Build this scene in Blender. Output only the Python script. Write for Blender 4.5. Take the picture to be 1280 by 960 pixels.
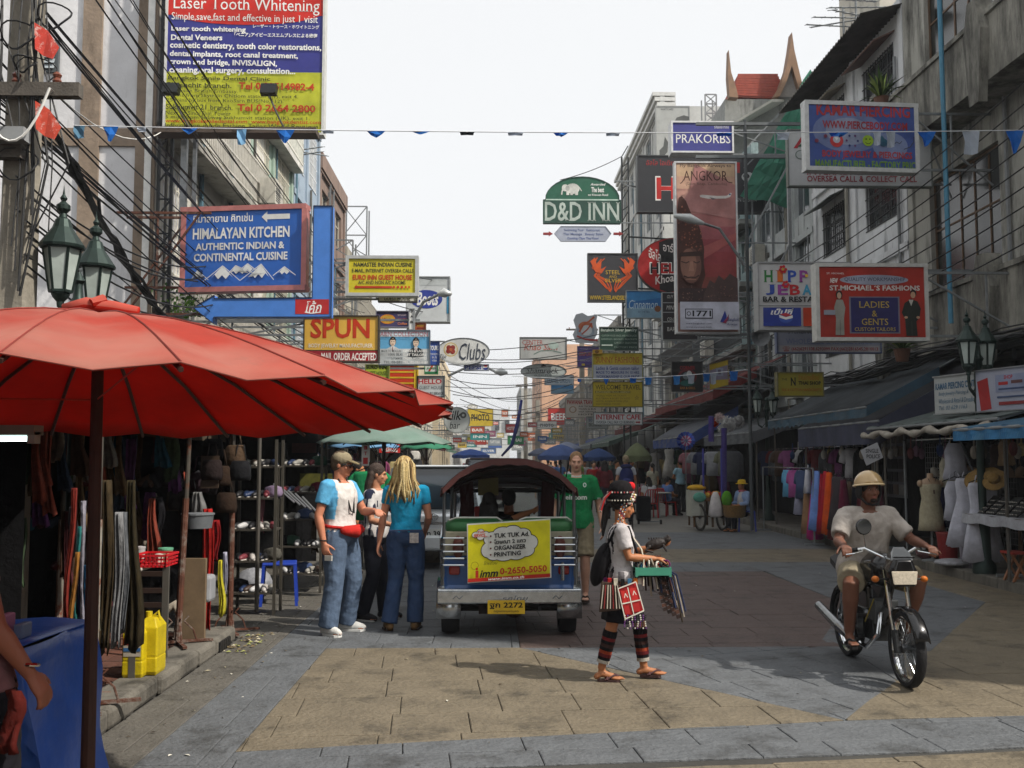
import bpy,bmesh,math,random
from mathutils import Vector as V,Matrix,noise as mnoise,Euler
from mathutils.bvhtree import BVHTree
random.seed(7)
R = math.radians
S = bpy.context.scene
for o in list(bpy.data.objects): bpy.data.objects.remove(o)
# ---------------------------------------------------------------- camera, sky, sun, exposure
FPX = 1250.0                      # focal length in photograph pixels (1280 wide)
VPX,HY,EYE = 615.0,575.0,1.72  # where the street vanishes, the horizon row, eye height
cd = bpy.data.cameras.new('camera'); cam = bpy.data.objects.new('camera',cd)
S.collection.objects.link(cam); S.camera = cam
cd.sensor_width = 36; cd.lens = 36*FPX/1280; cd.clip_start = .1; cd.clip_end = 3000
cam.location = (0,0,EYE)
YAW = math.atan((640-VPX)/FPX); PITCH = math.atan((HY-480)/FPX)
cam.rotation_euler = (math.pi/2+PITCH,0,-YAW)
CR = Euler((math.pi/2+PITCH,0,-YAW)).to_matrix()
SUN = V((.62,-.30,.74)).normalized()      # towards the sun
SKY_STRENGTH = .12
wd = bpy.data.worlds.new('World'); S.world = wd; wd.use_nodes = True
nt = wd.node_tree; bg = nt.nodes['Background']
sk = nt.nodes.new('ShaderNodeTexSky'); sk.sky_type = 'NISHITA'; sk.sun_disc = False
sk.sun_elevation = math.asin(SUN.z); sk.sun_rotation = math.atan2(SUN.x,SUN.y)
sk.dust_density = 6.0; sk.air_density = 1.0; sk.ozone_density = 1.0; sk.altitude = 0
hs = nt.nodes.new('ShaderNodeHueSaturation'); hs.inputs['Saturation'].default_value = .16
hs.inputs['Value'].default_value = 1.6
nt.links.new(sk.outputs[0],hs.inputs['Color'])
hz = nt.nodes.new('ShaderNodeMix'); hz.data_type = 'RGBA'; hz.inputs[0].default_value = .8   # thin white haze all over the sky
nt.links.new(hs.outputs[0],hz.inputs[6]); hz.inputs[7].default_value = (7.0,7.1,7.2,1)
nt.links.new(hz.outputs[2],bg.inputs[0]); bg.inputs[1].default_value = SKY_STRENGTH
ld = bpy.data.lights.new('sun','SUN'); lo = bpy.data.objects.new('sun',ld); S.collection.objects.link(lo)
ld.energy = 4.4; ld.angle = R(.9); ld.color = (1,.93,.83)
lo.rotation_euler = SUN.to_track_quat('Z','Y').to_euler(); lo.location = (20,-20,40)
S.view_settings.view_transform = 'Standard'; S.view_settings.look = 'None'
S.view_settings.exposure = 0.28; S.view_settings.gamma = 1
S.render.engine = 'CYCLES'
S.cycles.use_denoising = True; S.cycles.max_bounces = 5; S.cycles.diffuse_bounces = 3
S.cycles.glossy_bounces = 2; S.cycles.transmission_bounces = 3; S.cycles.transparent_max_bounces = 8
S.cycles.caustics_reflective = False; S.cycles.caustics_refractive = False
S.cycles.sample_clamp_indirect = 6
def P(px,py,Y):
 """the point of the world seen at photograph pixel px,py on the vertical plane y = Y"""
 d = CR @ V(((px-640)/FPX,(480-py)/FPX,-1)); return V((0,0,EYE)) + d*(Y/d.y)
def G(px,py,z=0.0):
 d = CR @ V(((px-640)/FPX,(480-py)/FPX,-1)); return V((0,0,EYE)) + d*((z-EYE)/d.z)
# ---------------------------------------------------------------- colours and materials
def hexc(h):
 h = h.lstrip('#'); c = [int(h[i:i+2],16)/255 for i in (0,2,4)]
 return tuple((x/12.92 if x <= .04045 else ((x+.055)/1.055)**2.4) for x in c)
_M = {}
def mt(h,rough=.7,metal=0.,var=.18,scale=5.,bump=0.,bscale=40.,stain=0.,emit=0.,trans=0.,coat=0.,alpha=1.,stc='#15130f',spec=.4,wear=None):
 key = (h,rough,metal,var,scale,bump,bscale,stain,emit,trans,coat,alpha,stc,spec,wear)
 if key in _M: return _M[key]
 m = bpy.data.materials.new('paint_'+h.lstrip('#')); m.use_nodes = True; n = m.node_tree; b = n.nodes['Principled BSDF']
 c = hexc(h); N = n.nodes.new; L = n.links.new
 tc = N('ShaderNodeTexCoord')
 b.inputs['Roughness'].default_value = rough; b.inputs['Metallic'].default_value = metal
 b.inputs['Specular IOR Level'].default_value = spec
 b.inputs['Coat Weight'].default_value = coat
 nz = N('ShaderNodeTexNoise'); nz.inputs['Scale'].default_value = scale; nz.inputs['Detail'].default_value = 5; nz.inputs['Roughness'].default_value = .65
 L(tc.outputs['Object'],nz.inputs['Vector'])
 mr = N('ShaderNodeMapRange'); mr.inputs[1].default_value = .3; mr.inputs[2].default_value = .7
 mr.inputs[3].default_value = 1-var; mr.inputs[4].default_value = 1+var*.5
 L(nz.outputs[0],mr.inputs[0])
 mx = N('ShaderNodeMix'); mx.data_type = 'RGBA'; mx.blend_type = 'MULTIPLY'; mx.inputs[0].default_value = 1
 mx.inputs[6].default_value = (*c,1); L(mr.outputs[0],mx.inputs[7]); out = mx.outputs[2]
 if wear:
  wz = N('ShaderNodeTexNoise'); wz.inputs['Scale'].default_value = 3.5; wz.inputs['Detail'].default_value = 8; wz.inputs['Roughness'].default_value = .8
  L(tc.outputs['Object'],wz.inputs['Vector'])
  wr = N('ShaderNodeMapRange'); wr.inputs[1].default_value = .52; wr.inputs[2].default_value = .6; L(wz.outputs[0],wr.inputs[0])
  w2 = N('ShaderNodeMix'); w2.data_type = 'RGBA'; L(wr.outputs[0],w2.inputs[0]); L(out,w2.inputs[6]); w2.inputs[7].default_value = (*hexc(wear),1); out = w2.outputs[2]
 if stain > 0:
  mp = N('ShaderNodeMapping'); mp.inputs['Scale'].default_value = (1.3,1.3,.28); L(tc.outputs['Object'],mp.inputs[0])
  sn = N('ShaderNodeTexNoise'); sn.inputs['Scale'].default_value = 1.6; sn.inputs['Detail'].default_value = 9; sn.inputs['Roughness'].default_value = .72
  L(mp.outputs[0],sn.inputs['Vector'])
  sr = N('ShaderNodeMapRange'); sr.inputs[1].default_value = .62-.34*stain; sr.inputs[2].default_value = .74-.22*stain
  sr.inputs[4].default_value = .55+.4*stain
  L(sn.outputs[0],sr.inputs[0])
  s2 = N('ShaderNodeMix'); s2.data_type = 'RGBA'; L(sr.outputs[0],s2.inputs[0]); L(out,s2.inputs[6]); s2.inputs[7].default_value = (*hexc(stc),1); out = s2.outputs[2]
 L(out,b.inputs['Base Color'])
 if emit > 0:
  b.inputs['Emission Color'].default_value = (*c,1); b.inputs['Emission Strength'].default_value = emit
 if trans > 0: b.inputs['Transmission Weight'].default_value = trans
 if bump > 0:
  bn = N('ShaderNodeTexNoise'); bn.inputs['Scale'].default_value = bscale; bn.inputs['Detail'].default_value = 4
  L(tc.outputs['Object'],bn.inputs['Vector'])
  bp = N('ShaderNodeBump'); bp.inputs['Strength'].default_value = bump; bp.inputs['Distance'].default_value = .02
  L(bn.outputs[0],bp.inputs['Height']); L(bp.outputs[0],b.inputs['Normal'])
 _M[key] = m; return m
def cloth(h,var=.3,scale=7.,bump=.6,bscale=16.): return mt(h,.92,0,var,scale,bump,bscale,spec=.15)
def canvas(h,tr=.35,dust=None):
 """thin awning cloth that lets some light through"""
 key = ('canvas',h,tr,dust)
 if key in _M: return _M[key]
 m = mt(h,.85,0,.22,2.6,.25,8.,spec=.2,wear=None,stain=0.001).copy(); n = m.node_tree; b = n.nodes['Principled BSDF']
 N = n.nodes.new; L = n.links.new; out = n.nodes['Material Output']
 t = N('ShaderNodeBsdfTranslucent'); src = b.inputs['Base Color'].links[0].from_socket
 if dust:
  tc = N('ShaderNodeTexCoord'); z = N('ShaderNodeTexNoise'); z.inputs['Scale'].default_value = 2.2; z.inputs['Detail'].default_value = 7
  L(tc.outputs['Object'],z.inputs['Vector'])
  ge = N('ShaderNodeNewGeometry'); sx = N('ShaderNodeSeparateXYZ'); L(ge.outputs['True Normal'],sx.inputs[0])
  mr = N('ShaderNodeMapRange'); mr.inputs[1].default_value = .35; mr.inputs[2].default_value = .75; mr.inputs[3].default_value = .2; mr.inputs[4].default_value = .95; L(z.outputs[0],mr.inputs[0])
  up = N('ShaderNodeMapRange'); up.inputs[1].default_value = -.05; up.inputs[2].default_value = .1; L(sx.outputs[2],up.inputs[0])      # dust lies on the upper side only
  mu = N('ShaderNodeMath'); mu.operation = 'MULTIPLY'; L(mr.outputs[0],mu.inputs[0]); L(up.outputs[0],mu.inputs[1]); mr = mu
  mx = N('ShaderNodeMix'); mx.data_type = 'RGBA'; L(mr.outputs[0],mx.inputs[0]); L(src,mx.inputs[6]); mx.inputs[7].default_value = (*hexc(dust),1)
  L(mx.outputs[2],b.inputs['Base Color'])
 L(src,t.inputs[0])
 ms = N('ShaderNodeMixShader'); ms.inputs[0].default_value = tr
 L(b.outputs[0],ms.inputs[1]); L(t.outputs[0],ms.inputs[2]); L(ms.outputs[0],out.inputs[0])
 _M[key] = m; return m
STEEL = mt('#8d9092',.42,.75,.25,12); RUST = mt('#573324',.8,.1,.4,14,.3,wear='#6f665e'); DARKM = mt('#1d2022',.5,.4)
GREYM = mt('#7e8284',.55,.4,.25,9); RUBBER = mt('#141414',.85,0,.2,20); CHROME = mt('#d5d8da',.14,1,.1,30)
WOOD = mt('#5d4630',.8,0,.35,9,.3); GLASSD = mt('#20262a',.12,0,.3,2,spec=.8); WHITE = mt('#d8d8d4',.6,0,.12,4)
BLACK = mt('#0c0c0e',.7); CONC = mt('#8b877d',.9,0,.3,4,.3,30,stain=.25); WIREM = mt('#17181a',.6,0,.1)
# ---------------------------------------------------------------- mesh builder and scene tree
def tag(o,label=None,cat=None,group=None,kind=None):
 if label: o['label'] = label
 if cat: o['category'] = cat
 if group: o['group'] = group
 if kind: o['kind'] = kind
 return o
def thing(name,label,cat,loc=(0,0,0),group=None):
 o = bpy.data.objects.new(name,None); S.collection.objects.link(o); o.location = loc; o.empty_display_size = .2
 return tag(o,label,cat,group)
def link(name,me,parent=None):
 o = bpy.data.objects.new(name,me); S.collection.objects.link(o)
 if parent is not None:
  o.parent = parent
  if parent.parent is None: o.matrix_parent_inverse = Matrix.Translation(-parent.location)
 return o
def frame_of(d,ref=V((0,0,1))):
 d = d.normalized()
 if abs(d.dot(ref)) > .95: ref = V((0,1,0)) if abs(d.y) < .9 else V((1,0,0))
 a = d.cross(ref).normalized(); return a,a.cross(d).normalized()
class MB:
 def __init__(s): s.v = []; s.f = []; s.m = []; s.mats = []
 def mi(s,m):
  if m is None: return 0
  if m not in s.mats: s.mats.append(m)
  return s.mats.index(m)
 def add(s,vs,fs,m=None):
  k = len(s.v); s.v += [tuple(p) for p in vs]; i = s.mi(m)
  for f in fs: s.f.append(tuple(k+x for x in f)); s.m.append(i)
  return s
 def box(s,a,b,m=None):
  x0,x1 = sorted((a[0],b[0])); y0,y1 = sorted((a[1],b[1])); z0,z1 = sorted((a[2],b[2]))
  return s.add([(x0,y0,z0),(x1,y0,z0),(x1,y1,z0),(x0,y1,z0),(x0,y0,z1),(x1,y0,z1),(x1,y1,z1),(x0,y1,z1)],
                     [(3,2,1,0),(4,5,6,7),(0,1,5,4),(1,2,6,5),(2,3,7,6),(3,0,4,7)],m)
 def cbox(s,c,d,m=None): return s.box([c[i]-d[i]/2 for i in range(3)],[c[i]+d[i]/2 for i in range(3)],m)
 def bar(s,a,b,w,h=None,m=None):
  a = V(a); b = V(b); h = h or w; p,q = frame_of(b-a); p = p*w/2; q = q*h/2
  vs = [a-p-q,a+p-q,a+p+q,a-p+q,b-p-q,b+p-q,b+p+q,b-p+q]
  return s.add(vs,[(3,2,1,0),(4,5,6,7),(0,1,5,4),(1,2,6,5),(2,3,7,6),(3,0,4,7)],m)
 def rings(s,rs,m=None,cap=True):
  n = len(rs[0]); k = []
  vs = [p for r in rs for p in r]; fs = []
  for i in range(len(rs)-1):
   for j in range(n): fs.append((i*n+j,i*n+(j+1) % n,(i+1)*n+(j+1) % n,(i+1)*n+j))
  if cap: fs.append(tuple(range(n-1,-1,-1))); fs.append(tuple((len(rs)-1)*n+j for j in range(n)))
  return s.add(vs,fs,m)
 def tube(s,pts,r,n=8,m=None,cap=True):
  pts = [V(p) for p in pts]; rr = r if isinstance(r,(list,tuple)) else [r]*len(pts); out = []
  pa = None
  for i,p in enumerate(pts):
   d = (pts[min(i+1,len(pts)-1)]-pts[max(i-1,0)])
   if pa is None: a,b = frame_of(d)
   else:
    d = d.normalized(); a = (pa-d*pa.dot(d)).normalized(); b = a.cross(d).normalized()
   pa = a
   out.append([p+(a*math.cos(2*math.pi*j/n)+b*math.sin(2*math.pi*j/n))*rr[i] for j in range(n)])
  # ring order is kept so faces point outwards
  return s.rings(out,m,cap)
 def limb(s,pts,rr,n=12,m=None):
  pts = [V(p) for p in pts]; d0 = (pts[0]-pts[1]).normalized(); d1 = (pts[-1]-pts[-2]).normalized()
  A = []; B = []
  for a in (80,45): A.append((pts[0]+d0*rr[0]*math.sin(R(a)),rr[0]*math.cos(R(a))))
  for a in (45,80): B.append((pts[-1]+d1*rr[-1]*math.sin(R(a)),rr[-1]*math.cos(R(a))))
  al = A+list(zip(pts,rr))+B
  return s.tube([x[0] for x in al],[x[1] for x in al],n,m)
 def ell(s,c,ax,ay,az,m=None,n=14,k=9):
  c = V(c); ax = V(ax); ay = V(ay); az = V(az); rs = []
  for i in range(1,k):
   t = math.pi*i/k; rs.append([c-az*math.cos(t)+(ax*math.cos(2*math.pi*j/n)+ay*math.sin(2*math.pi*j/n))*math.sin(t) for j in range(n)])
  base = len(s.v); s.rings(rs,m,False); k0 = len(s.v); s.v += [tuple(c-az),tuple(c+az)]; i = s.mi(m)
  for j in range(n):
   s.f.append((base+(j+1) % n,base+j,k0)); s.m.append(i)
   t = base+(k-2)*n; s.f.append((t+j,t+(j+1) % n,k0+1)); s.m.append(i)
  return s
 def ball(s,c,r,m=None,n=12,k=8): return s.ell(c,(r,0,0),(0,r,0),(0,0,r),m,n,k)
 def lathe(s,c,prof,n=16,m=None,ax=V((0,0,1))):
  c = V(c); a,b = frame_of(ax)
  return s.rings([[c+ax*z+(a*math.cos(2*math.pi*j/n)+b*math.sin(2*math.pi*j/n))*max(r,.0005) for j in range(n)] for r,z in prof][::1],m)
 def prism(s,poly,d,m=None):
  """polygon of world points pushed along the vector d"""
  n = len(poly); poly = [V(p) for p in poly]; d = V(d)
  return s.add(poly+[p+d for p in poly],[tuple(range(n))[::-1],tuple(range(n,2*n))]+[(i,(i+1) % n,n+(i+1) % n,n+i) for i in range(n)],m)
 def sheet(s,grid,m=None):
  w = len(grid[0]); return s.add([p for r in grid for p in r],[(i*w+j,i*w+j+1,(i+1)*w+j+1,(i+1)*w+j) for i in range(len(grid)-1) for j in range(w-1)],m)
 def mesh(s,name,mats=None,smooth=False,fix=True):
  me = bpy.data.meshes.new(name); me.from_pydata(s.v,[],s.f)
  ms = s.mats or ([mats] if mats is not None and not isinstance(mats,(list,tuple)) else list(mats or []))
  for m in ms: me.materials.append(m)
  if s.mats: me.polygons.foreach_set('material_index',s.m)
  if fix:
   bm = bmesh.new(); bm.from_mesh(me); bmesh.ops.recalc_face_normals(bm,faces=bm.faces); bm.to_mesh(me); bm.free()
  if smooth: me.polygons.foreach_set('use_smooth',[True]*len(me.polygons))
  if smooth == 2: me.set_sharp_from_angle(angle=R(40))
  me.update(); return me
 def build(s,name,mats=None,parent=None,smooth=False,bevel=0,fix=True,label=None,solid=0):
  if parent is None:      # a thing that is one mesh: its origin goes to the middle of its foot
   xs = [p[0] for p in s.v]; ys = [p[1] for p in s.v]; zs = [p[2] for p in s.v]
   c = V(((min(xs)+max(xs))/2,(min(ys)+max(ys))/2,min(zs))); s.v = [(p[0]-c.x,p[1]-c.y,p[2]-c.z) for p in s.v]
  o = link(name,s.mesh(name,mats,smooth,fix),parent)
  if parent is None: o.location = c
  if bevel: md = o.modifiers.new('bevel','BEVEL'); md.width = bevel; md.segments = 2; md.limit_method = 'ANGLE'
  if solid: md = o.modifiers.new('solid','SOLIDIFY'); md.thickness = solid; md.offset = 0
  if label: o['label'] = label
  return o
def dup(root,loc=None,rz=None,label=None):
 def cp(o,par):
  c = o.copy(); S.collection.objects.link(c); c.parent = par
  if par is not None: c.matrix_parent_inverse = o.matrix_parent_inverse.copy()
  for ch in kids.get(o.name,()): cp(ch,c)
  return c
 kids = {}
 def walk(o):
  kids[o.name] = list(o.children)
  for x in o.children: walk(x)
 walk(root); r = cp(root,None)
 if loc is not None: r.location = loc
 if rz is not None: r.rotation_euler = (0,0,rz)
 if label: r['label'] = label
 return r
# ---------------------------------------------------------------- lettering
_T = {}
TMP = bpy.data.scenes.new('scratch')      # a side scene to evaluate text and fused skins in
def evaluate(o):
 with bpy.context.temp_override(scene=TMP,view_layer=TMP.view_layers[0]):
  dg = bpy.context.evaluated_depsgraph_get(); dg.update()
 return dg,o.evaluated_get(dg)
def glyphs(s,bold=0.,serif=False,slant=0.):
 key = (s,bold,serif,slant)
 if key in _T: return _T[key]
 c = bpy.data.curves.new('t','FONT'); c.body = s; c.size = 1; c.resolution_u = 2; c.offset = bold; c.shear = slant
 o = bpy.data.objects.new('t',c); TMP.collection.objects.link(o)
 dg,e = evaluate(o); me = e.to_mesh()
 vs = [(v.co.x,v.co.y) for v in me.vertices]; fs = [tuple(p.vertices) for p in me.polygons]
 if serif and vs:
  cnt = {}
  for f in fs:
   for i in range(len(f)):
    k = tuple(sorted((f[i],f[(i+1) % len(f)]))); cnt[k] = cnt.get(k,0)+1
  ys = [v[1] for v in vs]; lv = {round(y,2) for y in (0,.7,.686,.69,.52,max(ys))}
  for (a,b),n in cnt.items():
   if n == 1 and abs(vs[a][1]-vs[b][1]) < .004 and .03 < abs(vs[a][0]-vs[b][0]) < .22:
    y = vs[a][1]
    if abs(y+bold) < .03 or abs(y) < .03 or y > .6:
     x0,x1 = sorted((vs[a][0],vs[b][0])); h = .035 if y < .3 else -.035; k = len(vs)
     vs += [(x0-.055,y),(x1+.055,y),(x1+.03,y+h),(x0-.03,y+h)]; fs.append((k,k+1,k+2,k+3) if h > 0 else (k+3,k+2,k+1,k))
 e.to_mesh_clear(); bpy.data.objects.remove(o); bpy.data.curves.remove(c)
 if vs:
  x0 = min(v[0] for v in vs); x1 = max(v[0] for v in vs); y0 = min(v[1] for v in vs); y1 = max(v[1] for v in vs)
  vs = [((x-x0)/max(x1-x0,1e-6),(y-y0)/max(y1-y0,1e-6)) for x,y in vs]
 _T[key] = (vs,fs); return _T[key]
def ink(h): return mt(h,.6,0,.3,2.4,spec=.25)
def art(mb,pt,ops,lift=.004,step=.0012):
 """flat print: ops in photograph pixels, pt(px,py,d) gives the place on the sign's face, d proud of it"""
 for i,op in enumerate(ops):
  d = lift+i*step; k = op[0]; m = ink(op[-1])
  if k == 'r': x0,y0,x1,y1 = op[1:5]; mb.add([pt(x0,y1,d),pt(x1,y1,d),pt(x1,y0,d),pt(x0,y0,d)],[(0,1,2,3)],m)
  elif k == 'e':
   cx,cy,rx,ry = op[1:5]; n = 28
   mb.add([pt(cx+rx*math.cos(2*math.pi*j/n),cy-ry*math.sin(2*math.pi*j/n),d) for j in range(n)],[tuple(range(n))],m)
  elif k == 'p': mb.add([pt(x,y,d) for x,y in op[1]],[tuple(range(len(op[1])))],m)
  elif k == 'l':      # a painted stroke
   pts,w = op[1],op[2]
   for q,((xa,ya),(xb,yb)) in enumerate(zip(pts,pts[1:])):
    L = math.hypot(xb-xa,yb-ya) or 1; nx,ny = -(yb-ya)/L*w/2,(xb-xa)/L*w/2
    mb.add([pt(xa-nx,ya-ny,d+q*1e-5),pt(xb-nx,yb-ny,d+q*1e-5),pt(xb+nx,yb+ny,d+q*1e-5),pt(xa+nx,ya+ny,d+q*1e-5)],[(0,1,2,3)],m)
  elif k == 't':      # ('t', text, x0, y0, x1, y1, style, colour)
   s,x0,ya,x1,yb,st = op[1:7]; y0,y1 = min(ya,yb),max(ya,yb)
   vs,fs = glyphs(s,.028 if 'B' in st else (.014 if 'b' in st else 0.),'s' in st,.25 if 'i' in st else 0.)
   rise = float(st.split('/')[1]) if '/' in st else 0.
   mb.add([pt(x0+u*(x1-x0),y1+v*(y0-y1)+rise*u,d) for u,v in vs],fs,m)
def sign(label,box,Y,col,ops=(),frame=('#8d9092',2),dY=0.,name='shop_sign',cat='sign',thick=.12,side=None,shape='r',rough=.5,extra=None,group=None):
 x0,y0,x1,y1 = box; xc,yc = (x0+x1)/2,(y0+y1)/2
 A = P(x0,yc,Y); B = P(x1,yc,Y+dY); zt = P(xc,y0,Y+dY/2).z; zb = P(xc,y1,Y+dY/2).z
 u = (B-A); u.z = 0; n = V((u.y,-u.x,0)).normalized(); A = V((A.x,A.y,0))
 def pt(px,py,d=0.):
  q = A+u*((px-x0)/(x1-x0))+n*d; q.z = zt+(zb-zt)*(py-y0)/(y1-y0); return q
 root = thing(name,label,cat,(A+u/2+V((0,0,zb))),group)
 if shape == 'r': poly = [(x0,y0),(x0,y1),(x1,y1),(x1,y0)]
 elif shape == 'e': poly = [(xc+(x1-x0)/2*math.cos(t*math.pi/18),yc-(y1-y0)/2*math.sin(t*math.pi/18)) for t in range(36)]
 else: poly = shape
 mb = MB(); mb.prism([pt(x,y,0) for x,y in poly],-n*thick,mt(col,rough,0,.14,3,spec=.3)); mb.build('panel',None,root)
 if frame and shape == 'r':
  fm = mt(frame[0],.5,.2,.2,9); w = frame[1]*abs(u.length/(x1-x0)); f = MB()
  a,b,c,d = pt(x0,y0),pt(x1,y0),pt(x1,y1),pt(x0,y1); off = n*.012-n*(thick/2+.002)
  wz = V((0,0,w/2)); uu = u.normalized()*w
  f.bar(a-uu*.5+off,b+uu*.5+off,thick+.03,w,fm); f.bar(d-uu*.5+off,c+uu*.5+off,thick+.03,w,fm)
  f.bar(a-wz+off,d+wz+off,w,thick+.03,fm); f.bar(b-wz+off,c+wz+off,w,thick+.03,fm); f.build('frame',None,root)
 elif frame and frame[1]:
  f = MB(); q = [pt(x,y,.01) for x,y in poly]; w = max(.012,frame[1]*u.length/(x1-x0)/2)
  for i in range(len(q)): f.bar(q[i],q[(i+1) % len(q)],w,w,mt(frame[0],.5,.2))
  f.build('frame',None,root)
 if ops: m2 = MB(); art(m2,pt,ops); m2.build('lettering',None,root,fix=False)
 if side:
  am = RUST if side < 0 and Y < 17.2 else GREYM
  xf = side; b = MB(); bx = (B.x if xf > 0 else A.x); by = (B.y if xf > 0 else A.y)+thick
  for z in ((zt-.08,zb+.08) if zt-zb > .6 else ((zt+zb)/2,)): b.bar((bx-(.2 if xf > 0 else -.2),by,z),(xf,by,z),.04,.04,am)
  if zt-zb > .6:
   b.bar((bx,by+.01,zt-.1),(xf,by+.01,zb-.2 if zb > 3.6 else zb+.2),0.03,.03,am)
   if abs(xf-bx) > 1.2: xm = bx+(xf-bx)*.5; b.bar((xm,by+.02,zt-.08),(xm,by+.02,zb+.08),.03,.03,am)
  b.build('bracket_arm',None,root)
 if extra: extra(root,pt)
 return root
# ================================================================ ground, paving, kerbs
XL,XR,FL,FR = -2.45,6.8,-6.0,9.3      # kerbs and facades
def paving_mat(h,v=.22):
 m = mt(h,.66,0,v,3.5,.9,24.,spec=.3,stain=.3,stc='#262420'); return m
TAN,BLU,RED,GRY = paving_mat('#6c6353'),paving_mat('#5b5e61'),paving_mat('#544743'),paving_mat('#5a5751')
g = MB(); g.box((-90,-60,-.5),(90,520,-.03)); o = g.build('ground',mt('#4c4a46',.95,0,.25,.3)); tag(o,kind='structure')
def clip(poly,q):
 """Sutherland-Hodgman: poly cut by the convex counter-clockwise polygon q"""
 out = poly
 for i in range(len(q)):
  a,b = q[i],q[(i+1) % len(q)]; inp = out; out = []
  ins = lambda p: (b[0]-a[0])*(p[1]-a[1])-(b[1]-a[1])*(p[0]-a[0]) >= -1e-9
  for j in range(len(inp)):
   p,c = inp[j-1],inp[j]
   if ins(p) != ins(c):
    d1 = (b[0]-a[0])*(p[1]-a[1])-(b[1]-a[1])*(p[0]-a[0]); d2 = (b[0]-a[0])*(c[1]-a[1])-(b[1]-a[1])*(c[0]-a[0])
    t = d1/(d1-d2); out.append((p[0]+(c[0]-p[0])*t,p[1]+(c[1]-p[1])*t))
   if ins(c): out.append(c)
  if not out: return []
 return out
def area(p): return sum(p[i-1][0]*p[i][1]-p[i][0]*p[i-1][1] for i in range(len(p)))/2
road = MB(); road.box((XL,-8,-.04),(XR,60,-.012)); road.box((-6,9.9,-.04),(XL,60,-.012)); road.box((XL-3.5,60,-.04),(9.3,420,-.0125))
road = road.build('road',mt('#3c3b38',.9,0,.3,1.5,.3,30)); tag(road,kind='structure')
xl,xr = XL,XR
rdp = [(3.27,9.35),(4.25,12.1),(4.2,15.6),(.26,15.6),(.26,9.35)]
ZONES = [   # polygon (counter-clockwise), material, cell length, cell depth, grid angle, thing
 ([(xl,-2),(xr,-2),(xr,6.05),(2.6,6.02),(-1.52,5.42),(xl,5.3)][:6],TAN,.7,.48,3,'tan'),
 ([(-1.52,5.42),(2.6,6.02),(xr,6.4),(xr,7.1),(2.34,6.74),(-1.52,6.1)],BLU,.62,.33,5,'band'),
 ([(-2.02,5.35),(-1.52,5.42),(-1.52,14.0),(-2.02,14.0)],BLU,.5,.8,0,'strip'),
 ([(xl,5.3),(-2.02,5.35),(-2.02,16),(xl,16)],GRY,.5,1.3,0,'gutter'),
 ([(-1.52,6.1),(2.34,6.74),(.26,9.35),(-1.52,9.35)],TAN,.62,.5,4,'tan'),
 ([(2.34,6.74),(3.17,7.9),(3.27,9.35),(.26,9.35)],BLU,.5,.34,18,'blue'),
 ([(3.17,7.9),(6.0,12.2),(4.25,12.1),(3.27,9.35)],BLU,.62,.5,20,'blue'),
 ([(4.25,12.1),(6.0,12.2),(6.0,17),(4.25,17)],BLU,.62,.5,20,'blue'),
 ([(2.34,6.74),(xr,7.1),(xr,12.2),(6.0,12.2)],TAN,.7,.5,3,'tan'),([(6.0,12.2),(xr,12.2),(xr,17),(6.0,17)],TAN,.95,.62,3,'tan'),
 ([(3.0,9.35-.01),(3.27,9.35),(4.25,12.1),(4.25,12.2)][:3],BLU,.6,.6,2,'blue'),
 (rdp,RED,.6,.42,2,'red'),
 ([(-1.52,9.35),(.26,9.35),(.26,15.6),(-1.52,15.6)],BLU,.6,.45,0,'blue'),
 ([(-1.52,15.6),(4.25,15.6),(4.25,17),(-1.52,17)],BLU,.8,.5,0,'blue'),
 ([(xl,17),(xr,17),(xr,19.5),(xl,19.5)],TAN,1.0,.6,0,'tan'),
 ([(xl,19.5),(xr,19.5),(xr,24),(xl,24)],BLU,1.0,.6,0,'blue'),
 ([(-6,16),(xl,16),(xl,24),(-6,24)],GRY,1.0,.8,0,'grey'),
 ([(-6,9.95),(xl,9.95),(xl,16),(-6,16)],GRY,.9,.8,0,'grey')]
slabs = []
for poly,m,w,h,ang,kind in ZONES:
 if area(poly) < 0: poly = poly[::-1]
 # split concave zones into a fan only where they are convex already
 c,s_ = math.cos(R(ang)),math.sin(R(ang)); cx,cy = poly[0]
 loc = [((x-cx)*c+(y-cy)*s_,-(x-cx)*s_+(y-cy)*c) for x,y in poly]
 u0,u1 = min(p[0] for p in loc),max(p[0] for p in loc); v0,v1 = min(p[1] for p in loc),max(p[1] for p in loc)
 r_ = 0; v = v0-h*.4
 while v < v1:
  u = u0-w*random.random(); hh = h*random.uniform(.92,1.08)
  while u < u1:
   ww = w*random.uniform(.75,1.3)
   cell = [(u,v),(u+ww,v),(u+ww,v+hh),(u,v+hh)]
   cell = [(cx+a*c-b*s_,cy+a*s_+b*c) for a,b in cell]
   pc = clip(cell,poly)
   if len(pc) > 2 and area(pc) > .006: slabs.append((pc,m,kind))
   u += ww
  v += hh
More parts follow.
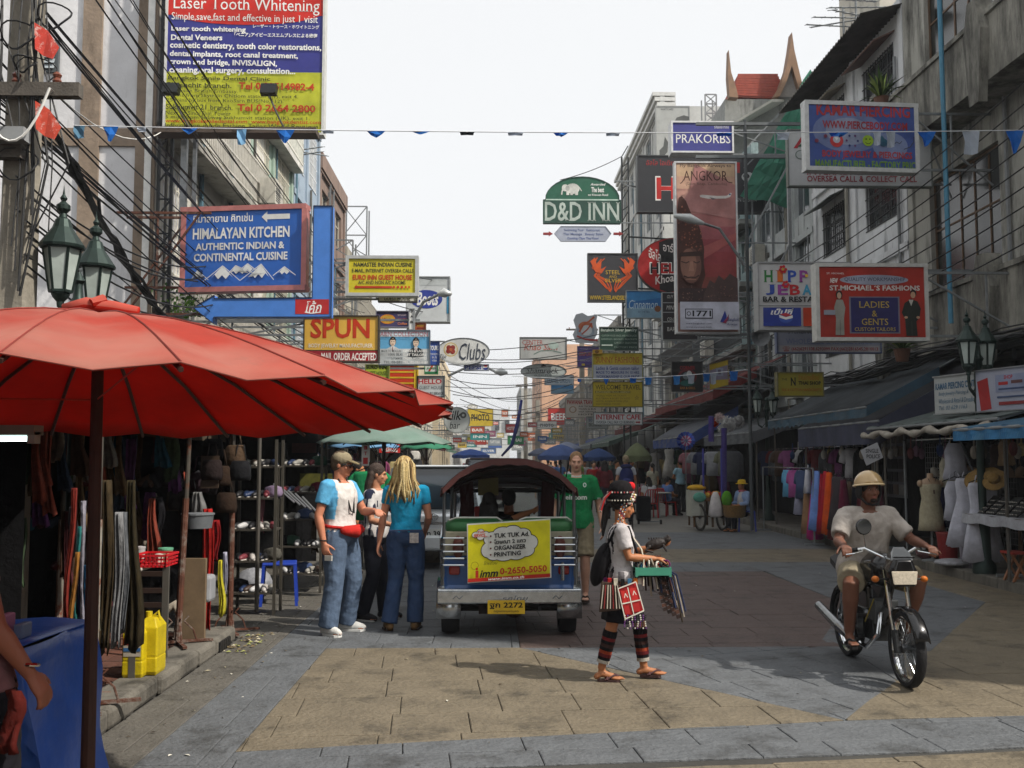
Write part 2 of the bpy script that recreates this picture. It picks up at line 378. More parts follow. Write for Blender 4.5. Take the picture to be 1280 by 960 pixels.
def slab_mb(mb,pc,m,z=0.0,inset=.0042):
 n = len(pc); cx = sum(p[0] for p in pc)/n; cy = sum(p[1] for p in pc)/n; dz = random.uniform(-.002,.002)
 tx,ty = random.uniform(-.0025,.0025),random.uniform(-.0025,.0025)
 rg = []
 for k,zz in ((inset*.5,-.011),(inset*.9,-.003),(inset*2.2,0)):
  r = []
  for i,p in enumerate(pc):
   a = pc[i-1]; b = pc[(i+1) % n]
   d1 = V((p[0]-a[0],p[1]-a[1])); d2 = V((b[0]-p[0],b[1]-p[1]))
   if d1.length < 1e-6: d1 = d2
   if d2.length < 1e-6: d2 = d1
   d1.normalize(); d2.normalize(); nn = V((-d1.y-d2.y,d1.x+d2.x)); L = nn.length or 1; nn /= L
   k2 = min(k/max(.35,nn.dot(V((-d1.y,d1.x)))),.03)
   x,y = p[0]+nn.x*k2,p[1]+nn.y*k2; r.append((x,y,z+zz+(dz+tx*(x-cx)+ty*(y-cy) if zz > -.01 else 0)))
  rg.append(r)
 mb.rings(rg,m)
def near(pc):
 cx = sum(p[0] for p in pc)/len(pc); cy = sum(p[1] for p in pc)/len(pc)
 return area(pc)/max(cy,1)**3 if cy > 4.2 and abs((cx/cy)+.02) < .56 else 0
slabs.sort(key=lambda s: -near(s[0])); rest = MB()
for i,(pc,m,kind) in enumerate(slabs):
 if i < 290: b = MB(); slab_mb(b,pc,m); b.build('paving_slab',None,road,fix=False)
 else: slab_mb(rest,pc,m)
tag(rest.build('far_paving',None,road,fix=False),kind='stuff')
# far road surface with patches
f = MB(); f.box((XL-3.5,24,-.02),(XR,420,-.0),mt('#6c6963',.8,0,.25,.6,.3,12,stain=.2)); o = f.build('road_surface',None,road)
# right pavement and kerb stones
KERB = mt('#66625a',.9,0,.3,3,.5,26,stain=.4)
pv = MB(); pv.box((XR+.24,-8,-.02),(FR+3.2,420,.13)); pv = pv.build('right_pavement',mt('#5c5750',.9,0,.3,2,.3,20,stain=.3)); tag(pv,kind='structure')
for i in range(46):
 y = 4+i*.95; b = MB(); z = .14+random.uniform(-.006,.006); x = random.uniform(-.01,.01)
 b.box((XR+x,y+.006,-.02),(XR+.232+x,y+.944,z)); b.build('kerb_stone',KERB,pv,bevel=.018)
b = MB(); b.box((XR,48,-.02),(XR+.232,400,.138)); b.build('far_kerb',KERB,pv)
# left pavement: brick-red tiles inside a rounded concrete kerb that ends in a corner at the drain
lp = MB(); lp.box((-6,-4,-.02),(XL-.32,9.6,.105)); lp = lp.build('left_pavement',mt('#4d3a32',.9,0,.3,3)); tag(lp,kind='structure')
TILE = [mt('#6b4436',.85,0,.3,6,.2,stain=.4),mt('#5f3e33',.85,0,.3,6,.2,stain=.45),mt('#734c3c',.85,0,.3,6,.2,stain=.4)]
tm = None; tiles = []
for iy in range(28):
 for ix in range(8): tiles.append((XL-.33-.3*ix-.15,3.2+.23*iy))
me0 = [MB().box((-.145,-.11,0),(.145,.11,.02+random.uniform(0,.003)),m).mesh('tile') for m in TILE]
for x,y in tiles[:]:
 if x < -4.6: continue
 o = link('paving_tile',random.choice(me0),lp); o.location = (x+(.15 if int(round(y/.23)) % 2 else 0),y,.1)
for i in range(14):
 y = 2.6+i*.5; b = MB(); b.box((XL-.31,y+.004,-.02),(XL+random.uniform(-.012,.012),y+.496,.13+random.uniform(-.005,.005)))
 b.build('kerb_stone',KERB,lp,bevel=.035)
for i in range(3):
 b = MB(); b.box((XL-.31-.45*(i+1)+.004,9.6,-.02),(XL-.31-.45*i-.004+(.3 if i == 0 else 0),9.85,.125)); b.build('kerb_stone',KERB,lp,bevel=.035)
m = MB(); m.box((XL+.002,9.15,.0),(XL+.02,9.5,.09),mt('#0c0b0a',.9)); [m.box((XL+.02,9.17+.06*k,.0),(XL+.03,9.185+.06*k,.09),mt('#3a3835',.7,.5)) for k in range(6)]; m.build('drain_inlet',None,lp)
m = MB()
for k in range(60): x = XL+random.uniform(.02,.28); y = 9.0+random.uniform(0,1.1); s = random.uniform(.008,.028); m.add([(x-s,y,.008),(x,y-s,.014),(x+s,y+s*.4,.008),(x,y+s,.02)],[(0,1,2,3)],mt(random.choice(['#8b8d52','#6b5d42','#b0a88f','#3e3222']),.9))
tag(m.build('leaf_litter',None,None,fix=False),'dry leaves and dirt gathered at the end of the left kerb','litter',kind='stuff')
# litter on the road
lit = MB()
for i in range(170):
 x = random.choice([random.uniform(XL+.05,XL+.7),random.uniform(-1.5,6)]); y = random.uniform(5,20); a = random.random()*3; s = random.uniform(.008,.03)
 c,s2 = math.cos(a)*s,math.sin(a)*s
 lit.add([(x-c,y-s2,.007),(x+s2*.4,y-c*.4,.009),(x+c,y+s2,.006),(x-s2*.4,y+c*.4,.012)],[(0,1,2,3)],mt(random.choice(['#c8c4b8','#6b5d42','#9a9279','#3e3222','#2c2620','#4a4438']),.9))
tag(lit.build('litter',None,None,fix=False),'scraps of paper and leaves scattered over the paving','litter',kind='stuff')
# ================================================================ buildings
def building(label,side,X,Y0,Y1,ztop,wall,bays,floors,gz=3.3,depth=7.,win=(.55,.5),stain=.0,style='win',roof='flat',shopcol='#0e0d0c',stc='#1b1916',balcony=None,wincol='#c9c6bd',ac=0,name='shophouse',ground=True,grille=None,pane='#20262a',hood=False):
 """one shophouse: its street wall with real openings, floors above an open shop front"""
 sx = 1 if side > 0 else -1
 wm = mt(wall,.9,0,.2,1.2,.3,14.,stain=stain,stc=stc)
 root = thing(name,label,'building',(X+sx*depth/2,(Y0+Y1)/2,0))
 w = MB(); bw = (Y1-Y0)/bays; fh = (ztop-gz)/floors; rec = .16*sx; T = .002
 def q(x0,y0,z0,x1,y1,z1): w.add([(x0,y0,z0),(x0 if x0 == x1 else x1,y1,z0),(x1,y1,z1),(x0 if x0 == x1 else x0,y0,z1)],[(0,1,2,3)],wm)
 def qx(y0,z0,y1,z1):
  if y1-y0 > .001 and z1-z0 > .001: w.add([(X,y0,z0),(X,y1,z0),(X,y1,z1),(X,y0,z1)],[(0,1,2,3)],wm)
 wins = []
 for f in range(floors):
  za = gz+f*fh; zb = za+fh
  for b in range(bays):
   ya = Y0+b*bw; yb = ya+bw; ww = bw*win[0]; wh = fh*win[1]
   y0 = (ya+yb)/2-ww/2; y1 = y0+ww; z0 = za+fh*(.30 if style != 'balcony' else .12); z1 = z0+wh
   qx(ya,za,yb,z0); qx(ya,z1,yb,zb); qx(ya,z0,y0,z1); qx(y1,z0,yb,z1)
   for a_,b_,c_,d_ in ((y0,z0,y1,z0),(y0,z1,y1,z1),(y0,z0,y0,z1),(y1,z0,y1,z1)):
    w.add([(X,a_,b_),(X,c_,d_),(X+rec,c_,d_),(X+rec,a_,b_)],[(0,1,2,3)],wm)
   wins.append((y0,y1,z0,z1))
 Xb = X+sx*depth; z0 = gz
 for y in (Y0,Y1): w.add([(X,y,0),(Xb,y,0),(Xb,y,ztop),(X,y,ztop)],[(0,1,2,3)],wm)
 w.add([(Xb,Y0,0),(Xb,Y1,0),(Xb,Y1,ztop),(Xb,Y0,ztop)],[(0,1,2,3)],wm)
 w.add([(X,Y0,ztop-.05),(Xb,Y0,ztop-.05),(Xb,Y1,ztop-.05),(X,Y1,ztop-.05)],[(0,1,2,3)],wm)
 w.add([(X,Y0,gz),(Xb,Y0,gz),(Xb,Y1,gz),(X,Y1,gz)],[(0,1,2,3)],wm)
 w.build('wall',None,root,fix=False)
 if ground:
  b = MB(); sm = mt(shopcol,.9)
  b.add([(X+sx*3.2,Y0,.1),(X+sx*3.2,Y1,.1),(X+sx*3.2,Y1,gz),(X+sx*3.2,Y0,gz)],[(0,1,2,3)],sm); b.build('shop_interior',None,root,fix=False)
  for k in range(bays+1):
   y = min(max(Y0+k*bw,Y0+.16),Y1-.16); p = MB(); p.box((X-sx*.04,y-.15,.1),(X+sx*.35,y+.15,gz+.01),wm); p.build('pier',None,root)
 fmesh = {}
 for (y0,y1,z0,z1) in wins:
  ww,wh = y1-y0,z1-z0; st = style; key = (round(ww,2),round(wh,2))
  if key not in fmesh:
   fm = MB(); t = .05; cm = mt(wincol,.6,.1)
   for a_ in (0,ww-t): fm.box((-.03,a_,0),(.03,a_+t,wh),cm)
   for a_ in (0,wh-t): fm.box((-.031,t,a_),(.031,ww-t,a_+t),cm)
   nb = max(1,int(ww/.55))
   for k in range(1,nb): fm.box((-.025,ww*k/nb-.02,t),(.025,ww*k/nb+.02,wh-t),cm)
   fm.box((-.024,t,wh*.66),(.024,ww-t,wh*.66+.035),cm)
   pn = MB()
   for k in range(nb): pn.box((-.006,ww*k/nb+.02,t),(.006,ww*(k+1)/nb-.02,wh-t),mt(pane,.15,0,.3,1.5,spec=.7))
   fmesh[key] = (fm.mesh('window'),pn.mesh('pane'))
  wo = link('window',fmesh[key][0],root); wo.location = (X+rec*.8,y0,z0)
  po = link('pane',fmesh[key][1],wo)
  if grille:
   gkey = ('g',)+key
   if gkey not in fmesh:
    gm = MB(); n = int(ww/.16)+1; cm = mt(grille,.7,.2)
    for k in range(n): gm.box((-.008,ww*k/n,0),(.008,ww*k/n+.022,wh),cm)
    for k in range(int(wh/.4)+1): gm.box((-.01,0,k*.4),(.01,ww,k*.4+.025),cm)
    fmesh[gkey] = gm.mesh('grille')
   go = link('grille',fmesh[gkey],wo); go.location = (-sx*.14,0,0)
 # string courses between floors, parapet
 for f in range(floors+1):
  z = gz+f*fh; s = MB(); s.box((X-sx*.09,Y0+.01,z-.1),(X+sx*.05,Y1-.01,z+.08),wm); s.build('string_course',None,root)
 for k in range(bays):       # drain and conduit pipes down the front
  y = Y0+bw*k+random.uniform(.1,.25)*bw; s = MB(); s.tube([(X-sx*.07,y,gz-.4),(X-sx*.07,y+random.uniform(-.05,.05),ztop-random.uniform(0,3))],random.choice([.025,.04,.05]),6,mt(random.choice(['#7d8082','#4a6a78','#5c5a54','#8d8a80']),.6,0,.3,3)); s.build('pipe',None,root)
 if hood:
  for (y0,y1,z0,z1) in wins:
   s = MB(); s.prism([(X-sx*.005,y0-.1,z1+.22),(X-sx*.005,y1+.1,z1+.22),(X-sx*.5,y1+.1,z1-.02),(X-sx*.5,y0-.1,z1-.02)],(0,0,.03),mt(random.choice(['#8a8c88','#5c6460','#9a8f7c','#6c4a3c']),.7,0,.3,3,stain=.3)); s.build('window_hood',None,root)
 pl = MB()
 for k in range(bays+1):
  y = min(max(Y0+k*bw,Y0+.13),Y1-.13); pl = MB(); pl.box((X-sx*.06,y-.12,gz+.08),(X+sx*.04,y+.12,ztop-.1),wm); pl.build('pilaster',None,root)
 if roof == 'flat':
  s = MB(); s.box((X-sx*.14,Y0,ztop),(X+sx*.12,Y1,ztop+.55),wm); s.build('parapet',None,root)
 elif roof == 'eave':
  cm = mt('#4d4a44',.8,.2,.4,4,.3,stain=.5); gr = []; n = int((Y1-Y0)/.09)
  for xx,zz in ((X-sx*1.0,ztop-.35),(X+sx*depth,ztop+1.7)):
   gr.append([(xx,Y0+(Y1-Y0)*k/n,zz+.03*math.cos(k*math.pi)) for k in range(n+1)])
  s = MB(); s.sheet(gr,cm); s.build('corrugated_roof',None,root,solid=.02)
 if balcony:
  for f in range(floors):
   z = gz+f*fh; cm = mt(balcony[1],.9,0,.3,2,.3,18,stain=balcony[2],stc=stc); d = balcony[3]
   s = MB(); s.box((X-sx*d,Y0+.03,z-.14),(X-sx*.005,Y1-.03,z+.02),cm); s.build('balcony_slab',None,root)
   if balcony[0] == 'solid':
    s = MB(); s.box((X-sx*d,Y0+.03,z+.02),(X-sx*(d-.12),Y1-.03,z+1.0),cm); s.box((X-sx*(d+.05),Y0+.01,z+1.0),(X-sx*(d-.16),Y1-.01,z+1.09),cm); s.build('balcony_parapet',None,root)
    for k in range(bays+1):     # the tapering concrete brackets in front of the parapet
     y = min(max(Y0+k*bw,Y0+.3),Y1-.3); s = MB()
     s.prism([(X-sx*(d+.16),y-.32,z+.75),(X-sx*(d+.16),y+.32,z+.75),(X-sx*(d+.16),y+.14,z+1.35),(X-sx*(d+.16),y-.14,z+1.35)][::1],(sx*.3,0,0),cm)
     s.prism([(X-sx*(d+.16),y-.32,z+.75),(X-sx*(d+.16),y+.32,z+.75),(X-sx*(d+.16),y+.16,z-.5),(X-sx*(d+.16),y-.16,z-.5)],(sx*.16,0,0),cm); s.build('balcony_bracket',None,root)
   elif balcony[0] == 'bars':
    rl = MB(); cm2 = mt(balcony[4],.6,.3,.2,6)
    for zz in (.08,.55,1.0): rl.box((X-sx*d,Y0+.05,z+zz),(X-sx*(d-.035),Y1-.05,z+zz+.04),cm2)
    n = int((Y1-Y0)/.13)
    for k in range(n+1):
     y = Y0+.06+(Y1-Y0-.15)*k/n; rl.box((X-sx*(d-.005),y,z+.1),(X-sx*(d-.03),y+.022,z+1.0),cm2)
    rl.build('railing',None,root)
 for k in range(ac):
  f = random.randrange(floors); b_ = random.randrange(bays); y = Y0+b_*bw+bw*.5+random.uniform(-.3,.3); z = gz+f*fh+.05
  s = MB(); xo = X-sx*((balcony[3] if balcony and balcony[0] == 'bars' else 0)+.42); s.box((xo,y,z),(xo+sx*.36,y+.85,z+.6),mt('#bcb9ae',.6,.1,.2,4,stain=.3))
  for j in range(8): s.box((xo-sx*.006,y+.08,z+.08+j*.055),(xo-sx*.001,y+.55,z+.1+j*.055),DARKM)
  a_ = s.build('air_conditioner',None,root)
 return root
# ---- right row
r1 = building('grimy grey concrete shophouse at the right edge with mould-stained balconies',1,FR,12.0,21.7,12.9,'#a5a49c',2,2,gz=3.9,stain=.5,stc='#24231f',balcony=('solid','#918f86',.66,.75),style='balcony',win=(.6,.7),wincol='#5e4630',pane='#161a18',ac=2)
r2 = building('white shophouse with corrugated eave and dark barred windows on the right',1,FR,21.72,28.2,12.1,'#cfd1d3',2,3,gz=3.7,stain=.2,win=(.6,.45),wincol='#4d4d4b',roof='eave',grille='#3a3c3e',ac=2,hood=True)
r3 = building('narrow pale grey glazed shophouse left of the white one',1,FR,28.22,34.5,10.8,'#b0b5b5',3,3,gz=3.5,stain=.28,win=(.8,.7),wincol='#a5aaac',pane='#3c4448',ac=2)
r4 = building('pale turquoise shophouse behind the tall travel banner',1,FR,34.52,43,12.4,'#8fa3a4',3,4,gz=3.5,stain=.25,win=(.5,.55),wincol='#d0d0cc',ac=3,hood=True,balcony=('bars','#8a8c88',.3,.6,'#555'.replace('#555','#55595b')))
r5 = building('cream shophouse with railings beyond the turquoise one',1,FR,43.02,52,11.5,'#a3a197',3,3,gz=3.5,stain=.3,win=(.5,.5),ac=3,balcony=('bars','#8a8880',.3,.6,'#4c4c4a'))
r6 = building('tall white six storey building with ribbed cornice in the right row',1,FR-.2,52.02,69,20.6,'#b3b4b1',5,5,gz=4,stain=.12,win=(.42,.62),wincol='#8d979c',pane='#4a5459')
r7 = building('grey weathered block far down the right row',1,FR-.4,69.02,92,11.2,'#8d8a82',6,3,gz=3.5,stain=.4,win=(.55,.5),ac=4,hood=True)
r8 = building('low grey houses in the far right row behind the pole',1,FR-.6,92.02,128,8.6,'#7f7d78',8,2,gz=3.3,stain=.3)
r9 = building('peach coloured building rising at the far right end of the street',1,7.0,140,172,18.0,'#c49a7c',6,5,gz=3.5,stain=.1,win=(.4,.4),wincol='#9b6a48',depth=12)
r10 = building('small pale tower house between the far pole and the sky',1,5.4,185,215,15,'#a9aaa6',5,4,stain=.3,depth=10)
r0 = building('grey shophouse beside the viewer on the right',1,FR,5.2,11.98,12.6,'#87867c',2,3,gz=3.9,stain=.4,win=(.5,.5))
r00 = building('grey shophouse behind the viewer on the right',1,FR,-16,-3.0,13,'#8d8b82',4,3,gz=3.9,stain=.3,win=(.5,.5))
l0 = building('pale shophouse behind the viewer on the left',-1,FL-.5,-16,1.5,12,'#a5a197',4,3,gz=3.9,stain=.3,win=(.5,.5))
m = MB(); a = P(1252,100,17.9); m.tube([(FR-.95,17.9,4.2),(FR-.97,17.9,12)],.045,8,mt('#3f7c98',.5,0,.2,5)); m.build('blue_pipe',None,r1)
# ---- left row
l1 = building('tall grey-white shophouse with deep railed balconies on the left',-1,FL,17.6,24.2,14.2,'#b5b2aa',3,3,gz=4.4,stain=.2,balcony=('bars','#9c9a92',.3,.5,'#c4c1b8'),style='balcony',win=(.7,.74),wincol='#6f5a43',grille='#dcd9cc',ac=1)
l2 = building('pale green shophouse behind wavy concrete grilles',-1,FL,24.22,29.5,13.6,'#93a699',2,3,gz=4,stain=.12,win=(.7,.75),wincol='#d7d3c6',grille='#d9d4c2',balcony=('bars','#c9c8c2',.15,.35,'#e2e0d8'))
l3 = building('light blue and white panelled shophouse on the left',-1,FL,29.52,34,12.8,'#8d9cab',2,3,gz=3.8,stain=.15,win=(.6,.6),wincol='#e2e2dd',grille='#dfe2e4')
l4 = building('brick-red shophouse with roof frame behind the blue arrow',-1,FL,34.02,40,11.8,'#7d6a60',2,3,gz=3.8,stain=.25,win=(.5,.5),wincol='#bdb7a8',ac=2)
l5 = building('grey concrete shophouse left of the yellow guest house sign',-1,FL,40.02,49,9.8,'#a29d90',3,3,gz=3.4,stain=.35,balcony=('bars','#8d897d',.35,.6,'#a8a499'),ac=3)
l6 = building('low cream shophouse behind the signs on the left',-1,FL,49.02,66,7.6,'#b3ab98',4,2,gz=3.4,stain=.3,ac=3,hood=True)
l7 = building('row of low pale houses further down the left side',-1,FL,66.02,100,6.9,'#b9b3a4',8,2,gz=3.2,stain=.3,ac=3)
l8 = building('far beige block with rounded balconies on the left',-1,FL+.6,100.02,128,12.2,'#b7a98e',5,3,gz=3.4,stain=.2,win=(.6,.4))
l9 = building('distant low white houses at the left end of the street',-1,FL+.4,130,185,8.5,'#c3c2bd',9,2,gz=3.2)
# the end of the street
e1 = building('long white building closing the far end of the street',-1,4,232,250,13.5,'#c4c6c4',6,3,gz=4,depth=26)
w = MB(); wm = mt('#c4c6c4',.8)
for k in range(11): w.box((-20+k*2.3,231.6,8.6),(-19+k*2.3,231.9,11),GLASSD)
w.build('window',None,e1)
# ---- white gable wall on the left that faces the camera, with brown beams
WY = 17.55
gw = thing('gable_wall_house','white plastered side wall with brown concrete beams at the left','building',(-9,WY,0))
b = MB(); wl = mt('#d2d2d4',.9,0,.16,1.1,.4,9,stain=.16,stc='#8b8a88'); b.box((-14,WY,0),(FL-.02,26,15),wl)
b.build('wall',None,gw)
bm_ = mt('#8c7c6c',.9,0,.3,2.5,.4,16,stain=.25,stc='#4c4034')
for px in (112,182):
 p = P(px,200,WY).x; b = MB(); b.box((p-.17,WY-.06,0),(p+.17,WY+.02,15.0),bm_); b.build('column',None,gw)
p = P(-40,200,WY).x; b = MB(); b.box((p-.17,WY-.06,0),(p+.17,WY+.02,15),bm_); b.build('column',None,gw)
z = P(100,172,WY).z; b = MB(); b.box((-14,WY-.05,z-.16),(FL-.03,WY+.02,z+.16),bm_); b.build('beam',None,gw)
b = MB(); x = FL-.1; b.box((x-.06,WY-.08,0),(x+.06,WY-.002,15),mt('#e6e6e2',.6)); b.build('drainpipe',None,gw)
a0,a1 = P(42,88,WY),P(72,55,WY); b = MB(); b.box((a0.x-.05,WY-.07,a0.z-.05),(a1.x+.05,WY+.02,a1.z+.05),mt('#4d5356',.5)); wv = b.build('vent_window',None,gw)
for k in range(5):
 zz = a0.z+(a1.z-a0.z)*k/5; b = MB(); b.add([(a0.x,WY-.12,zz),(a1.x,WY-.12,zz),(a1.x,WY-.075,zz+.09),(a0.x,WY-.075,zz+.09)],[(0,1,2,3)]); b.build('louvre',mt('#9aa2a6',.25,.1),wv,solid=.006)
# scaffolding ladder beside the wall corner
sc = thing('sign_scaffold','dark steel lattice mast at the corner of the white wall','scaffold',(FL+.45,WY-.6,0))
b = MB(); X0 = P(199,200,WY-.5).x
for dx in (0,.22): b.bar((X0+dx,WY-.5,2.5),(X0+dx,WY-.5,13.5),.05,.05,DARKM)
for k in range(36): b.bar((X0,WY-.5,2.6+k*.3),(X0+.22,WY-.5,2.6+k*.3+(.3 if k % 2 else 0)),.025,.025,DARKM)
b.build('mast',None,sc)
# ---- roof things
def thai_house():
 rt = thing('thai_gable_roof','orange tiled temple-style roof with pointed curved gable on the right skyline','roof',P(955,130,40))
 c = lambda x,y,Y=40: P(x,y,Y)
 tilem = mt('#984232',.8,0,.25,6,.2); bd = mt('#84664e',.7,0,.25,3,.2)
 a,b_,d,e = c(922,94),c(972,94),c(985,124),c(916,121)
 m = MB(); m.prism([a,b_,d,e],(0,5,-.4),tilem); m.build('roof_slope',None,rt)
 for k in range(9):
  m = MB(); q = k/9; s0 = a.lerp(e,q); s1 = b_.lerp(d,q); m.bar(s0+V((0,-.03,0)),s1+V((0,-.03,0)),.03,.09,tilem); m.build('tile_course',None,rt)
 L = [(966,122),(975,108),(983,85),(987,62),(990,40),(993,62),(998,84),(1003,105),(1010,120)]
 inner = [(1001,118),(996,102),(990,82),(984,100),(975,120)]
 m = MB(); m.prism([c(x,y,39.4) for x,y in L+inner],(0,.5,0),bd); m.build('bargeboard',None,rt)
 m = MB(); m.prism([c(x,y,39.7) for x,y in [(975,121),(984,98),(990,80),(996,102),(1002,121)]],(0,.3,0),mt('#85807c',.8)); m.build('gable_panel',None,rt)
 m = MB(); m.prism([c(x,y,39.4) for x,y in [(911,62),(914,90),(921,112),(923,122),(912,121),(910,95)]],(0,.4,0),bd); m.build('finial',None,rt)
 m = MB(); m.prism([c(906,124),c(1015,124),c(1015,215),c(906,190)],(0,4,0),mt('#8b8d8a',.8,stain=.3)); m.build('wall',None,rt)
thai_house()
def lean_roof(name,label,pts,th,m,cat='roof'):
 b = MB(); b.prism(pts,th,m); tag(b.build(name,None,None),label,cat)
lean_roof('carport_roof','grey translucent panel roof below the orange gable',[P(896,165,37),P(965,124,37),P(985,124,41),P(900,172,42)],(0,0,-.1),mt('#a8a69c',.6,0,.2,3))
lean_roof('rusty_lean_to','dark corrugated lean-to roof above the white shophouse',[P(1020,96,27),P(1045,56,30),P(1095,48,29.5),P(1060,100,26)],(0,.3,-.12),mt('#4b3e36',.9,.1,.4,3,.3))
gn = MB()      # green debris netting on a scaffold
for (x0,y0,x1,y1) in ((962,118,1016,92),(962,170,1016,120)):
 pass
rt = thing('green_netting_scaffold','scaffold wrapped in green debris netting on the right roofs','scaffold',P(990,160,30.5))
g_ = MB(); rows = []
for i in range(9):
 rows.append([P((925+88*j/10)*(1-i/8)+(1000+24*j/10)*i/8,(245-160*j/10)*(1-i/8)+(262-150*j/10)*i/8+2*math.sin(j*2+i*1.3),30.5-.12*math.sin(j*1.7+i*.8)) for j in range(11)])
g_.sheet(rows,canvas('#4f8f7a',.5)); g_.build('netting',None,rt,solid=.01)
for k in range(4):
 b = MB(); x = 940+24*k; a = P(x,245-k*30,30.8); b.bar((a.x,30.8,7),(a.x,30.8,a.z+.5),.05,.05,GREYM); b.build('scaffold_pole',None,rt)
for k in range(3):
 b = MB(); b.bar(P(930,232-k*22,30.8),P(1016,150-k*26,30.8),.04,.04,GREYM); b.build('scaffold_pole',None,rt)
b = MB(); x = P(1012,40,31); b.box((x.x,31,11),(x.x+3.4,36,17.8));
tw = MB(); a = P(1100,25,34); tw.box((a.x,34,10),(a.x+4,38,20.5),mt('#b5b0a4',.9,0,.15,1.2,stain=.2)); tag(tw.build('roof_tower',None,None),'plain beige stair tower standing above the right roofs','tower')
def antenna(x,y,h,Y,label,n=5):
 rt = thing('tv_antenna',label,'antenna',P(x,y,Y),'roof antennas'); p = P(x,y,Y); s = Y/FPX
 b = MB(); b.tube([p,p+V((0,0,h*s))],.035,6,GREYM); b.build('mast',None,rt)
 for k in range(n):
  z = h*s*(.45+.13*k); a = random.uniform(-.5,.5); L = random.uniform(25,48)*s; b = MB(); q = p+V((0,0,z)); d = V((math.cos(a),math.sin(a),.12*random.uniform(-1,1)))*L
  b.tube([q-d,q+d],.022,5,GREYM)
  for j in range(7): c_ = q-d+2*d*j/6; e_ = V((-d.y,d.x,0)).normalized()*s*9+V((0,0,s*3)); b.tube([c_-e_,c_+e_],.012,4,GREYM)
  b.build('boom',None,rt)
antenna(1071,50,75,27,'branching television aerial on the roof above the white shophouse')
antenna(1055,52,45,28,'smaller television aerial left of the branching one',3)
antenna(378,205,26,30,'bent television aerial on the roof beside the dental billboard',3)
def lattice(x0,x1,y0,y1,Y,label,n=4):
 rt = thing('lattice_mast',label,'mast',P((x0+x1)/2,y1,Y)); b = MB(); k = Y/FPX
 A,B = P(x0,y1,Y),P(x1,y1,Y); zt = P(x0,y0,Y).z
 for (x,y) in ((A.x,Y),(B.x,Y),(A.x,Y+.8),(B.x,Y+.8)): b.bar((x,y,A.z),(x,y,zt),.06,.06,GREYM)
 for i in range(n):
  z0 = A.z+(zt-A.z)*i/n; z1 = A.z+(zt-A.z)*(i+1)/n
  b.bar((A.x,Y,z0),(B.x,Y,z1),.04,.04,GREYM); b.bar((B.x,Y,z0),(A.x,Y,z1),.04,.04,GREYM); b.bar((A.x,Y,z1),(B.x,Y,z1),.05,.05,GREYM)
 b.build('frame',None,rt)
lattice(882,896,118,165,45,'grey lattice mast on the roof behind the blue nameplate sign')
lattice(429,458,258,330,44,'pale steel sign frame standing empty above the yellow guest house sign',2)
lattice(385,412,215,300,36,'rooftop frame of thin steel tubes left of the sky',3)
lattice(400,440,300,395,38,'balcony scaffold of pale tubes behind the blue arrow',4)
# the curved cornice of the tall white building and arched niches
b = MB()
for k in range(3): b.box((FR-.5-.12*k,52.0,20.6+.28*k),(FR+.5,69,20.8+.28*k),mt('#c6c7c4',.8))
b.build('cornice',None,r6)
sign_panel = None
# ================================================================ signs
W_ = '#e6e6e2'; K_ = '#151517'
# ---- dental billboard
def lamps(root,pt):
 for x in (230,347):
  a = pt(x,128,.62); b = MB(); b.prism([a+V((-.13,-.09,-.09)),a+V((.13,-.09,-.09)),a+V((.13,-.0,.1)),a+V((-.13,-.0,.1))],(0,.14,-.02),DARKM)
  l = b.build('floodlight',None,root); b = MB(); b.tube([pt(x+13,166,0),pt(x+6,150,.4),a+V((0,0,-.08))],.018,6,GREYM); b.build('lamp_arm',None,root)
 b = MB()
 b.bar(pt(205,172,.25),pt(402,172,.25),.35,.1,mt('#4b4038',.8)); b.build('catwalk',None,root)
 b = MB(); b.bar(pt(232,172,0)+V((0,.1,0)),pt(232,310,0)+V((0,.1,0)),.1,.1,STEEL); b.bar(pt(245,172,0)+V((0,.1,0)),pt(245,330,0)+V((0,.1,0)),.06,.06,STEEL); b.build('support_post',None,root)
 b = MB();
 for y in (-40,60,150): b.bar(pt(210,y)+V((0,.3,0)),V((FL-.4,18.2,pt(210,y).z)),.07,.07,GREYM)
 b.build('bracket_arm',None,root)
NB = '#343783'; YG = '#b5b932'; OR = '#b33a1d'; DK = '#2f3326'
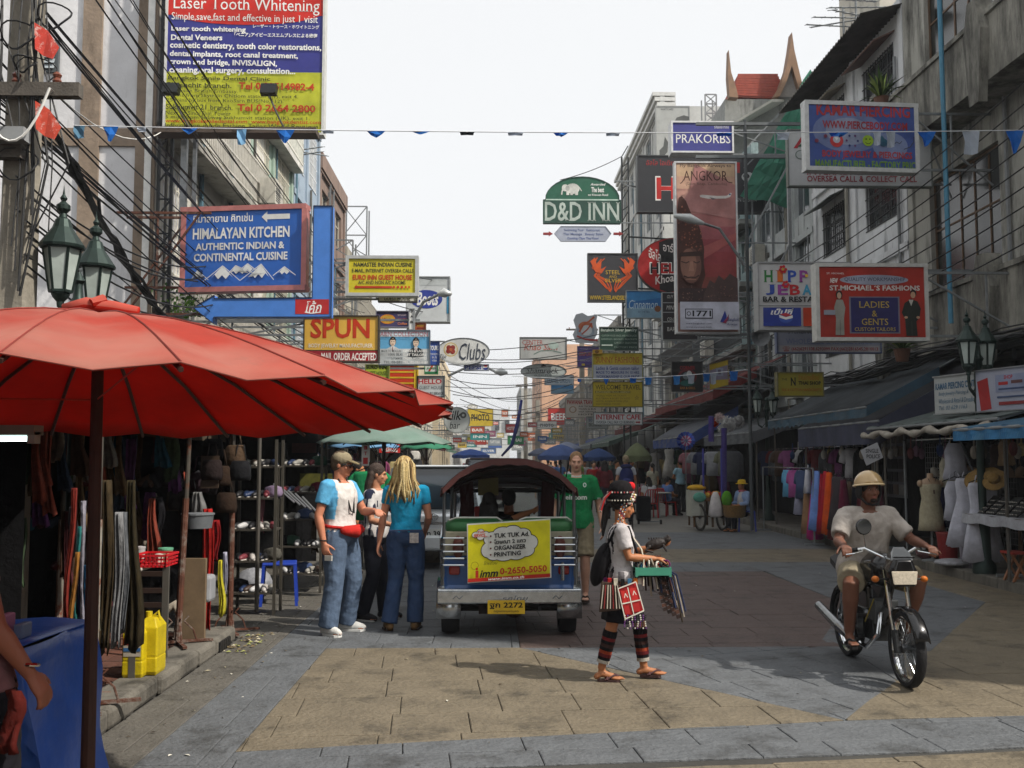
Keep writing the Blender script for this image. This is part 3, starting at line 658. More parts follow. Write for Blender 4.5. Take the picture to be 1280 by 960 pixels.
sign('large dental clinic billboard in red, navy and lime above the left balconies',(208,-66,405,167),17.0,NB,[
 ('r',208,-66,405,20,'#c02a22'),('e',306,14,99,18,'#c02a22'),('r',208,91,405,167,YG),
 ('t','Bangkok Smile',214,-52,396,-24,'s',W_),
 ('t','Laser Tooth Whitening',215,17,399,-3,'s/3',W_),('t','Simple,save,fast and effective in just 1 visit',214,29,397,17,'s/3',W_),
 ('t','Laser tooth whitening',214,42,307,34,'B/1',W_),('t','レーザー・トゥース・ホワイトニング',316,36,399,31,'b/1',W_),
 ('t','Dental Veneers',214,52,278,45,'B',W_),('t','｢ベニア｣アイビーエスエムプレスによる修復',293,47,397,41,'B/1',W_),
 ('t','cosmetic dentistry, tooth color restorations,',213,64,402,54,'B/2',W_),('t','dental implants, root canal treatment,',213,74,373,65,'B/2',W_),
 ('t','crown and bridge, INVISALIGN,',213,84,347,75,'B/2',W_),('t','®',345,73,349,69,'',W_),('t','cleaning,oral surgery, consultation...',213,95,370,85,'B/1',W_),
 ('t','Bangkok Smile Dental Clinic',212,102.5,339,96.5,'b/1',DK),('t','Ploenchit branch.',211,110.5,291,104.5,'b/1',DK),('t','Tel 0 22514982-4',300,113,394,104,'B/1',OR),
 ('t','Opposite British Embassy.',211,118,299,112.5,'/1',DK),('t','5 mins from Skytrain Chitlom station (E1), exit 4.',211,124,374,118.5,'/1',DK),
 ('t','25 mins by bus from KaoSarn BUS(No.512).',211,130,356,124.5,'/1',DK),('t','Sukhumvit 21 branch.',210,138,293,131.5,'b/1',DK),('t','Tel 0 2664 2800',299,140,396,131,'B/1',OR),
 ('t','Next to Sino-Thai Tower',210,145,291,140,'/1',DK),('t','5 mins from Subway Sukhumvit station (UK), exit 1.',210,151,389,145.5,'/1',DK),
 ('t','www.bangkoksmiledental.com  www.bangkokdentist.com',210,156,403,150,'b/1',OR),('t','Information inside Fashion Tailor World Boutique',210,163,400,155,'/1',DK)],
 frame=('#c9cac6',3),name='billboard',cat='billboard',thick=.2,extra=lamps)
# ---- Himalayan Kitchen
def mtn(x0,y0,x1,y1,xp,yp):
 n = 6; pts = [(xp,yp)];
 for i in range(n+1):
  t = i/n; x = xp+(x1-xp)*.62-(x1-x0)*.62*t; pts.append((x,(yp+(y1-yp)*(.62 if i % 2 else .9)*(1-.1*abs(2*t-1)))))
 return [('p',pts,'#dcdcd8'),('l',[(xp,yp),(x0,y1)],.9,'#dcdcd8'),('l',[(xp,yp),(x1,y1)],.9,'#dcdcd8')]
ar = lambda x,y,w,h,c,s=1: ('p',[(x,y),(x+s*h,y-h),(x+s*h,y-h*.45),(x+s*w,y-h*.45),(x+s*w,y+h*.45),(x+s*h,y+h*.45),(x+s*h,y+h)],c)
sign('blue restaurant sign with pink frame, snow peaks and white arrow on the left',(228,260,379,361),16.75,'#2b5fb0',[
 ('t','หิมาลายาน คิทเช่น',241,277,316,266,'b',W_),ar(327,272,35,7,'#dcdcd8'),('t','HIMALAYAN KITCHEN',241,298,362,284,'B','#d8d8d6'),('t','AUTHENTIC INDIAN &',245,312,356,303,'B','#d8d8d6'),
 ('t','CONTINENTAL CUISINE',243,326,360,316,'B','#d8d8d6')]+mtn(240,345,262,349,248,337)+mtn(285,340,322,344,296,332)+mtn(296,338,326,342,311,330)+mtn(256,331,302,351,280,332)+mtn(302,331,344,351,328,331)+mtn(343,336,371,346,357,335),
 frame=('#b3726d',6),dY=-.3,side=-6.25,thick=.22)
# ---- blue L-shaped arrow with red soft-drink badge
sign('long blue arrow sign with upright bar and red drink badge, under the blue restaurant sign',(243,257,415,397),16.3,'#4478c4',
 [('r',370,374,412,392.5,'#b02a2c'),('t','โค้ก',383,391,403,376,'bi',W_),('l',[(382,390),(390,391.5),(402,390)],1.2,W_)],
 frame=('#1d2740',1.2),shape=[(243,385),(269,369.5),(269,373.5),(391,372),(391,257),(415,257),(415,396),(269,396.5),(269,405)],side=-6.25,name='arrow_sign',thick=.2)
sign('yellow and maroon body jewellery sign with big red lettering, below the blue arrow',(380,395,473,452),17.7,'#d9ac48',[
 ('t','SPUN',388,423,462,398,'B','#c43a1a'),('t','BODY JEWELRY MANUFACTURER',386,436,466,429.5,'b','#efe6d0'),('r',380,438.5,473,453,'#96222d'),
 ('t','MAIL ORDER ACCEPTED',402,450.5,471,441,'B','#e9e2da'),('l',[(380,438),(473,438)],1,'#332'.replace('#332','#333326'))],frame=('#3a3226',1.5),side=FL,thick=.2)
sign('silver framed yellow Indian cuisine and guest house sign on the left',(434,321.5,521,368),19.5,'#c9bb2a',[
 ('t','NAMASTEE INDIAN CUISINE',442,333.5,515,328,'B','#4a4a2c'),('t','E-MAIL, INTERNET OVERSEA CALLS',440,341.5,517,336,'b','#4a4a2c'),('t','EURO INN GUEST HOUSE',441,350,515,343.5,'B','#c43c1a'),
 ('t','A/C AND NON A/C ROOMS',448,355.5,507,351,'b','#4a4a2c'),ar(443,359,47,3,'#c43c1a'),('r',491,357.6,494,360.4,'#c43c1a'),('r',496,357.6,499,360.4,'#c43c1a'),('r',501,357.6,504,360.4,'#c43c1a'),('r',506,357.6,508.5,360.4,'#c43c1a'),('r',510.5,357.6,512.5,360.4,'#c43c1a')],
 frame=('#b9bcbb',4),side=FL,thick=.2)
sign('small white lightbox reading guest house under the yellow sign',(473,369,521,377),19.9,'#dededa',[('t','GUEST HOUSE',480,375.6,513,370.6,'b','#444440')],frame=('#4a4a48',1.2),side=FL)
sign('pharmacy lightbox with blue oval logo sticking out over the left side',(508,346,562,402),25,'#c3c8ca',[
 ('r',515,346,558,357,'#b2b8b9'),('e',533,374,20,11.5,'#2f3f94'),('t','Boots',521,382,548,365,'Bi',W_),('l',[(523,379),(546,376)],.8,W_),('r',558.5,362,562,392,'#3a8fb8')],frame=('#9fa4a5',1.2),side=FL,thick=.35)
sign('dark purple sign with an orange oval below the guest house lightbox',(470,389,511,409),21,'#453f68',[
 ('e',484.5,399,9.5,6,'#d9892c'),('e',484.5,399,8,4.6,'#c9a23c'),('t','Wester',478,402,492,397,'Bi','#a3331f'),('t','RESTAURANT',497,395,508,393,'','#c9b6b6'),('t','GALLERY',497,401,509,398,'B','#a52b3a'),('t','Coffee',497,406,509,403,'B','#c97a52')],frame=('#8b8b99',1),side=FL)
sign('narrow white vertical sign strip right of the purple sign',(511.5,386,518,412),19.3,'#d8d8d4',[('t','7',513,391,516.5,388,'B',K_),('t','A',513,397,516.5,394,'B',K_),('t','B',513,404,516.5,401,'B',K_)],frame=('#8d9092',.6),side=FL)
sign('orange and brown small sign above the tailor portraits',(519,404,532,413),21,'#b65b2c',[('r',521,406,530,408,'#d8a03c'),('r',521,409.5,530,411,'#7a2a1c')],frame=('#6b3a22',.8),side=FL)
def face(x,y,s,suit=None,hair='#1c1a1c'):
 o = []
 if suit: o.append(('p',[(x-s*1.9,y+s*3.6),(x-s*1.7,y+s*1.9),(x-s*.5,y+s*1.25),(x+s*.5,y+s*1.25),(x+s*1.7,y+s*1.9),(x+s*1.9,y+s*3.6)],suit)); o.append(('p',[(x-s*.45,y+s*1.2),(x+s*.45,y+s*1.2),(x,y+s*2.6)],W_)); o.append(('l',[(x,y+s*1.4),(x,y+s*2.5)],s*.2,'#7a2a2a'))
 return o+[('e',x,y-s*.1,s*.82,s*1.15,hair),('e',x,y+s*.15,s*.68,s*1.0,'#d9c3ae'),('r',x-s*.62,y-s*.75,x+s*.62,y-s*.42,hair),('l',[(x-s*.45,y+s*.0),(x-s*.15,y)],s*.12,hair),('l',[(x+s*.15,y),(x+s*.45,y)],s*.12,hair),('l',[(x-s*.25,y+s*.65),(x+s*.25,y+s*.65)],s*.12,'#8a4a42')]
sign('tailor sign with two portraits of men in suits on pale blue',(474,413,537,456),19.0,'#5fa3cc',[
 ('r',474,413,537,421,'#c9d9e2'),('r',474,436,537,456,'#c3c9cb')]+face(491,427,5,'#c5c9ca')+face(520,428,5,'#2c3034')+[('t','ARN COLLECTION',475,420.5,535,415,'s','#a24858'),
 ('t','MADE TO MEASURE',477,440.5,502,437.5,'b','#555a5c'),('t','GENTS & LADIES',504,440.5,534,437.5,'B',W_),('t','100% SILK',486,445,503,442,'b','#555a5c'),('t','SUIT TAILORS',504,445.4,533,442,'B',W_),('t','CUSTOM MADE',489,449.7,503,447,'b','#555a5c'),('t','ORDER ACCEPTED',504,449.7,534,446.6,'B',W_),('t','TEL. 02-281',480,454.6,502,451.4,'b','#555a5c'),('t','TEL. 02-281-6161',504,454.6,535,451.4,'B',W_)],
 frame=('#5a6470',1.2),side=FL)
sign('narrow blue travel tours sign beside the tailor portraits',(536,427,549,456),20,'#3353a0',[('t','TOURS',537,438,548,432,'B',W_),('t','TICKETS',538,444,547.5,441.5,'',W_),('t','BUS',540,448,546,445.5,'',W_),('t','VISA',540,452,546,449.5,'',W_)],frame=('#2a3a66',.8),side=FL)
sign('green and orange convenience store sign under the blue tours sign',(531,453,547,467),20.5,'#dcdcd8',[('r',531,453,547,455,'#c8402a'),('r',531,464.5,547,467,'#2c7a4c'),('t','7',535,464,543,455,'B','#c8402a'),('t','ELEVEN',534,461.5,545,459,'B','#2c7a4c')],frame=('#2c7a4c',1),side=FL)
sign('white oval bar sign with a red crest and looping script',(546,422.5,612,456),26,'#c9cccb',[
 ('e',579,439,31.5,15,'#d3d5d3'),('e',563.5,437,9,9,'#c9b27a'),('e',563.5,437,7.6,7.6,'#d9d2bd'),('e',561,434.5,3,3,'#8a2a22'),('e',566,434.5,3,3,'#8a2a22'),('e',560.5,439,3,3,'#8a2a22'),('e',566,439.5,3,3,'#9a3428'),('e',563.5,437,2,2,'#b8643a'),
 ('t','Clubs',574,450,607,429,'i','#3b4250'),('t','The',550,448,558,443,'i','#3b4250')],frame=('#5c6062',1.2),shape='e',side=FL,cat='sign')
sign('small drink brand lettering strip hanging below the oval bar sign',(580,455.5,611,463),26.1,'#c5cbd6',[('t','PEPSI',581,461.8,601,456.6,'B','#2c3c8c'),('e',607,459,3.4,3.4,'#2c3c8c'),('p',[(603.8,458),(610.2,457),(610.2,459.2),(603.8,460)],W_),('e',607,457.4,2.2,1.3,'#b8323a')],frame=('#8d92a0',.7))
sign('yellow-green inn sign partly behind the red umbrella',(457,456,486,486),20,'#a9b83a',[('t','EURO INN',458,461.5,483,457,'B',K_),('t','GUEST HOUSE',458,469,483,464,'b','#4a5a22'),('r',457,472,486,473,'#4a5a22')],frame=('#77803a',1),side=FL)
sign('red sign with yellow stripes and yellow border behind the umbrella edge',(485,456.5,522,492),21,'#c33a1c',[('r',485,464,518,466,'#dfb52c'),('r',485,471,518,473,'#dfb52c'),('r',485,478,518,480,'#dfb52c'),('r',485,485,518,487,'#dfb52c'),('r',517.5,456.5,522,492,'#dfb52c')],frame=('#dfb52c',1),side=FL)
sign('grey guest house sign with red heading right of the umbrella edge',(522,470.5,555,496),21,'#c9ced0',[('r',522,470.5,555,481,'#d6d0cc'),('t','HELLO',523,480,552,473.5,'B','#b5232c'),('t','GUEST HOUSE',524,486.5,553,482.5,'s','#33383c'),('t','24 HOURS SERVICE',526,493.5,554,490,'b','#33383c')],frame=('#40484e',1.5),side=FL)
sign('round grey bar sign with black script low over the left side',(555,509,587.5,541.5),30,'#a3a8a7',[('e',571,525,15.2,15.2,'#b3b8b6'),('t','Silk',558,525,577,513,'bi',K_),('t','bar',562,536,575,527,'i',K_),('e',579,519,4,4,'#4b4f4e'),('e',579,519,1.6,1.6,'#b3b8b6')],frame=('#7b807f',1.2),shape='e',side=FL)
sign('red drink brand valance sign hung below the green umbrella',(474,554,500,566),17.5,'#c22a24',[('t','Coca-Cola',477,564.5,497,556,'bi',W_),('l',[(478,565),(488,563.5),(497,565)],.7,W_)],frame=None,thick=.02)
# ---- right side
def cobra(root,pt): pass
sign('blue piercing shop lightbox with red lettering on long arms at upper right',(1009,130,1146,212),17.7,'#42599c',[
 ('r',1012,133,1143,211,'#3f5596'),('e',1060,165,44,26,'#6d7ba6'),('e',1060,165,28,17,'#8d96b0'),('e',1112,182,22,17,'#7785ab'),
 ('t','KAMAR PIERCING',1021,146,1138,131,'B','#a8363a'),('t','WWW.PIERCEBODY.COM',1028,162,1134,152,'B','#9c2f38'),('t','BODY JEWELRY & PIERCINGS',1027,200,1139,189,'B','#a8363a'),('t','MANUFACTURER - FACTORY PRICE',1018,210.5,1147,201,'B','#6f9638'),
 ('e',1045,177,8.2,8.2,'#b8383a'),('e',1045,175.5,4.6,4.6,'#aab0be'),('p',[(1042,173),(1048,173),(1045,177)],'#d8dcdc'),('e',1084,176,6.8,6.8,'#9cc02f'),('e',1081.7,174.2,.8,1.1,K_),('e',1086.3,174.2,.8,1.1,K_),('l',[(1080.5,178),(1082.5,180),(1085.5,180),(1087.5,178)],.7,K_),
 ('e',1103,178,5.5,5,'#24516b'),('p',[(1097,176),(1101,169),(1109,178)],'#2d6076'),('e',1020,178,2.5,2.5,'#7a3550'),('e',1031,172,2.2,2.2,'#7a3550')]+
 [('e',1064+7*math.cos(k*1.05),177+7*math.sin(k*1.05),1.4,1.4,'#5c2f66' if k % 2 else '#26306e') for k in range(6)]+
 [('l',[(1115,181),(1119,177),(1123,179),(1126,176)],.8,'#3d4048'),('l',[(1128,186),(1136,183),(1141,176),(1141,170)],1,'#3b3d4c')],frame=('#c4c6c6',5),side=FR,thick=.2,dY=.15)
sign('white overseas call sign behind the blue piercing lightbox',(985,163,1164,233),19.6,'#b7b9b8',[
 ('p',[(992,186),(1003,170),(1012,184),(1006,181),(1003,176),(997,186)],'#a8323a'),('e',1001,194,7,6,'#6f7a74'),('e',1001,194,5.6,4.7,'#b0b5b2'),('p',[(997,184),(1002,180),(1007,184)],'#2c5c42'),
 ('t','INTERNET & E-MAIL',1008,219,1120,212,'b','#8a3138'),('t','OVERSEA CALL & COLLECT CALL',1008,227.5,1145,220,'b','#97303a')],frame=('#6a706a',1.5),side=FR,thick=.12)
sign('red tailor sign with navy panel and two standing figures on the right',(1022,331.5,1158,424),16.0,'#9a2a1e',[
 ('r',1027,336,1154,420,'#9a2a1e'),('t','ST. MICHAEL',1034,343,1056,341,'',W_),('t','NEW',1038,354,1048,348,'Bi',W_),('e',1093,350,43,6.3,'#9296a6'),('t','QUALITY WORKMANSHIP',1056,352.4,1132,347,'s','#23284a'),
 ('t','ST.MICHAEL´S FASHIONS',1037,363.5,1150,357,'B','#c9c2bd'),('r',1061,371,1124,417,'#6d6674'),('r',1063,372.5,1122,415.5,'#262457'),
 ('t','LADIES',1073,385,1111,377,'s','#b39a3c'),('t','&',1089,396,1096,388.5,'s','#b39a3c'),('t','GENTS',1076,406.5,1109,398.5,'s','#b39a3c'),('t','CUSTOM TAILORS',1067,414,1118,409.5,'s','#b39a3c'),
 ('p',[(1043,419),(1044,398),(1042,385),(1045,375),(1053,375),(1056,385),(1054,398),(1054,419)],'#8d8b83'),('l',[(1049,400),(1049,419)],.8,'#6b6a64'),('e',1048.5,369,4,5.4,'#1f1b1a'),('e',1048.5,370,2.7,4,'#b8977f'),('r',1029,388,1043,394,'#8f919c'),
 ('p',[(1131,420),(1130,400),(1126,391),(1130,379),(1138,374),(1146,377),(1150,386),(1148,397),(1144,402),(1145,420)],'#20241f'),('p',[(1135,375),(1141,375),(1138,383)],'#b0aca2'),('e',1141,367,3.9,4.8,'#1d1512'),('e',1140.5,369,3,4,'#b68f74'),('l',[(1138,402),(1138,420)],.7,'#3a3f38'),('e',1131,397,2.2,1.6,'#b68f74'),('e',1146,397,2.2,1.6,'#b68f74')],
 frame=('#b9b9b5',4.5),side=FR,thick=.22)
HP = ['#2e7a3c','#c8641e','#2d4aa0','#8a3c8c','#b5252d','#3b8fb0']
sign('white bar and restaurant sign with multicoloured letters behind the red tailor sign',(948,328.5,1062,412),18.6,'#b4b5b6',[
 *[('t',ch,955+i*14.5,353,967+i*14.5,338,'Bs',HP[i % 6]) for i,ch in enumerate('HIPPIE')],*[('t',ch,957+i*15,369,970+i*15,356,'Bs',HP[(i+2) % 6]) for i,ch in enumerate('JEBAR')],
 *[('e',979+3.6*math.cos(k),337+3.6*math.sin(k),1.8,1.8,'#b5252d') for k in range(6)],('e',979,337,1.5,1.5,'#d8b23c'),*[('e',982+3.2*math.cos(k),356+3.2*math.sin(k),1.7,1.7,'#b5252d') for k in range(6)],('e',1008,345,2,2,'#d8b23c'),
 ('t','BAR & RESTAURANT',953,378,1052,371,'B','#17181c'),('r',948,382,1062,383.2,'#77797b'),('r',953,385,1000,408,'#24388a'),('t','เป๊ปซี่',962,394,991,386,'Bi',W_),('e',981,398,8.5,6,'#3a57a8'),('p',[(972.5,394),(981,397),(989.5,394.5),(989.5,398),(981,400),(973,397.5)],W_),('p',[(973,393.5),(981,391.5),(989,394.5),(981,396.6)],'#b0303c'),
 ('r',1002.5,385,1058,408,'#b23a1c'),('e',1020,397,6.5,6.5,'#cf9a2e'),('e',1020,397,3.5,3.5,'#a23018')],frame=('#8e9091',2),side=FR,thick=.3)
sign('pale wholesale sign with a red phone number line under the restaurant sign',(971,411,1101,441),19.8,'#8b90a0',[('t','STERLING SILVER',985,417,1040,412.5,'b','#2c2f44'),('t','WHOLESALE & RETAIL PRICE',982,430,1090,423.5,'s','#6a7396'),('r',974,432,1099,440,'#a5a3a6'),('t','☎',978,439.5,987,433,'','#a02c30'),('t','(662)6291108,6293099 FAX:(662)2816545,2810013',989,439.5,1097,434,'b','#962c30')],frame=('#5c6684',1.5),side=FR)
sign('dull yellow Thai shop sign between lantern and awning',(972,465.5,1029,495),22.2,'#8e8428',[('t','THE',977,475.5,984,473,'s','#3a3218'),('t','N',988,482,995,472,'Bs','#17150e'),('t','ร้านไทยช็อป',998,475,1024,468,'b','#a06a1c'),('t','THAI SHOP',998,481,1026,476.5,'Bs','#17150e'),('t','SILK & COTTON HANDICRAFTS',977,489,1026,485.5,'b','#a0601c')],frame=('#6f6a45',1.2),side=FR,thick=.2)
sign('white piercing shop board standing on the right awning roof',(1168,468,1232,516),15.2,'#9fa3a3',[('t','KAMAR PIERCING CENTER',1170,485,1225,476.5,'B','#3a5f7c'),('t','Body Jewelry Piercing & Tattoo',1174,494,1224,488,'i','#4c6f88'),('t','Wholesale & Retail & Dreadlock',1174,503,1222,497,'i','#4c6f88'),('t','Tel. 02 629 1163',1174,511,1210,506,'i','#4c6f88')],frame=('#8a8d8d',1.2),dY=-1.1)
sign('white board with a red corner and price rows above the right stalls',(1220,460,1296,513),14.0,'#8f93a2',[('p',[(1222,474),(1236,470),(1240,510),(1226,512)],'#98282a'),('r',1246,468,1294,490,'#7f879f'),('t','SHOP',1257,474,1268,469,'B','#98282a'),('r',1250,477,1262,481,'#98282a'),('r',1266,476,1280,480,'#5a3b3c'),('r',1250,485,1290,487,'#3b4a6a'),('r',1248,495,1292,497,'#3b4a6a'),('r',1250,502,1290,506,'#7c2a2c')],frame=('#77797c',1.2),dY=-1.0)
sign('blue nameplate lightbox reading PRAKORBS on a pole arm',(840,152.5,916,190),27,'#3d3f86',[('t','PRAKORBS',845,179,913,168,'',W_),('t','ร้านประกอบ',893,160.5,911,156,'',W_)],frame=('#cfd0d0',2.2),side=FR,thick=.45)
sign('tall grey advertisement panel on the roof above the black sign',(820,133,862,196),52,'#9fa19e',[('p',[(840,158),(846,147),(855,144),(862,146),(862,150),(850,153),(844,160)],'#4c4e4c'),('p',[(824,196),(824,188),(829,183),(831,171),(835,178),(834,190),(829,196)],'#4c4e4c'),('t','WATCHES',826,138,842,135.5,'',K_)],frame=('#8a8c8a',1.2),name='billboard',cat='billboard',side=None)
sign('large black sign with red letter H behind the travel banner',(797,195,955,265),31,'#2b2c30',[('t','อัลโล ไอเดีย',808,207,842,200,'','#a82a2c'),('t','H',819,251,846,220.5,'B',W_),('t','H',820.5,249.3,844.5,222.2,'B','#b82420'),('t','ELLO',850,249.3,900,222.2,'B','#b82420'),('r',917,203,925,216,'#8c2426'),('e',935,221,8,6,'#b0b4b4'),('e',933,220,4,3,'#2b2c30'),('p',[(938,222),(943,221),(941,229)],'#a82a2c'),('t','MODERN DESIGN',905,252,945,247,'','#b0b4b4')],frame=('#3c3e40',1.4),side=FR,thick=.25)
sign('red and black oval sign partly hidden by the travel banner',(797,297.5,890,367),29.5,'#1e1a1b',[('p',[(843+46*math.cos(t*math.pi/18+math.pi/2),332-34*math.sin(t*math.pi/18+math.pi/2)) for t in range(19) if True],'#9c1c1c'),('p',[(824,361),(824,304),(890,304),(890,361)][:0] or [(824,303),(824,362),(835,365.6),(870,360),(886,343),(888,322),(872,304),(850,298.6),(835,299)],'#1e1a1b'),
 ('t','HEL',812,343,846,328,'B',W_),('t','H',813,342,823,329,'B','#151214'),('t','EL',826,342,845,329,'B','#a81e1e'),('t','อัลโล',811,322,826,308,'b/6','#d8cfcb'),('t','อาร์ต',829,314,847,303,'b/3','#d8cfcb'),('t','Khoas',819,356,846,346,'b/-5','#d8cfcb')],frame=('#6b1a1c',1),shape='e',side=FR,thick=.25)
sign('black sign with orange flame emblem reading steel and silver',(735,317,797,377),34,'#36363a',[
 *[('l',[(747+a,322+b),(742+a*.6,330+b),(748+a*.5,338+b*.4),(744+a*.5,345),(753+a,352),(760+a*.5,361),(763,365-b)],1.6-.15*k,'#c4501f') for k,(a,b) in enumerate(((0,0),(5,2),(-3,5),(9,1)))],
 *[('l',[(785-a,322+b),(790-a*.6,330+b),(784-a*.5,338+b*.4),(788-a*.5,345),(779-a,352),(772-a*.5,361),(769,365-b)],1.6-.15*k,'#c4501f') for k,(a,b) in enumerate(((0,0),(5,2),(-3,5),(9,1)))],
 ('p',[(738,327),(744,322),(746,332),(752,326),(751,337),(758,333),(752,342),(744,340)],'#c4501f'),('p',[(794,327),(788,322),(786,332),(780,326),(781,337),(774,333),(780,342),(788,340)],'#c4501f'),
 ('t','STEEL',757,343,775,338,'s','#c9a52c'),('t','AND',761,347.5,771,344.5,'s','#c9a52c'),('t','SILVER',756,353,777,348.5,'s','#c9a52c'),('t','WWW.STEELANDSILVER.COM',737,375,800,369.5,'b','#b79a24')],frame=('#4a4a4a',1),side=FR,thick=.2)
sign('blue seascape restaurant sign below the flame sign',(783,363.5,829,397.5),32,'#2c6aa8',[('r',783,385,829,397.5,'#7f9fb4'),('p',[(783,366),(829,364),(829,372),(783,378)],'#3b80b8'),('t','Cinnamon',786,386,822,375,'i','#bcd3df'),('e',822,386,4,4,'#7c5236'),('t','BY THE SEA',798,391,812,388.5,'','#38506a')],frame=('#8c9699',1),side=FR)
sign('stacked dark nameplates left of the travel banner foot',(828,366,872,425),29,'#241f22',[('r',828,378,872,379,'#8b8f90'),('r',828,390,872,391,'#8b8f90'),('r',828,402,872,403,'#8b8f90'),('t','GUY',834,373,842,369,'i','#b4b4b0'),('t','MINI',833,387,843,382,'i','#b4b4b0'),('t','CENTRAL',834,402,852,397,'','#b4b4b0'),('t','BAR',834,414,844,409,'','#b4b4b0')],frame=('#85898a',1),side=FR)
# ---- tall travel banner: sunset sky, stone tower, plane
def stone(root,pt): pass
AK = [('r',845,203,921,416,'#a8837a')]
for k,c in enumerate(('#c8a98a','#c29c86','#b98c7f','#b07b74','#a66a68','#9a555a','#93464c','#8f3d42','#8a3c3c','#7d4038','#5d3c36')): AK.append(('r',847,205+k*15.8,919.5,205+(k+1)*15.8+.5,c))
AK += [('p',[(870,205),(920,232),(920,275),(847,262),(862,240)],'#ad7a76'),('p',[(848,322),(920,292),(920,300),(860,336)],'#a85a58')]
rr_ = random.Random(3)
AK += [('p',[(847,378),(847,262),(849,248),(853,246),(858,252),(862,262),(866,272),(872,278),(876,290),(880,312),(879,330),(881,345),(876,360),(878,378)],'#4e2f28')]
for k in range(90):
 x = rr_.uniform(847,876); y = rr_.uniform(252+(x-847)*1.0,316); s = rr_.uniform(.8,2.2); AK.append(('p',[(x,y),(x+s,y-s*.3),(x+s*1.2,y+s*.8),(x+.2,y+s)],rr_.choice(['#8a5240','#35201d','#a0644c','#6b4034'])))
AK += [('e',862,334,13,22,'#6d4a40'),('e',859,332,10,19,'#8a6253'),('p',[(848,318),(875,316),(877,322),(848,323)],'#3d2620'),('l',[(850,329),(856,331),(860,329)],1.3,'#3b2620'),('l',[(865,329),(869,331),(873,329)],1.3,'#3b2620'),('p',[(861,329),(864,329),(866,341),(859,341)],'#9c7261'),('l',[(853,347),(858,349),(862,348.4),(867,349),(872,346)],1.8,'#3f2822'),('l',[(855,351.5),(868,351.5)],1,'#9a7060')]
AK += [('r',847,362,919.5,379,'#3d2c2c'),('p',[(878,368),(885,352),(891,356),(896,346),(903,352),(910,344),(919.5,350),(919.5,379),(876,379)],'#4d3a38')]
for k in range(60):
 x = rr_.uniform(848,918); y = rr_.uniform(357,378); s = rr_.uniform(.7,2); AK.append(('p',[(x,y),(x+s,y-s*.3),(x+s*1.2,y+s*.8)],rr_.choice(['#6b4f48','#2b1e1f','#7d5a4c','#8c6a5a'])))
AK += [('r',847,379.5,919.5,413.5,'#b4b6c4'),('t','Fly Bangkok Airways to',849,213.5,913,208.5,'b','#4b3a35'),('t','ANGKOR',853,229.5,908,217,'','#4a2a22'),('l',[(855,226),(851,232),(849,233)],1.1,'#4a2a22'),('l',[(903,226),(909,231),(914,232)],1.1,'#4a2a22'),('t','(Siem Reap, Cambodia)',856,236,907,231.5,'','#5a423b'),
 ('p',[(873,248),(876,247),(895,248.5),(907,248),(911,244.5),(913,245),(911,249.5),(905,251.5),(884,252),(874,250)],'#c9c4c0'),('p',[(885,250),(894,252),(889,253.5)],'#6b6064'),('e',910.5,246.4,1.1,1,'#2e3a6c'),
 ('r',853,388,887,400,'#1d1f28'),('r',854,389,886,399,'#b4b6c4'),('e',857.5,394,2.6,2.6,'#1d1f28'),('e',857.5,394,1.8,1.8,'#b4b6c4'),('t','1771',862,397.6,885,390.3,'B','#1d1f28'),('t','www.bangkokair.com',854,407.6,885,405,'','#3b3d4a'),('t','www.siyonaair.com',854,412,885,409.4,'','#3b3d4a'),
 ('p',[(896,404),(899,397),(902,390),(904,397),(903,405)],'#2b3a86'),('p',[(899,405),(905,398),(907,394),(906,401),(903,406)],'#8c3350'),('t','Bangkok',905,404,919,399,'i','#232c66'),('t','Airways',904,409.5,917,405.5,'i','#232c66')]
sign('tall sunset travel banner with a carved stone tower and small plane',(845,203,921.5,416),23,'#8f9496',AK,frame=('#c3c5c6',2),name='banner_sign',thick=.2)
rt = thing('banner_pole','grey steel pole and arms holding the tall travel banner','pole',P(926,470,23.4))
b = MB(); a = P(931,150,23.3); b.tube([(a.x,23.3,0.1),(a.x,23.3,a.z)],.042,10,mt('#4c5052',.5,.5)); b.build('pole',None,rt)
for y in (155,196,418): q = P(870,y,23.3); e = P(1000 if y < 400 else 960,y,23.3); b = MB(); b.bar((q.x,23.3,q.z),(e.x,23.3,e.z),.07,.07,mt('#686c6e',.5,.5)); b.build('crossbar',None,rt)
b = MB(); q = P(986,235,23.3); b.bar((q.x,23.3,P(0,196,23.3).z),(q.x,23.3,P(0,425,23.3).z),.08,.08,STEEL); b.bar((a.x,23.3,P(0,410,23.3).z),(q.x,23.3,P(0,300,23.3).z),.04,.04,GREYM); b.bar((a.x,23.3,P(0,300,23.3).z),(q.x,23.3,P(0,200,23.3).z),.04,.04,GREYM); b.build('crossbar',None,rt)
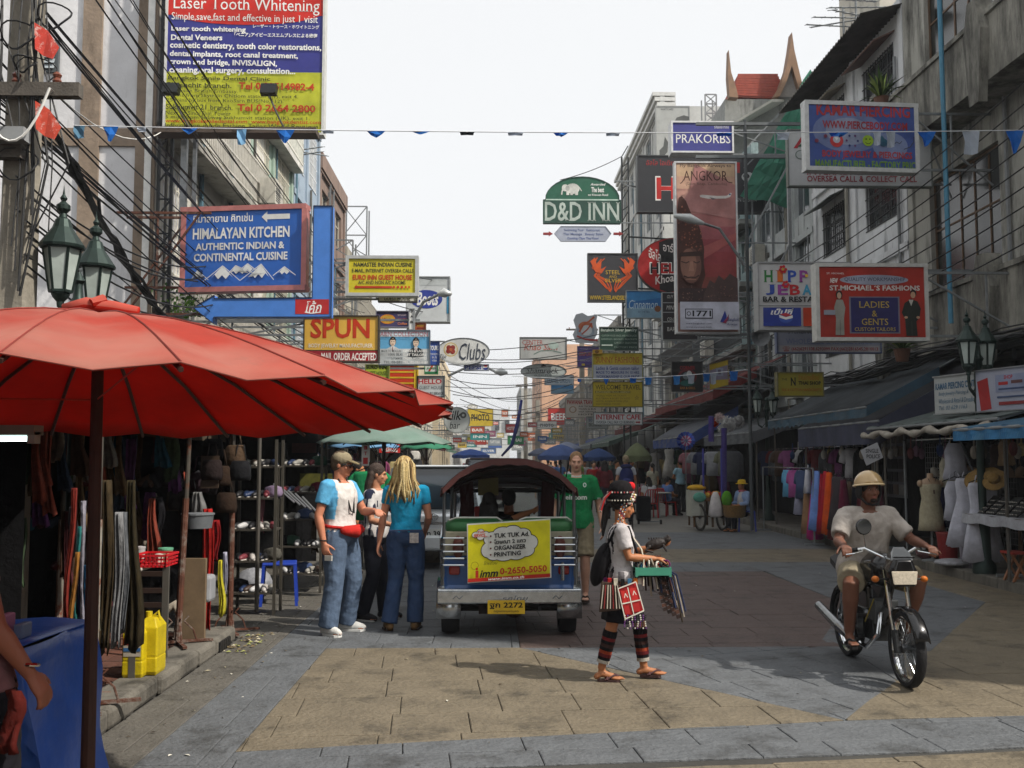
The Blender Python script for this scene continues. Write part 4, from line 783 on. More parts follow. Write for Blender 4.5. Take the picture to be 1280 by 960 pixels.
# ---- further signs on the right
def elephant(root,pt): pass
sign('green arched inn sign with a white elephant hanging high over the street',(679,221,776,278.5),38.7,'#1e5a44',[
 ('r',679,250.5,776,278.5,'#27493e'),('r',681,249,774,250.5,'#b9cfc2'),('t','D&D INN',681,276.5,775,252.5,'sb','#aeb9b1'),
 ('e',716,236,8.5,6.5,'#cfcfc8'),('e',706.5,235,4.2,4.4,'#cfcfc8'),('e',709.5,235.5,2.6,3.3,'#a9aaa4'),('l',[(704,236),(702.5,240),(702,243.5)],1.9,'#cfcfc8'),('r',708,239,711.5,244,'#cfcfc8'),('r',713,240,716,244,'#c5c5be'),('r',719,239,722.5,244,'#cfcfc8'),('l',[(724,234),(727,239)],.9,'#cfcfc8'),
 ('t','Awarded',738,232,757,229,'bi',W_),('t','The best',739,240.5,755,234,'B',W_),('t','on Khaosan Road',735,245,760,242.2,'b',W_)],frame=('#27493e',1.6),shape=[(679,278.5),(679,250),(682,250)]+[(728-46.5*math.cos(t*math.pi/16),250-29*math.sin(t*math.pi/16)) for t in range(1,16)]+[(774,250),(776,250),(776,278.5)],thick=.3,side=FR-.2)
sign('pale hexagonal list sign hanging below the green inn sign',(693,283,764,301.5),38.7,'#9fa5b4',[('t','Swimming Pool   Restaurant',705,290,750,286,'b','#5a6690'),('t','Thai Massage   Beauty Salon',704,295,754,291,'b','#5a6690'),('t','Cooking Class Thai Food',709,300,748,296.4,'b','#4c5a94')],frame=('#8a8f9c',.8),shape=[(693,292),(701,283),(757,283),(764,292),(757,301.5),(701,301.5)],thick=.12)
for x,s_ in ((679,'left'),(767,'right')):
 sign('small red arrow hanging %s of the pale hexagonal sign' % s_,(x,289,x+12,295),38.7,'#8c2a2a',[],frame=None,shape=[(x,290.6),(x+7,290.6),(x+7,289),(x+12,292),(x+7,295),(x+7,293.4),(x,293.4)],thick=.08,name='arrow_sign')
rt = thing('inn_sign_mast','dark lattice mast beside the green arched inn sign','mast',P(783,420,40)); b = MB(); xa,xb = P(778,300,40).x,P(786,300,40).x; z0,z1 = P(0,445,40).z,P(0,192,40).z
for x in (xa,xb): b.bar((x,40,0),(x,40,z1),.07,.07,DARKM)
for i in range(26): b.bar((xa,40,z0-3+i*.45),(xb,40,z0-3+(i+1)*.45 if i % 2 else z0-3+i*.45+.2),.04,.04,DARKM)
b.build('frame',None,rt)
for k in range(3): b = MB(); b.bar((xb,40,z1-1.2-k*2.1),(FR,40,z1-1.4-k*2.1),.06,.06,DARKM); b.build('crossbar',None,rt)
sign('dark green silver jewellery list sign with an arrow',(749.5,409,798,438),36,'#243f34',[('t','Bangkok Silver Jewelry',751,415.5,796,410.5,'sb','#b8c4bb'),*[('t',s,x,y+2.2,796,y,'','#93a69a') for s,x,y in (('CUSTOM MADE RINGS AND NECKLACES',752,418.5),('EARRINGS, BANGLES, BRACELETS',752,423),('LARGEST SELECTION',768,427.5),('FACTORY PRICE',768,433))],ar(766,431.5,14,1.6,'#b8c4bb',-1)],frame=('#6c746e',1),side=FR)
sign('yellow and pale blue fashion shop sign, uppermost of three stacked signs',(741,441.5,803,474.5),33,'#a8aeba',[('r',741,441.5,803,456,'#b8a22a'),('t','SUNNY FASHIONS',745,453.5,799,446,'s','#a0461c'),('t','Ladies & Gents custom tailor',745,462.5,799,458,'b','#34427c'),('t','MADE TO MEASURE IN 10 HRS',745,467.3,799,463.8,'b','#34427c'),('t','WORKMANSHIP IS OUR PRIDE',745,472.5,799,469,'b','#34427c')],frame=('#8b8a55',1),side=FR)
sign('mustard yellow travel agency sign, middle of three stacked signs',(741,477.5,803,508.5),33,'#a8951f',[('t','WELCOME TRAVEL',744,487,801,481,'sb','#4a4012'),('r',744,488.5,788,491.5,'#6d6224'),('t','AUTHORIZED TRAVEL AGENCY',745,491.2,787,489,'','#c9bf72'),*[('t',s,745,y+2.2,e,y,'','#5d5220') for s,y,e in (('WORLD WIDE AIR TICKETS',493.5,783),('BUS TRAIN & BOAT TICKETS',497,787),('HOTEL RESERVATION VISA',500.5,785),('SIGHTSEEING TOURS',504,775))],('t','☆',793,500,799,494,'','#5d5220')],frame=('#5f5a2c',1),side=FR)
sign('white internet cafe sign with red heading, lowest of three stacked signs',(742,515.5,803,531),33,'#b4b9ba',[('t','INTERNET CAFE',745,524.5,801,518,'B','#9c2630'),('t','OVERSEA CALL FAX CD BURNING',745,529.6,793,526,'b','#3c4348'),ar(800.5,527.8,6,2,'#8a2832',-1)],frame=('#5d6262',1),side=FR)
sign('purple sign with faded orange lettering left of the yellow fashion sign',(722,433,749,459),40,'#4a3a7a',[('t','SIRIPORN',724,445,741,440,'B','#a05a4c'),('t','MASSAGE',725,436.5,735,435,'','#a8a2b8'),('t','TRAVEL AGENCY',725,452,740,449.5,'','#a8a2b8'),('r',727,454.5,731,457,'#b8a23c')],frame=('#5b5370',.8),side=FR)
sign('pale round gecko shaped sign with orange swirls and a red arrow',(716,391,748,429),45,'#a9aeb4',[('e',732,414,11,11,'#8f9aa6'),('e',732,408,9,6,'#b0623c'),('e',733,413,7,6.5,'#c2c6c9'),('l',[(724,415),(729,406),(736,402),(743,396)],2.2,'#b0542c'),('l',[(727,418),(734,412),(740,404)],1.8,'#a84630'),('l',[(721,420),(731,424),(743,425)],2,'#a2322c'),ar(747.5,425,12,2.3,'#a2322c',-1)],frame=None,shape=[(717,400),(720,393),(728,391),(735,395),(747,393),(745,404),(747,416),(743,424),(748,429),(720,428),(716,418),(720,410)],side=FR)
sign('small yellow cat logo tag above the yellow fashion sign',(741,437,753,442.5),32.9,'#b08a2a',[('e',746,439.6,2.6,2.2,'#6b4a1a')],frame=None,thick=.06)
sign('white framed bar sign with red and pink script over the far street',(650,422,708,449),50,'#a9aba8',[('t','CENTER',653,431,679,425,'s','#a34a44'),('t','Khao Sarn',655,438,697,430,'bi','#a05a4e'),('l',[(667,443),(676,438.5),(690,438),(702,441)],1.3,'#6d8078'),('e',692,432,6.5,4.5,'#9fb0a8')],frame=('#5a5c5a',1.2),side=FR)
sign('pale oval Irish bar sign under the white framed script sign',(651,455,708,473.5),50.5,'#a4acab',[('e',679.5,464.3,26.5,7.8,'#aeb6b4'),('t','Shamrock',658,467,698,459.5,'i',K_),('t','IRISH PUB',668,470.5,690,468,'','#3b4040'),('e',678,457.6,1.6,1.3,K_),('e',681,457.6,1.6,1.3,K_),('e',679.5,456.4,1.4,1.2,K_)],frame=('#3e4443',1.4),shape='e',side=FR)
sign('faded blue and white orient travel sign beyond the oval sign',(681,469,717,481),58,'#9aa6b0',[('t','TRAVEL ORIENT',683,479,715,472,'b','#5a6f80')],frame=('#7c8488',.8),side=FR)
sign('small blue sea picture sign under the orient travel sign',(689,479,717,492),60,'#2f6f9f',[('r',689,486,717,492,'#6b8ba0')],frame=('#7c8488',.8),side=FR)
sign('white travel sign with red and black rows, left end at the utility pole',(707,498,752,522),42,'#b4aea4',[('t','PAWANA TRAVEL',709,505.5,745,500,'B','#962a28'),('e',716,512,4.6,4.2,'#8e7360'),('e',716,512,3.2,3,'#b4aea4'),*[('t',s,723,y+2,745,y,'b','#4c4846') for s,y in (('AIR TICKETS',507),('TRAIN & BUS',510.3),('VISA SERVICE',513.6),('HOTEL',517))]],frame=('#7f7a72',.8),side=FR)
sign('grey list sign behind the internet cafe sign',(733,521,760,536),36,'#8e9290',[('t','BOOKS',736,527,748,523.5,'b','#4a5a78'),('t','EXCHANGE',736,533,752,529,'b',K_)],frame=('#6c706e',.8),side=FR)
sign('black sign with red lettering arc and a skull emblem on the right',(840,452.5,878,489),28,'#131415',[('e',859,471,12,9.5,'#5e1c20'),('e',859,471.6,9.6,7.6,'#131415'),('e',859,479,9,3.6,'#1c5c56'),('e',857.5,470,4,4.6,'#6d7a80'),('e',861.5,468,3.4,4.6,'#b4b8b8'),('t','CORNER',850,462,869,457.5,'B','#8a2428'),('t','BAR & GRILL',850,486.5,869,483.5,'b','#a8702c')],frame=('#2c2c2c',1),side=FR)
sign('slanted yellow and grey sign right of the skull sign',(887,450,910,486),27,'#777084',[('p',[(887,456),(910,450),(910,456),(887,463)],'#a8912a'),('p',[(887,480),(896,475),(910,474),(910,481),(887,487)],'#a8912a'),('r',895,460,904,470,'#8e94a8'),('r',897.5,462,901,468,'#5c566c')],frame=('#8c7a2c',.8),shape=[(887,456),(910,450),(910,481),(887,487)],side=FR)
sign('hand-lettered white cardboard sign hanging by the jewellery stall',(1076,553,1104,582),16.5,'#a3a4a8',[('t','SINGLE',1082,566,1098,561,'b',K_),('t','POLICE',1083,573,1100,568,'b',K_)],frame=None,shape=[(1076,563),(1097,553),(1104,572),(1083,582)],thick=.02)
# ---- the far clutter of signs
far = [(588,533,606,542,95,'#a8442c','red'),(600,518,612,524,120,'#c87a2c','orange'),(594,543,608,556,80,'#a8382f','tall red'),(610,548,627,557,90,'#8d98a0','grey-blue'),(586,531,596,541,100,'#c9c9bd','white'),
 (613,527,623,531,140,'#c9482c','bright red'),(632,530,646,541,70,'#b23a38','crimson'),(627,512,635,521,110,'#b55a2c','rust orange'),(566,547,577,553,70,'#c43a2c','scarlet'),(556,556,568,562,75,'#4a7a5c','green'),
 (640,519,652,523,120,'#c96f2c','amber'),(650,540,660,546,60,'#c0622c','brown orange'),(660,528,671,534,75,'#a83434','dark red'),(578,543,590,550,85,'#d0c43a','yellow'),(601,560,620,567,100,'#5c7aa8','pale blue'),(584,505,597,513,130,'#a9a9a2','round grey'),
 (690,535,703,541,55,'#b09a3c','mustard'),(672,545,684,552,65,'#3d5c94','dark blue'),(706,524,718,533,48,'#8d9090','grey'),(636,547,644,555,90,'#4aa06a','mint'),(621,541,630,547,120,'#c9b87a','tan'),(557,540,566,546,60,'#d7d2c2','cream'),(648,551,657,557,80,'#a43a6a','magenta')]
wd_ = ['BAR','TOUR','CAFE','TATTOO','SILVER','INN','HOTEL','TAILOR','FOOD','MASSAGE']
for i,(x0,y0,x1,y1,Y,c,nm) in enumerate(far):
 w = wd_[i % 10]; sign('far %s shop sign reading %s near the vanishing point' % (nm,w.lower()),(x0,y0,x1,y1),Y,c,[('t',w,x0+(x1-x0)*.12,y0+(y1-y0)*.7,x1-(x1-x0)*.12,y0+(y1-y0)*.3,'B',W_ if c not in ('#c9c9bd','#d7d2c2','#d0c43a') else K_)],frame=('#77797a',.5),side=(FL if (x0+x1)/2 < 612 else FR),shape='e' if 'round' in nm or nm in ('white',) else 'r')
# ================================================================ red market umbrella (twenty ribs, tilted a little)
def umbrella(name,label,C,Rr,rise,ribs,col,pole_base,tilt=0.,drop=.0,tr=.4,cap=True,dust=None,a0=0.,sag=.03,cat='umbrella',group=None,polecol=None,inner=True):
 rt = thing(name,label,cat,(pole_base[0],pole_base[1],pole_base[2]),group)
 cm = canvas(col,tr,dust); C = V(C); top = C+V((0,0,rise)); rows = []
 rim = lambda a: C+V((Rr*math.cos(a),Rr*math.sin(a),-tilt*math.sin(a)))
 sub = 2; n = ribs*sub
 for i in range(9):
  t = .035+.965*i/8; row = []
  for j in range(n+1):
   a = a0+2*math.pi*j/n; p = top.lerp(rim(a),t); p.z += rise*.18*math.sin(math.pi*t)*(1-t*.3)
   if j % sub:
    q = C+V(((p-C).x,(p-C).y,(p-C).z)); d = p-V((C.x,C.y,p.z)); k = 1-.055*t**2; p = V((C.x+d.x*k,C.y+d.y*k,p.z-sag*t-.002))
   row.append(p)
  rows.append(row)
 m = MB(); m.sheet(rows,cm); m.build('canopy',None,rt,smooth=2,solid=.004)
 if drop:
  m = MB(); m.sheet([[p+(p-V((C.x,C.y,p.z))).normalized()*.006 for p in rows[-1]],[p+V((0,0,-drop*(1+.15*math.sin(j*1.3)))) for j,p in enumerate(rows[-1])]],cm); m.build('valance',None,rt,solid=.004)
 pc = polecol or mt('#3a1f17',.6,0,.3,9)
 if inner:
  for j in range(ribs):
   a = a0+2*math.pi*j/ribs; e = rim(a); s_ = top+V((0,0,-.05)); pts = []
   for t in (.04,.3,.6,1): q = top.lerp(e,t); q.z += rise*.18*math.sin(math.pi*t)*(1-t*.3)-.02; pts.append(q)
   m = MB(); m.tube(pts,.009,5,pc); m.build('rib',None,rt)
  m = MB()
  for j in range(ribs):
   a = a0+2*math.pi*j/ribs; e = top.lerp(rim(a),.45); e.z += rise*.13-.03; m.tube([(C.x,C.y,C.z-.28),e],.006,4,pc)
  if ribs < 20: m.build('stretcher_set',None,rt)
 if ribs == 20:
  for j in range(ribs):
   m = MB(); m.tube([rows[i][j*2]+V((0,0,.004)) for i in range(9)],.0032,4,mt('#7a2a22',.9)); m.build('seam',None,rt)
  m = MB(); m.tube([p+V((0,0,.002)) for p in rows[-1]],.003,5,mt('#8c4c42',.9)); m.build('hem',None,rt)
 m = MB(); m.tube([pole_base,(C.x,C.y,top.z-.02)],[.03,.024],10,pc); m.build('pole',None,rt)
 if cap:
  rc = []
  for r,z in ((Rr*.155,-.035),(Rr*.14,.0),(Rr*.13,.02),(Rr*.06,.05),(.01,.06)):
   rc.append([top+V((r*math.cos(2*math.pi*j/20)*(1+.1*math.sin(j*2)),r*math.sin(2*math.pi*j/20),z-.015+.012*math.sin(j*3.1))) for j in range(20)])
  m = MB(); m.rings(rc,cm); m.build('cap',None,rt)
 return rt
UC = V((-1.65,4.2,1.94))
um = umbrella('market_umbrella','large faded red market umbrella on a brown pole in the left foreground',UC,1.5,.39,20,'#b82c1c',(-1.605,4.12,0),tilt=.07,drop=.0,tr=.45,dust='#c08476',a0=R(-6),sag=.028,cap=False)
m = MB(); m.tube([UC+V((-.14,-.02,.405)),UC+V((-.05,-.01,.425)),UC+V((.06,0,.415)),UC+V((.16,.01,.4))],[.026,.036,.032,.024],9,canvas('#b8271a',.3,'#c06a5c')); m.build('rolled_cap',None,um,smooth=True)
m = MB(); m.tube([UC+V((-.02,-.04,.43)),UC+V((.02,.0,.45))],[.02,.026],8,canvas('#b8271a',.3,'#c06a5c')); m.build('knot',None,um)
m = MB(); m.tube([UC+V((-.6,-.3,.02)),UC+V((0,0,.03)),UC+V((.5,-.9,.1))],.004,4,mt('#a8301c')); m.build('cord',None,um)
# green, blue and distant umbrellas
def uY(px0,px1,ytop,yrim,Y,h):
 a,b = P(px0,yrim,Y),P(px1,yrim,Y); return V(((a.x+b.x)/2,Y,a.z)),(b.x-a.x)/2,P(0,ytop,Y).z-a.z
c,r,h = uY(395,565,527,553,13.6,0); umbrella('market_umbrella','wide grey-green umbrella behind the red one, over the left stalls',c,r,h,8,'#6f8c80',(c.x,c.y,0),tr=.3,dust='#8d9a92',group=None,cap=False)
c,r,h = uY(500,566,545,560,19,0); umbrella('market_umbrella','small green umbrella right of the drink brand valance',c,r,h,8,'#3d8265',(c.x,c.y,0),tr=.3)
c,r,h = uY(400,500,541,558,16,0); umbrella('market_umbrella','light blue umbrella edge showing under the grey-green one',c,r,h,8,'#6f9cc2',(c.x,c.y,0),tr=.3)
for (x0,x1,yt,yr,Y,col,s,side) in ((672,730,555,570,34,'#54689a','slate blue umbrella by the crowd right of the tuk tuk roof',0),(726,770,560,572,40,'#39507f','dark blue umbrella above the far crowd',0),(565,612,561,569,48,'#3f5fa8','flat blue umbrella above the dark far car',0),
 (778,815,553,571,30,'#6f7658','yellow, green and blue striped umbrella beyond the backpack wearer',0),(690,728,552,561,52,'#8a92a8','pale grey-blue umbrella farthest along the right',0),(660,690,560,567,60,'#6d7488','grey umbrella far behind the tuk tuk roof',0)):
 c,r,h = uY(x0,x1,yt,yr,Y,0); umbrella('market_umbrella',s,c,r,h,8,col,(c.x,c.y,0),tr=.3,cap=False,inner=False,drop=.12)
# ================================================================ tent poles of the left stalls
def tent_pole(x,y,z,h,label,lean=0.,white=False):
 rt = thing('tent_pole',label,'pole',(x,y,z),'rusty tent poles along the left kerb')
 m = MB(); m.tube([(x,y,z+.04),(x+lean,y,z+h*.55)],.029,9,RUST if not white else mt('#8f8a80',.6,.2,.4,6,wear='#6e3a26')); m.build('lower_tube',None,rt)
 m = MB(); m.tube([(x+lean,y,z+h*.5),(x+lean*1.8,y,z+h)],.021,9,mt('#5a564f',.5,.5,.3,6,wear='#6e3a26')); m.build('upper_tube',None,rt)
 for k in range(4):
  a = k*math.pi/2+.5; m = MB(); m.bar((x,y,z+.03),(x+.3*math.cos(a),y+.3*math.sin(a),z+.022),.035,.02,RUST); m.build('foot',None,rt)
  m = MB(); m.tube([(x+.16*math.cos(a),y+.16*math.sin(a),z+.03),(x+.13*math.cos(a),y+.13*math.sin(a),z+.12),(x+.05*math.cos(a),y+.05*math.sin(a),z+.2),(x+.09*math.cos(a),y+.09*math.sin(a),z+.24)],.008,5,RUST); m.build('scroll',None,rt)
p = G(115,885,.12); tent_pole(p.x,p.y,.12,2.2,'rusty white-banded tent pole on a cross foot behind the umbrella pole',.0,True)
p = G(222,806,.12); tent_pole(p.x,p.y,.12,2.3,'leaning brown tent pole on the kerb corner beside the snack table',.04)
p = G(287,791,0); tent_pole(p.x,p.y,0,2.3,'dark tent pole standing on the road beyond the kerb end',0)
p = G(72,815,.12); tent_pole(p.x,p.y,.12,2.0,'thin grey tent pole deep inside the left stall',0,True)
# ================================================================ twin lantern street lamps
def lantern(mb_parent,c,s):
 """one six-sided lantern with its foot at c"""
 ir = mt('#24332f',.5,.5,.25,10); c = V(c)
 m = MB(); m.lathe(c,[(.0,0),(.03,.01),(.035,.06),(.07,.1),(.085,.13),(.08,.16)],12,ir); m.build('lantern_foot',None,mb_parent)
 r0,r1,z0,z1 = .1*s,.17*s,.16,.16+.42*s; gl = mt('#a8b3ae',.2,0,.25,3,spec=.6); pts = lambda r,z: [c+V((r*math.cos(R(60*k+12)),r*math.sin(R(60*k+12)),z)) for k in range(6)]
 a,b = pts(r0,z0),pts(r1,z1)
 m = MB()
 for k in range(6): m.bar(a[k],b[k],.022,.022,ir); m.bar(a[k],a[(k+1) % 6],.025,.025,ir); m.bar(b[k],b[(k+1) % 6],.03,.03,ir)
 m.build('lantern_frame',None,mb_parent)
 for k in range(6):
  m = MB(); ia = [c+(q-c)*.985 for q in (a[k],a[(k+1) % 6],b[(k+1) % 6],b[k])]; m.add(ia,[(0,1,2,3)],gl); m.build('glass_pane',None,mb_parent,solid=.004)
 m = MB(); m.lathe(c+V((0,0,z1)),[(r1*1.22,0),(r1*1.25,.025),(r1*.95,.1*s),(r1*.55,.2*s),(r1*.4,.28*s),(.04*s,.3*s),(.03*s,.34*s),(.065*s,.38*s),(.065*s,.42*s),(.02*s,.46*s),(.035*s,.49*s),(.012*s,.53*s),(.001,.62*s)],12,ir); m.build('lantern_roof',None,mb_parent)
def twin_lamp(label,X,Y,z,L,s=1.0,dy=.0,zb=0):
 ir = mt('#24332f',.5,.5,.25,10); rt = thing('street_lamp',label,'street lamp',(X,Y,zb),'twin lantern street lamps')
 m = MB(); m.lathe((X,Y,zb),[(.16,0),(.16,.12),(.1,.2),(.09,.7),(.06,.8),(.05,z-.55),(.065,z-.5),(.05,z-.4),(.055,z+.05),(.09,z+.1),(.05,z+.16),(.04,z+.3),(.07,z+.33),(.02,z+.42)],14,ir); m.build('post',None,rt,smooth=2)
 for (ax,ay) in L:
  m = MB(); m.tube([(X,Y,z-.35),(X+ax*.45,Y+ay*.45,z-.28),(X+ax*.9,Y+ay*.9,z-.2),(X+ax,Y+ay,z-.08),(X+ax,Y+ay,z)],.022,7,ir); m.tube([(X,Y,z-.1),(X+ax*.5,Y+ay*.5,z-.24),(X+ax*.8,Y+ay*.8,z-.2)],.012,6,ir); m.build('arm',None,rt)
  lantern(rt,(X+ax,Y+ay,z-.02),s)
 return rt
a = P(75,385,9.6); b_ = P(117,385,10.6); twin_lamp('twin lantern lamp rising behind the red umbrella at the left',(a.x+b_.x)/2,10.1,a.z+.02,[(a.x-(a.x+b_.x)/2,-.5),(b_.x-(a.x+b_.x)/2,.5)],1.0)
a = P(1208,468,14); b_ = P(1231,468,14.2); twin_lamp('twin lantern lamp rising through the right stall roof',(a.x+b_.x)/2+.03,14.1,a.z,[(a.x-(a.x+b_.x)/2,-.1),(b_.x-(a.x+b_.x)/2,.1)],.78,zb=.13)
a = P(947,522,26.5); twin_lamp('distant single-looking lantern lamp by the white feather pompoms',a.x+.25,26.5,a.z,[(-.25,0),(.25,.3)],.8,zb=.13)
# ================================================================ concrete utility poles
def upole(label,X,Y,h,w0,w1,arms=(),zb=0):
 rt = thing('utility_pole',label,'utility pole',(X,Y,zb)); cm = mt('#8c867a',.9,0,.25,3,.4,22,stain=.35,stc='#3a362f')
 m = MB(); m.rings([[(X+dx*w/2,Y+dy*w/2,z) for dx,dy in ((-1,-.8),(-.8,-1),(.8,-1),(1,-.8),(1,.8),(.8,1),(-.8,1),(-1,.8))] for w,z in ((w0,zb),(w1,h))],cm); m.build('post',None,rt)
 for (z,x0,x1,d) in arms:
  m = MB(); m.bar((X+x0,Y+d,z),(X+x1,Y+d,z),.11,.13,mt('#55504a',.9,0,.3,5,.3)); m.build('crossarm',None,rt)
  for k in range(4): x = X+x0+(x1-x0)*(k+.4)/4; m = MB(); m.lathe((x,Y+d,z+.06),[(.03,0),(.045,.03),(.03,.06),(.045,.09),(.02,.12)],8,mt('#6b3a2a',.3)); m.build('insulator',None,rt)
 return rt
pp = P(28,200,9.5); up = upole('tall concrete utility pole wrapped in cables at the left edge',pp.x,9.5,9.5,.3,.22,[(P(0,113,9.3).z,-.9,.62,-.2),(P(0,190,9.3).z,-.9,.1,-.2)],zb=.0)
bx_ = P(22,165,9.2); m = MB(); m.box((bx_.x-.2,9.1,P(0,178,9.2).z),(bx_.x+.1,9.25,P(0,162,9.2).z),mt('#8f9294',.5)); m.build('meter_box',None,up)
coil = MB()
for k in range(5):
 zc = random.uniform(4.2,6.0); c0 = V((pp.x+random.uniform(-.05,.4),9.3+random.uniform(-.15,.1),zc)); r = random.uniform(.08,.2); pts = []
 for j in range(16): a = 2*math.pi*j/15*random.uniform(.98,1.02); pts.append(c0+V((r*math.cos(a),.06*math.sin(a*2),r*.8*math.sin(a))))
 coil.tube(pts,random.uniform(.005,.011),4,WIREM)
for k in range(12):
 x = pp.x+random.uniform(-.2,.3); coil.tube([(x,9.3,6.9),(x+random.uniform(-.15,.2),9.25,5.6),(x+random.uniform(-.1,.3),9.3,4.5),(x+random.uniform(-.1,.2),9.3,3.2+random.random())],random.uniform(.006,.014),4,WIREM)
tag(coil.build('cable_coil',None,up),kind='stuff')
def pennant(c,s,col):
 m = MB(); m.sheet([[c+V((0,0,0)),c+V((.02*s,-.02,-.22*s)),],[c+V((.1*s,.02,-.06*s)),c+V((.08*s,0,-.27*s))],[c+V((.2*s,0,-.2*s)),c+V((.16*s,-.02,-.3*s))]],mt(col,.8,0,.2,20,wear='#c9b0a8')); o = m.build('flag',None,None,solid=.003)
 tag(o,'faded red and white pennant tied high on the left utility pole' if c.z > 5.6 else 'torn red pennant tied below the crossarm of the left pole','flag')
pennant(P(43,28,9.2),1.2,'#b8392c'); pennant(P(44,126,9.2),1.25,'#b8402c')
for (px,Y,y1,l) in ((727,75,393,'tall concrete pole rising behind the purple sign'),(657,120,470,'slim far pole beside the peach coloured building'),(672,95,500,'dark pole hung with cables beside the far pole')):
 q = P(px,y1,Y); upole(l,q.x,Y,q.z,.5,.42 if Y > 80 else .3,[(q.z-1.2,-1.2,1.2,-.3)])
q = P(641,500,60); b = MB(); b.tube([P(652,500,58),P(647,530,58),P(640,556,58),P(627,570,58)],[.07,.12,.1,.06],8,cloth('#2c3470')); tag(b.build('hanging_banner',None,None,smooth=True),'twisted dark blue cloth hanging over the far street','banner')
# cobra head lamps
def cobra_lamp(label,head,tip,base,Y,s=1.):
 rt = thing('street_light',label,'street light',P(*base,Y+.3)); a,b,c = P(*head,Y),P(*tip,Y),P(*base,Y+.3)
 m = MB(); mid = b.lerp(c,.4)+V((0,0,.25*s)); m.tube([b,mid,c],.03*s,7,GREYM); m.build('arm',None,rt)
 m = MB(); m.limb([a,a.lerp(b,.5)+V((0,0,.03)),b],[.05*s,.1*s,.045*s],10,mt('#b4b8b8',.4,.3)); m.build('lamp_head',None,rt,smooth=True)
cobra_lamp('street light with long curved arm in front of the travel banner',(845,270),(878,279),(931,332),22.4,1.1)
cobra_lamp('street light head beside the pharmacy lightbox',(562,367),(549,368),(500,430),23.5,1.2)
cobra_lamp('far street light head below the oval bar sign',(632,466),(620,465),(560,470),45,2)
# loudspeakers on the banner bar
for (px,py,l) in ((951,421,'grey horn loudspeaker below the bar and restaurant sign'),):
 c = P(px,py,20); m = MB(); m.lathe(c,[(.03,.3),(.06,.2),(.1,.08),(.19,0),(.17,.01),(.05,.12)],14,mt('#6b6e70',.5,.3),ax=V((.2,1,.1)).normalized()); tag(m.build('loudspeaker',None,None),l,'loudspeaker')
# ================================================================ wires
def wire(a,b,sag,r=.012,n=14,label='thin dark overhead cable',group='overhead cables',col=None,jit=0.):
 a = V(a); b = V(b); pts = [a.lerp(b,i/n)+V((0,0,-4*sag*(i/n)*(1-i/n)))+(V((random.gauss(0,jit),0,random.gauss(0,jit))) if 0 < i < n else V()) for i in range(n+1)]
 m = MB(); m.tube(pts,r,4,col or WIREM); o = m.build('overhead_cable',None,None,fix=False); tag(o,label,'cable',group); return o
LW = 'black cable running down the left side between the concrete pole and the far houses'; GL = 'cables along the left side'
for i in range(26):
 x = -4.75+.13*(i % 5)+random.uniform(-.05,.05); z = [6.9,6.7,6.45,7.6,7.9,8.2,5.35,5.2,5.0,4.8,6.0,5.7,8.6,4.4][i % 14]+(i//14)*.17
 wire((x,2.5,z+.05),(x-.3,9.5,z),.05,.011,5,LW,GL); wire((x-.3,9.5,z),(x-.75,40,z+random.uniform(-.3,.3)),random.uniform(.4,1.1),random.choice([.009,.012,.016]),16,LW,GL)
bun = MB()
for i in range(7):
 pts = []
 for k in range(24): t = k/23; pts.append(V((-4.35-.9*t+random.gauss(0,.025),9.4+9*t,5.15-3.3*t*.55+random.gauss(0,.03)-.5*math.sin(math.pi*t)*.5)))
 bun.tube(pts,random.uniform(.012,.028),5,WIREM)
tag(bun.build('cable_bundle',None,None,fix=False),'thick twisted bundle of black cables sloping down from the left pole','cable bundle')
for i in range(9):
 a = P(20+random.uniform(0,20),220+i*14,9.3); b_ = P(240+random.uniform(0,60),330+i*11,17.5); wire(a,b_,random.uniform(.15,.5),.012,10,'dark service cable drooping from the left pole to the balconies','service cables at the left')
wire(P(-5,165,9),P(62,110,9.1),.25,.012,8,'white cable looped over the left crossarm',None,WHITE)
wire(P(62,110,9.1),P(205,163,17),.3,.008,8,'white line from the left crossarm towards the billboard',None,WHITE)
RW = 'dark cable climbing along the right shophouse fronts'; GR_ = 'cables along the right side'
for i in range(9):
 z = 5.2+i*.22; x = FR-1.2-.1*i; wire((x,10,z+.3),(x+.1,24,z-.4),.25,.013,12,RW,GR_); wire((x+.1,24,z-.4),(x,50,z-.2+random.uniform(-.2,.3)),.6,.012,12,RW,GR_)
bun = MB()
for i in range(16):
 pts = []; dz = random.gauss(0,.07); dx = random.gauss(0,.08)
 for k in range(26): t = k/25; pts.append(V((8.1+dx+random.gauss(0,.02),9.5+17*t,3.72+dz+random.gauss(0,.03)-.12*math.sin(math.pi*((t*2) % 1)))))
 bun.tube(pts,random.uniform(.01,.03),4,WIREM)
tag(bun.build('cable_bundle',None,None,fix=False),'thick sagging bundle of cables above the right awnings','cable bundle')
XW = 'thin cable crossing high over the far street'
for (x0,y0,x1,y1,Y0,Y1,sg) in ((560,445,752,432,34,36,.3),(560,455,745,446,34,37,.3),(545,462,750,453,36,38,.3),(562,474,720,466,40,46,.4),(562,488,720,486,48,55,.5),(575,499,705,494,50,55,.7),(580,508,700,504,55,60,.6),(560,468,655,500,38,90,.5),(560,476,655,512,40,100,.5),(445,312,540,350,20,25,.1),(700,225,778,195,38,40,.1),(555,438,760,415,33,35,.2),(552,450,750,437,33,36,.25),(548,482,722,470,42,46,.3),(566,493,715,480,46,50,.4),(575,520,700,515,70,80,.5),(470,372,560,392,22,27,.1),(600,515,700,500,80,110,.8),(590,520,690,512,90,120,.8)):
 wire(P(x0,y0,Y0),P(x1,y1,Y1),sg,.006*max(Y0,20)/20+.004,12,XW,'cables across the far street')
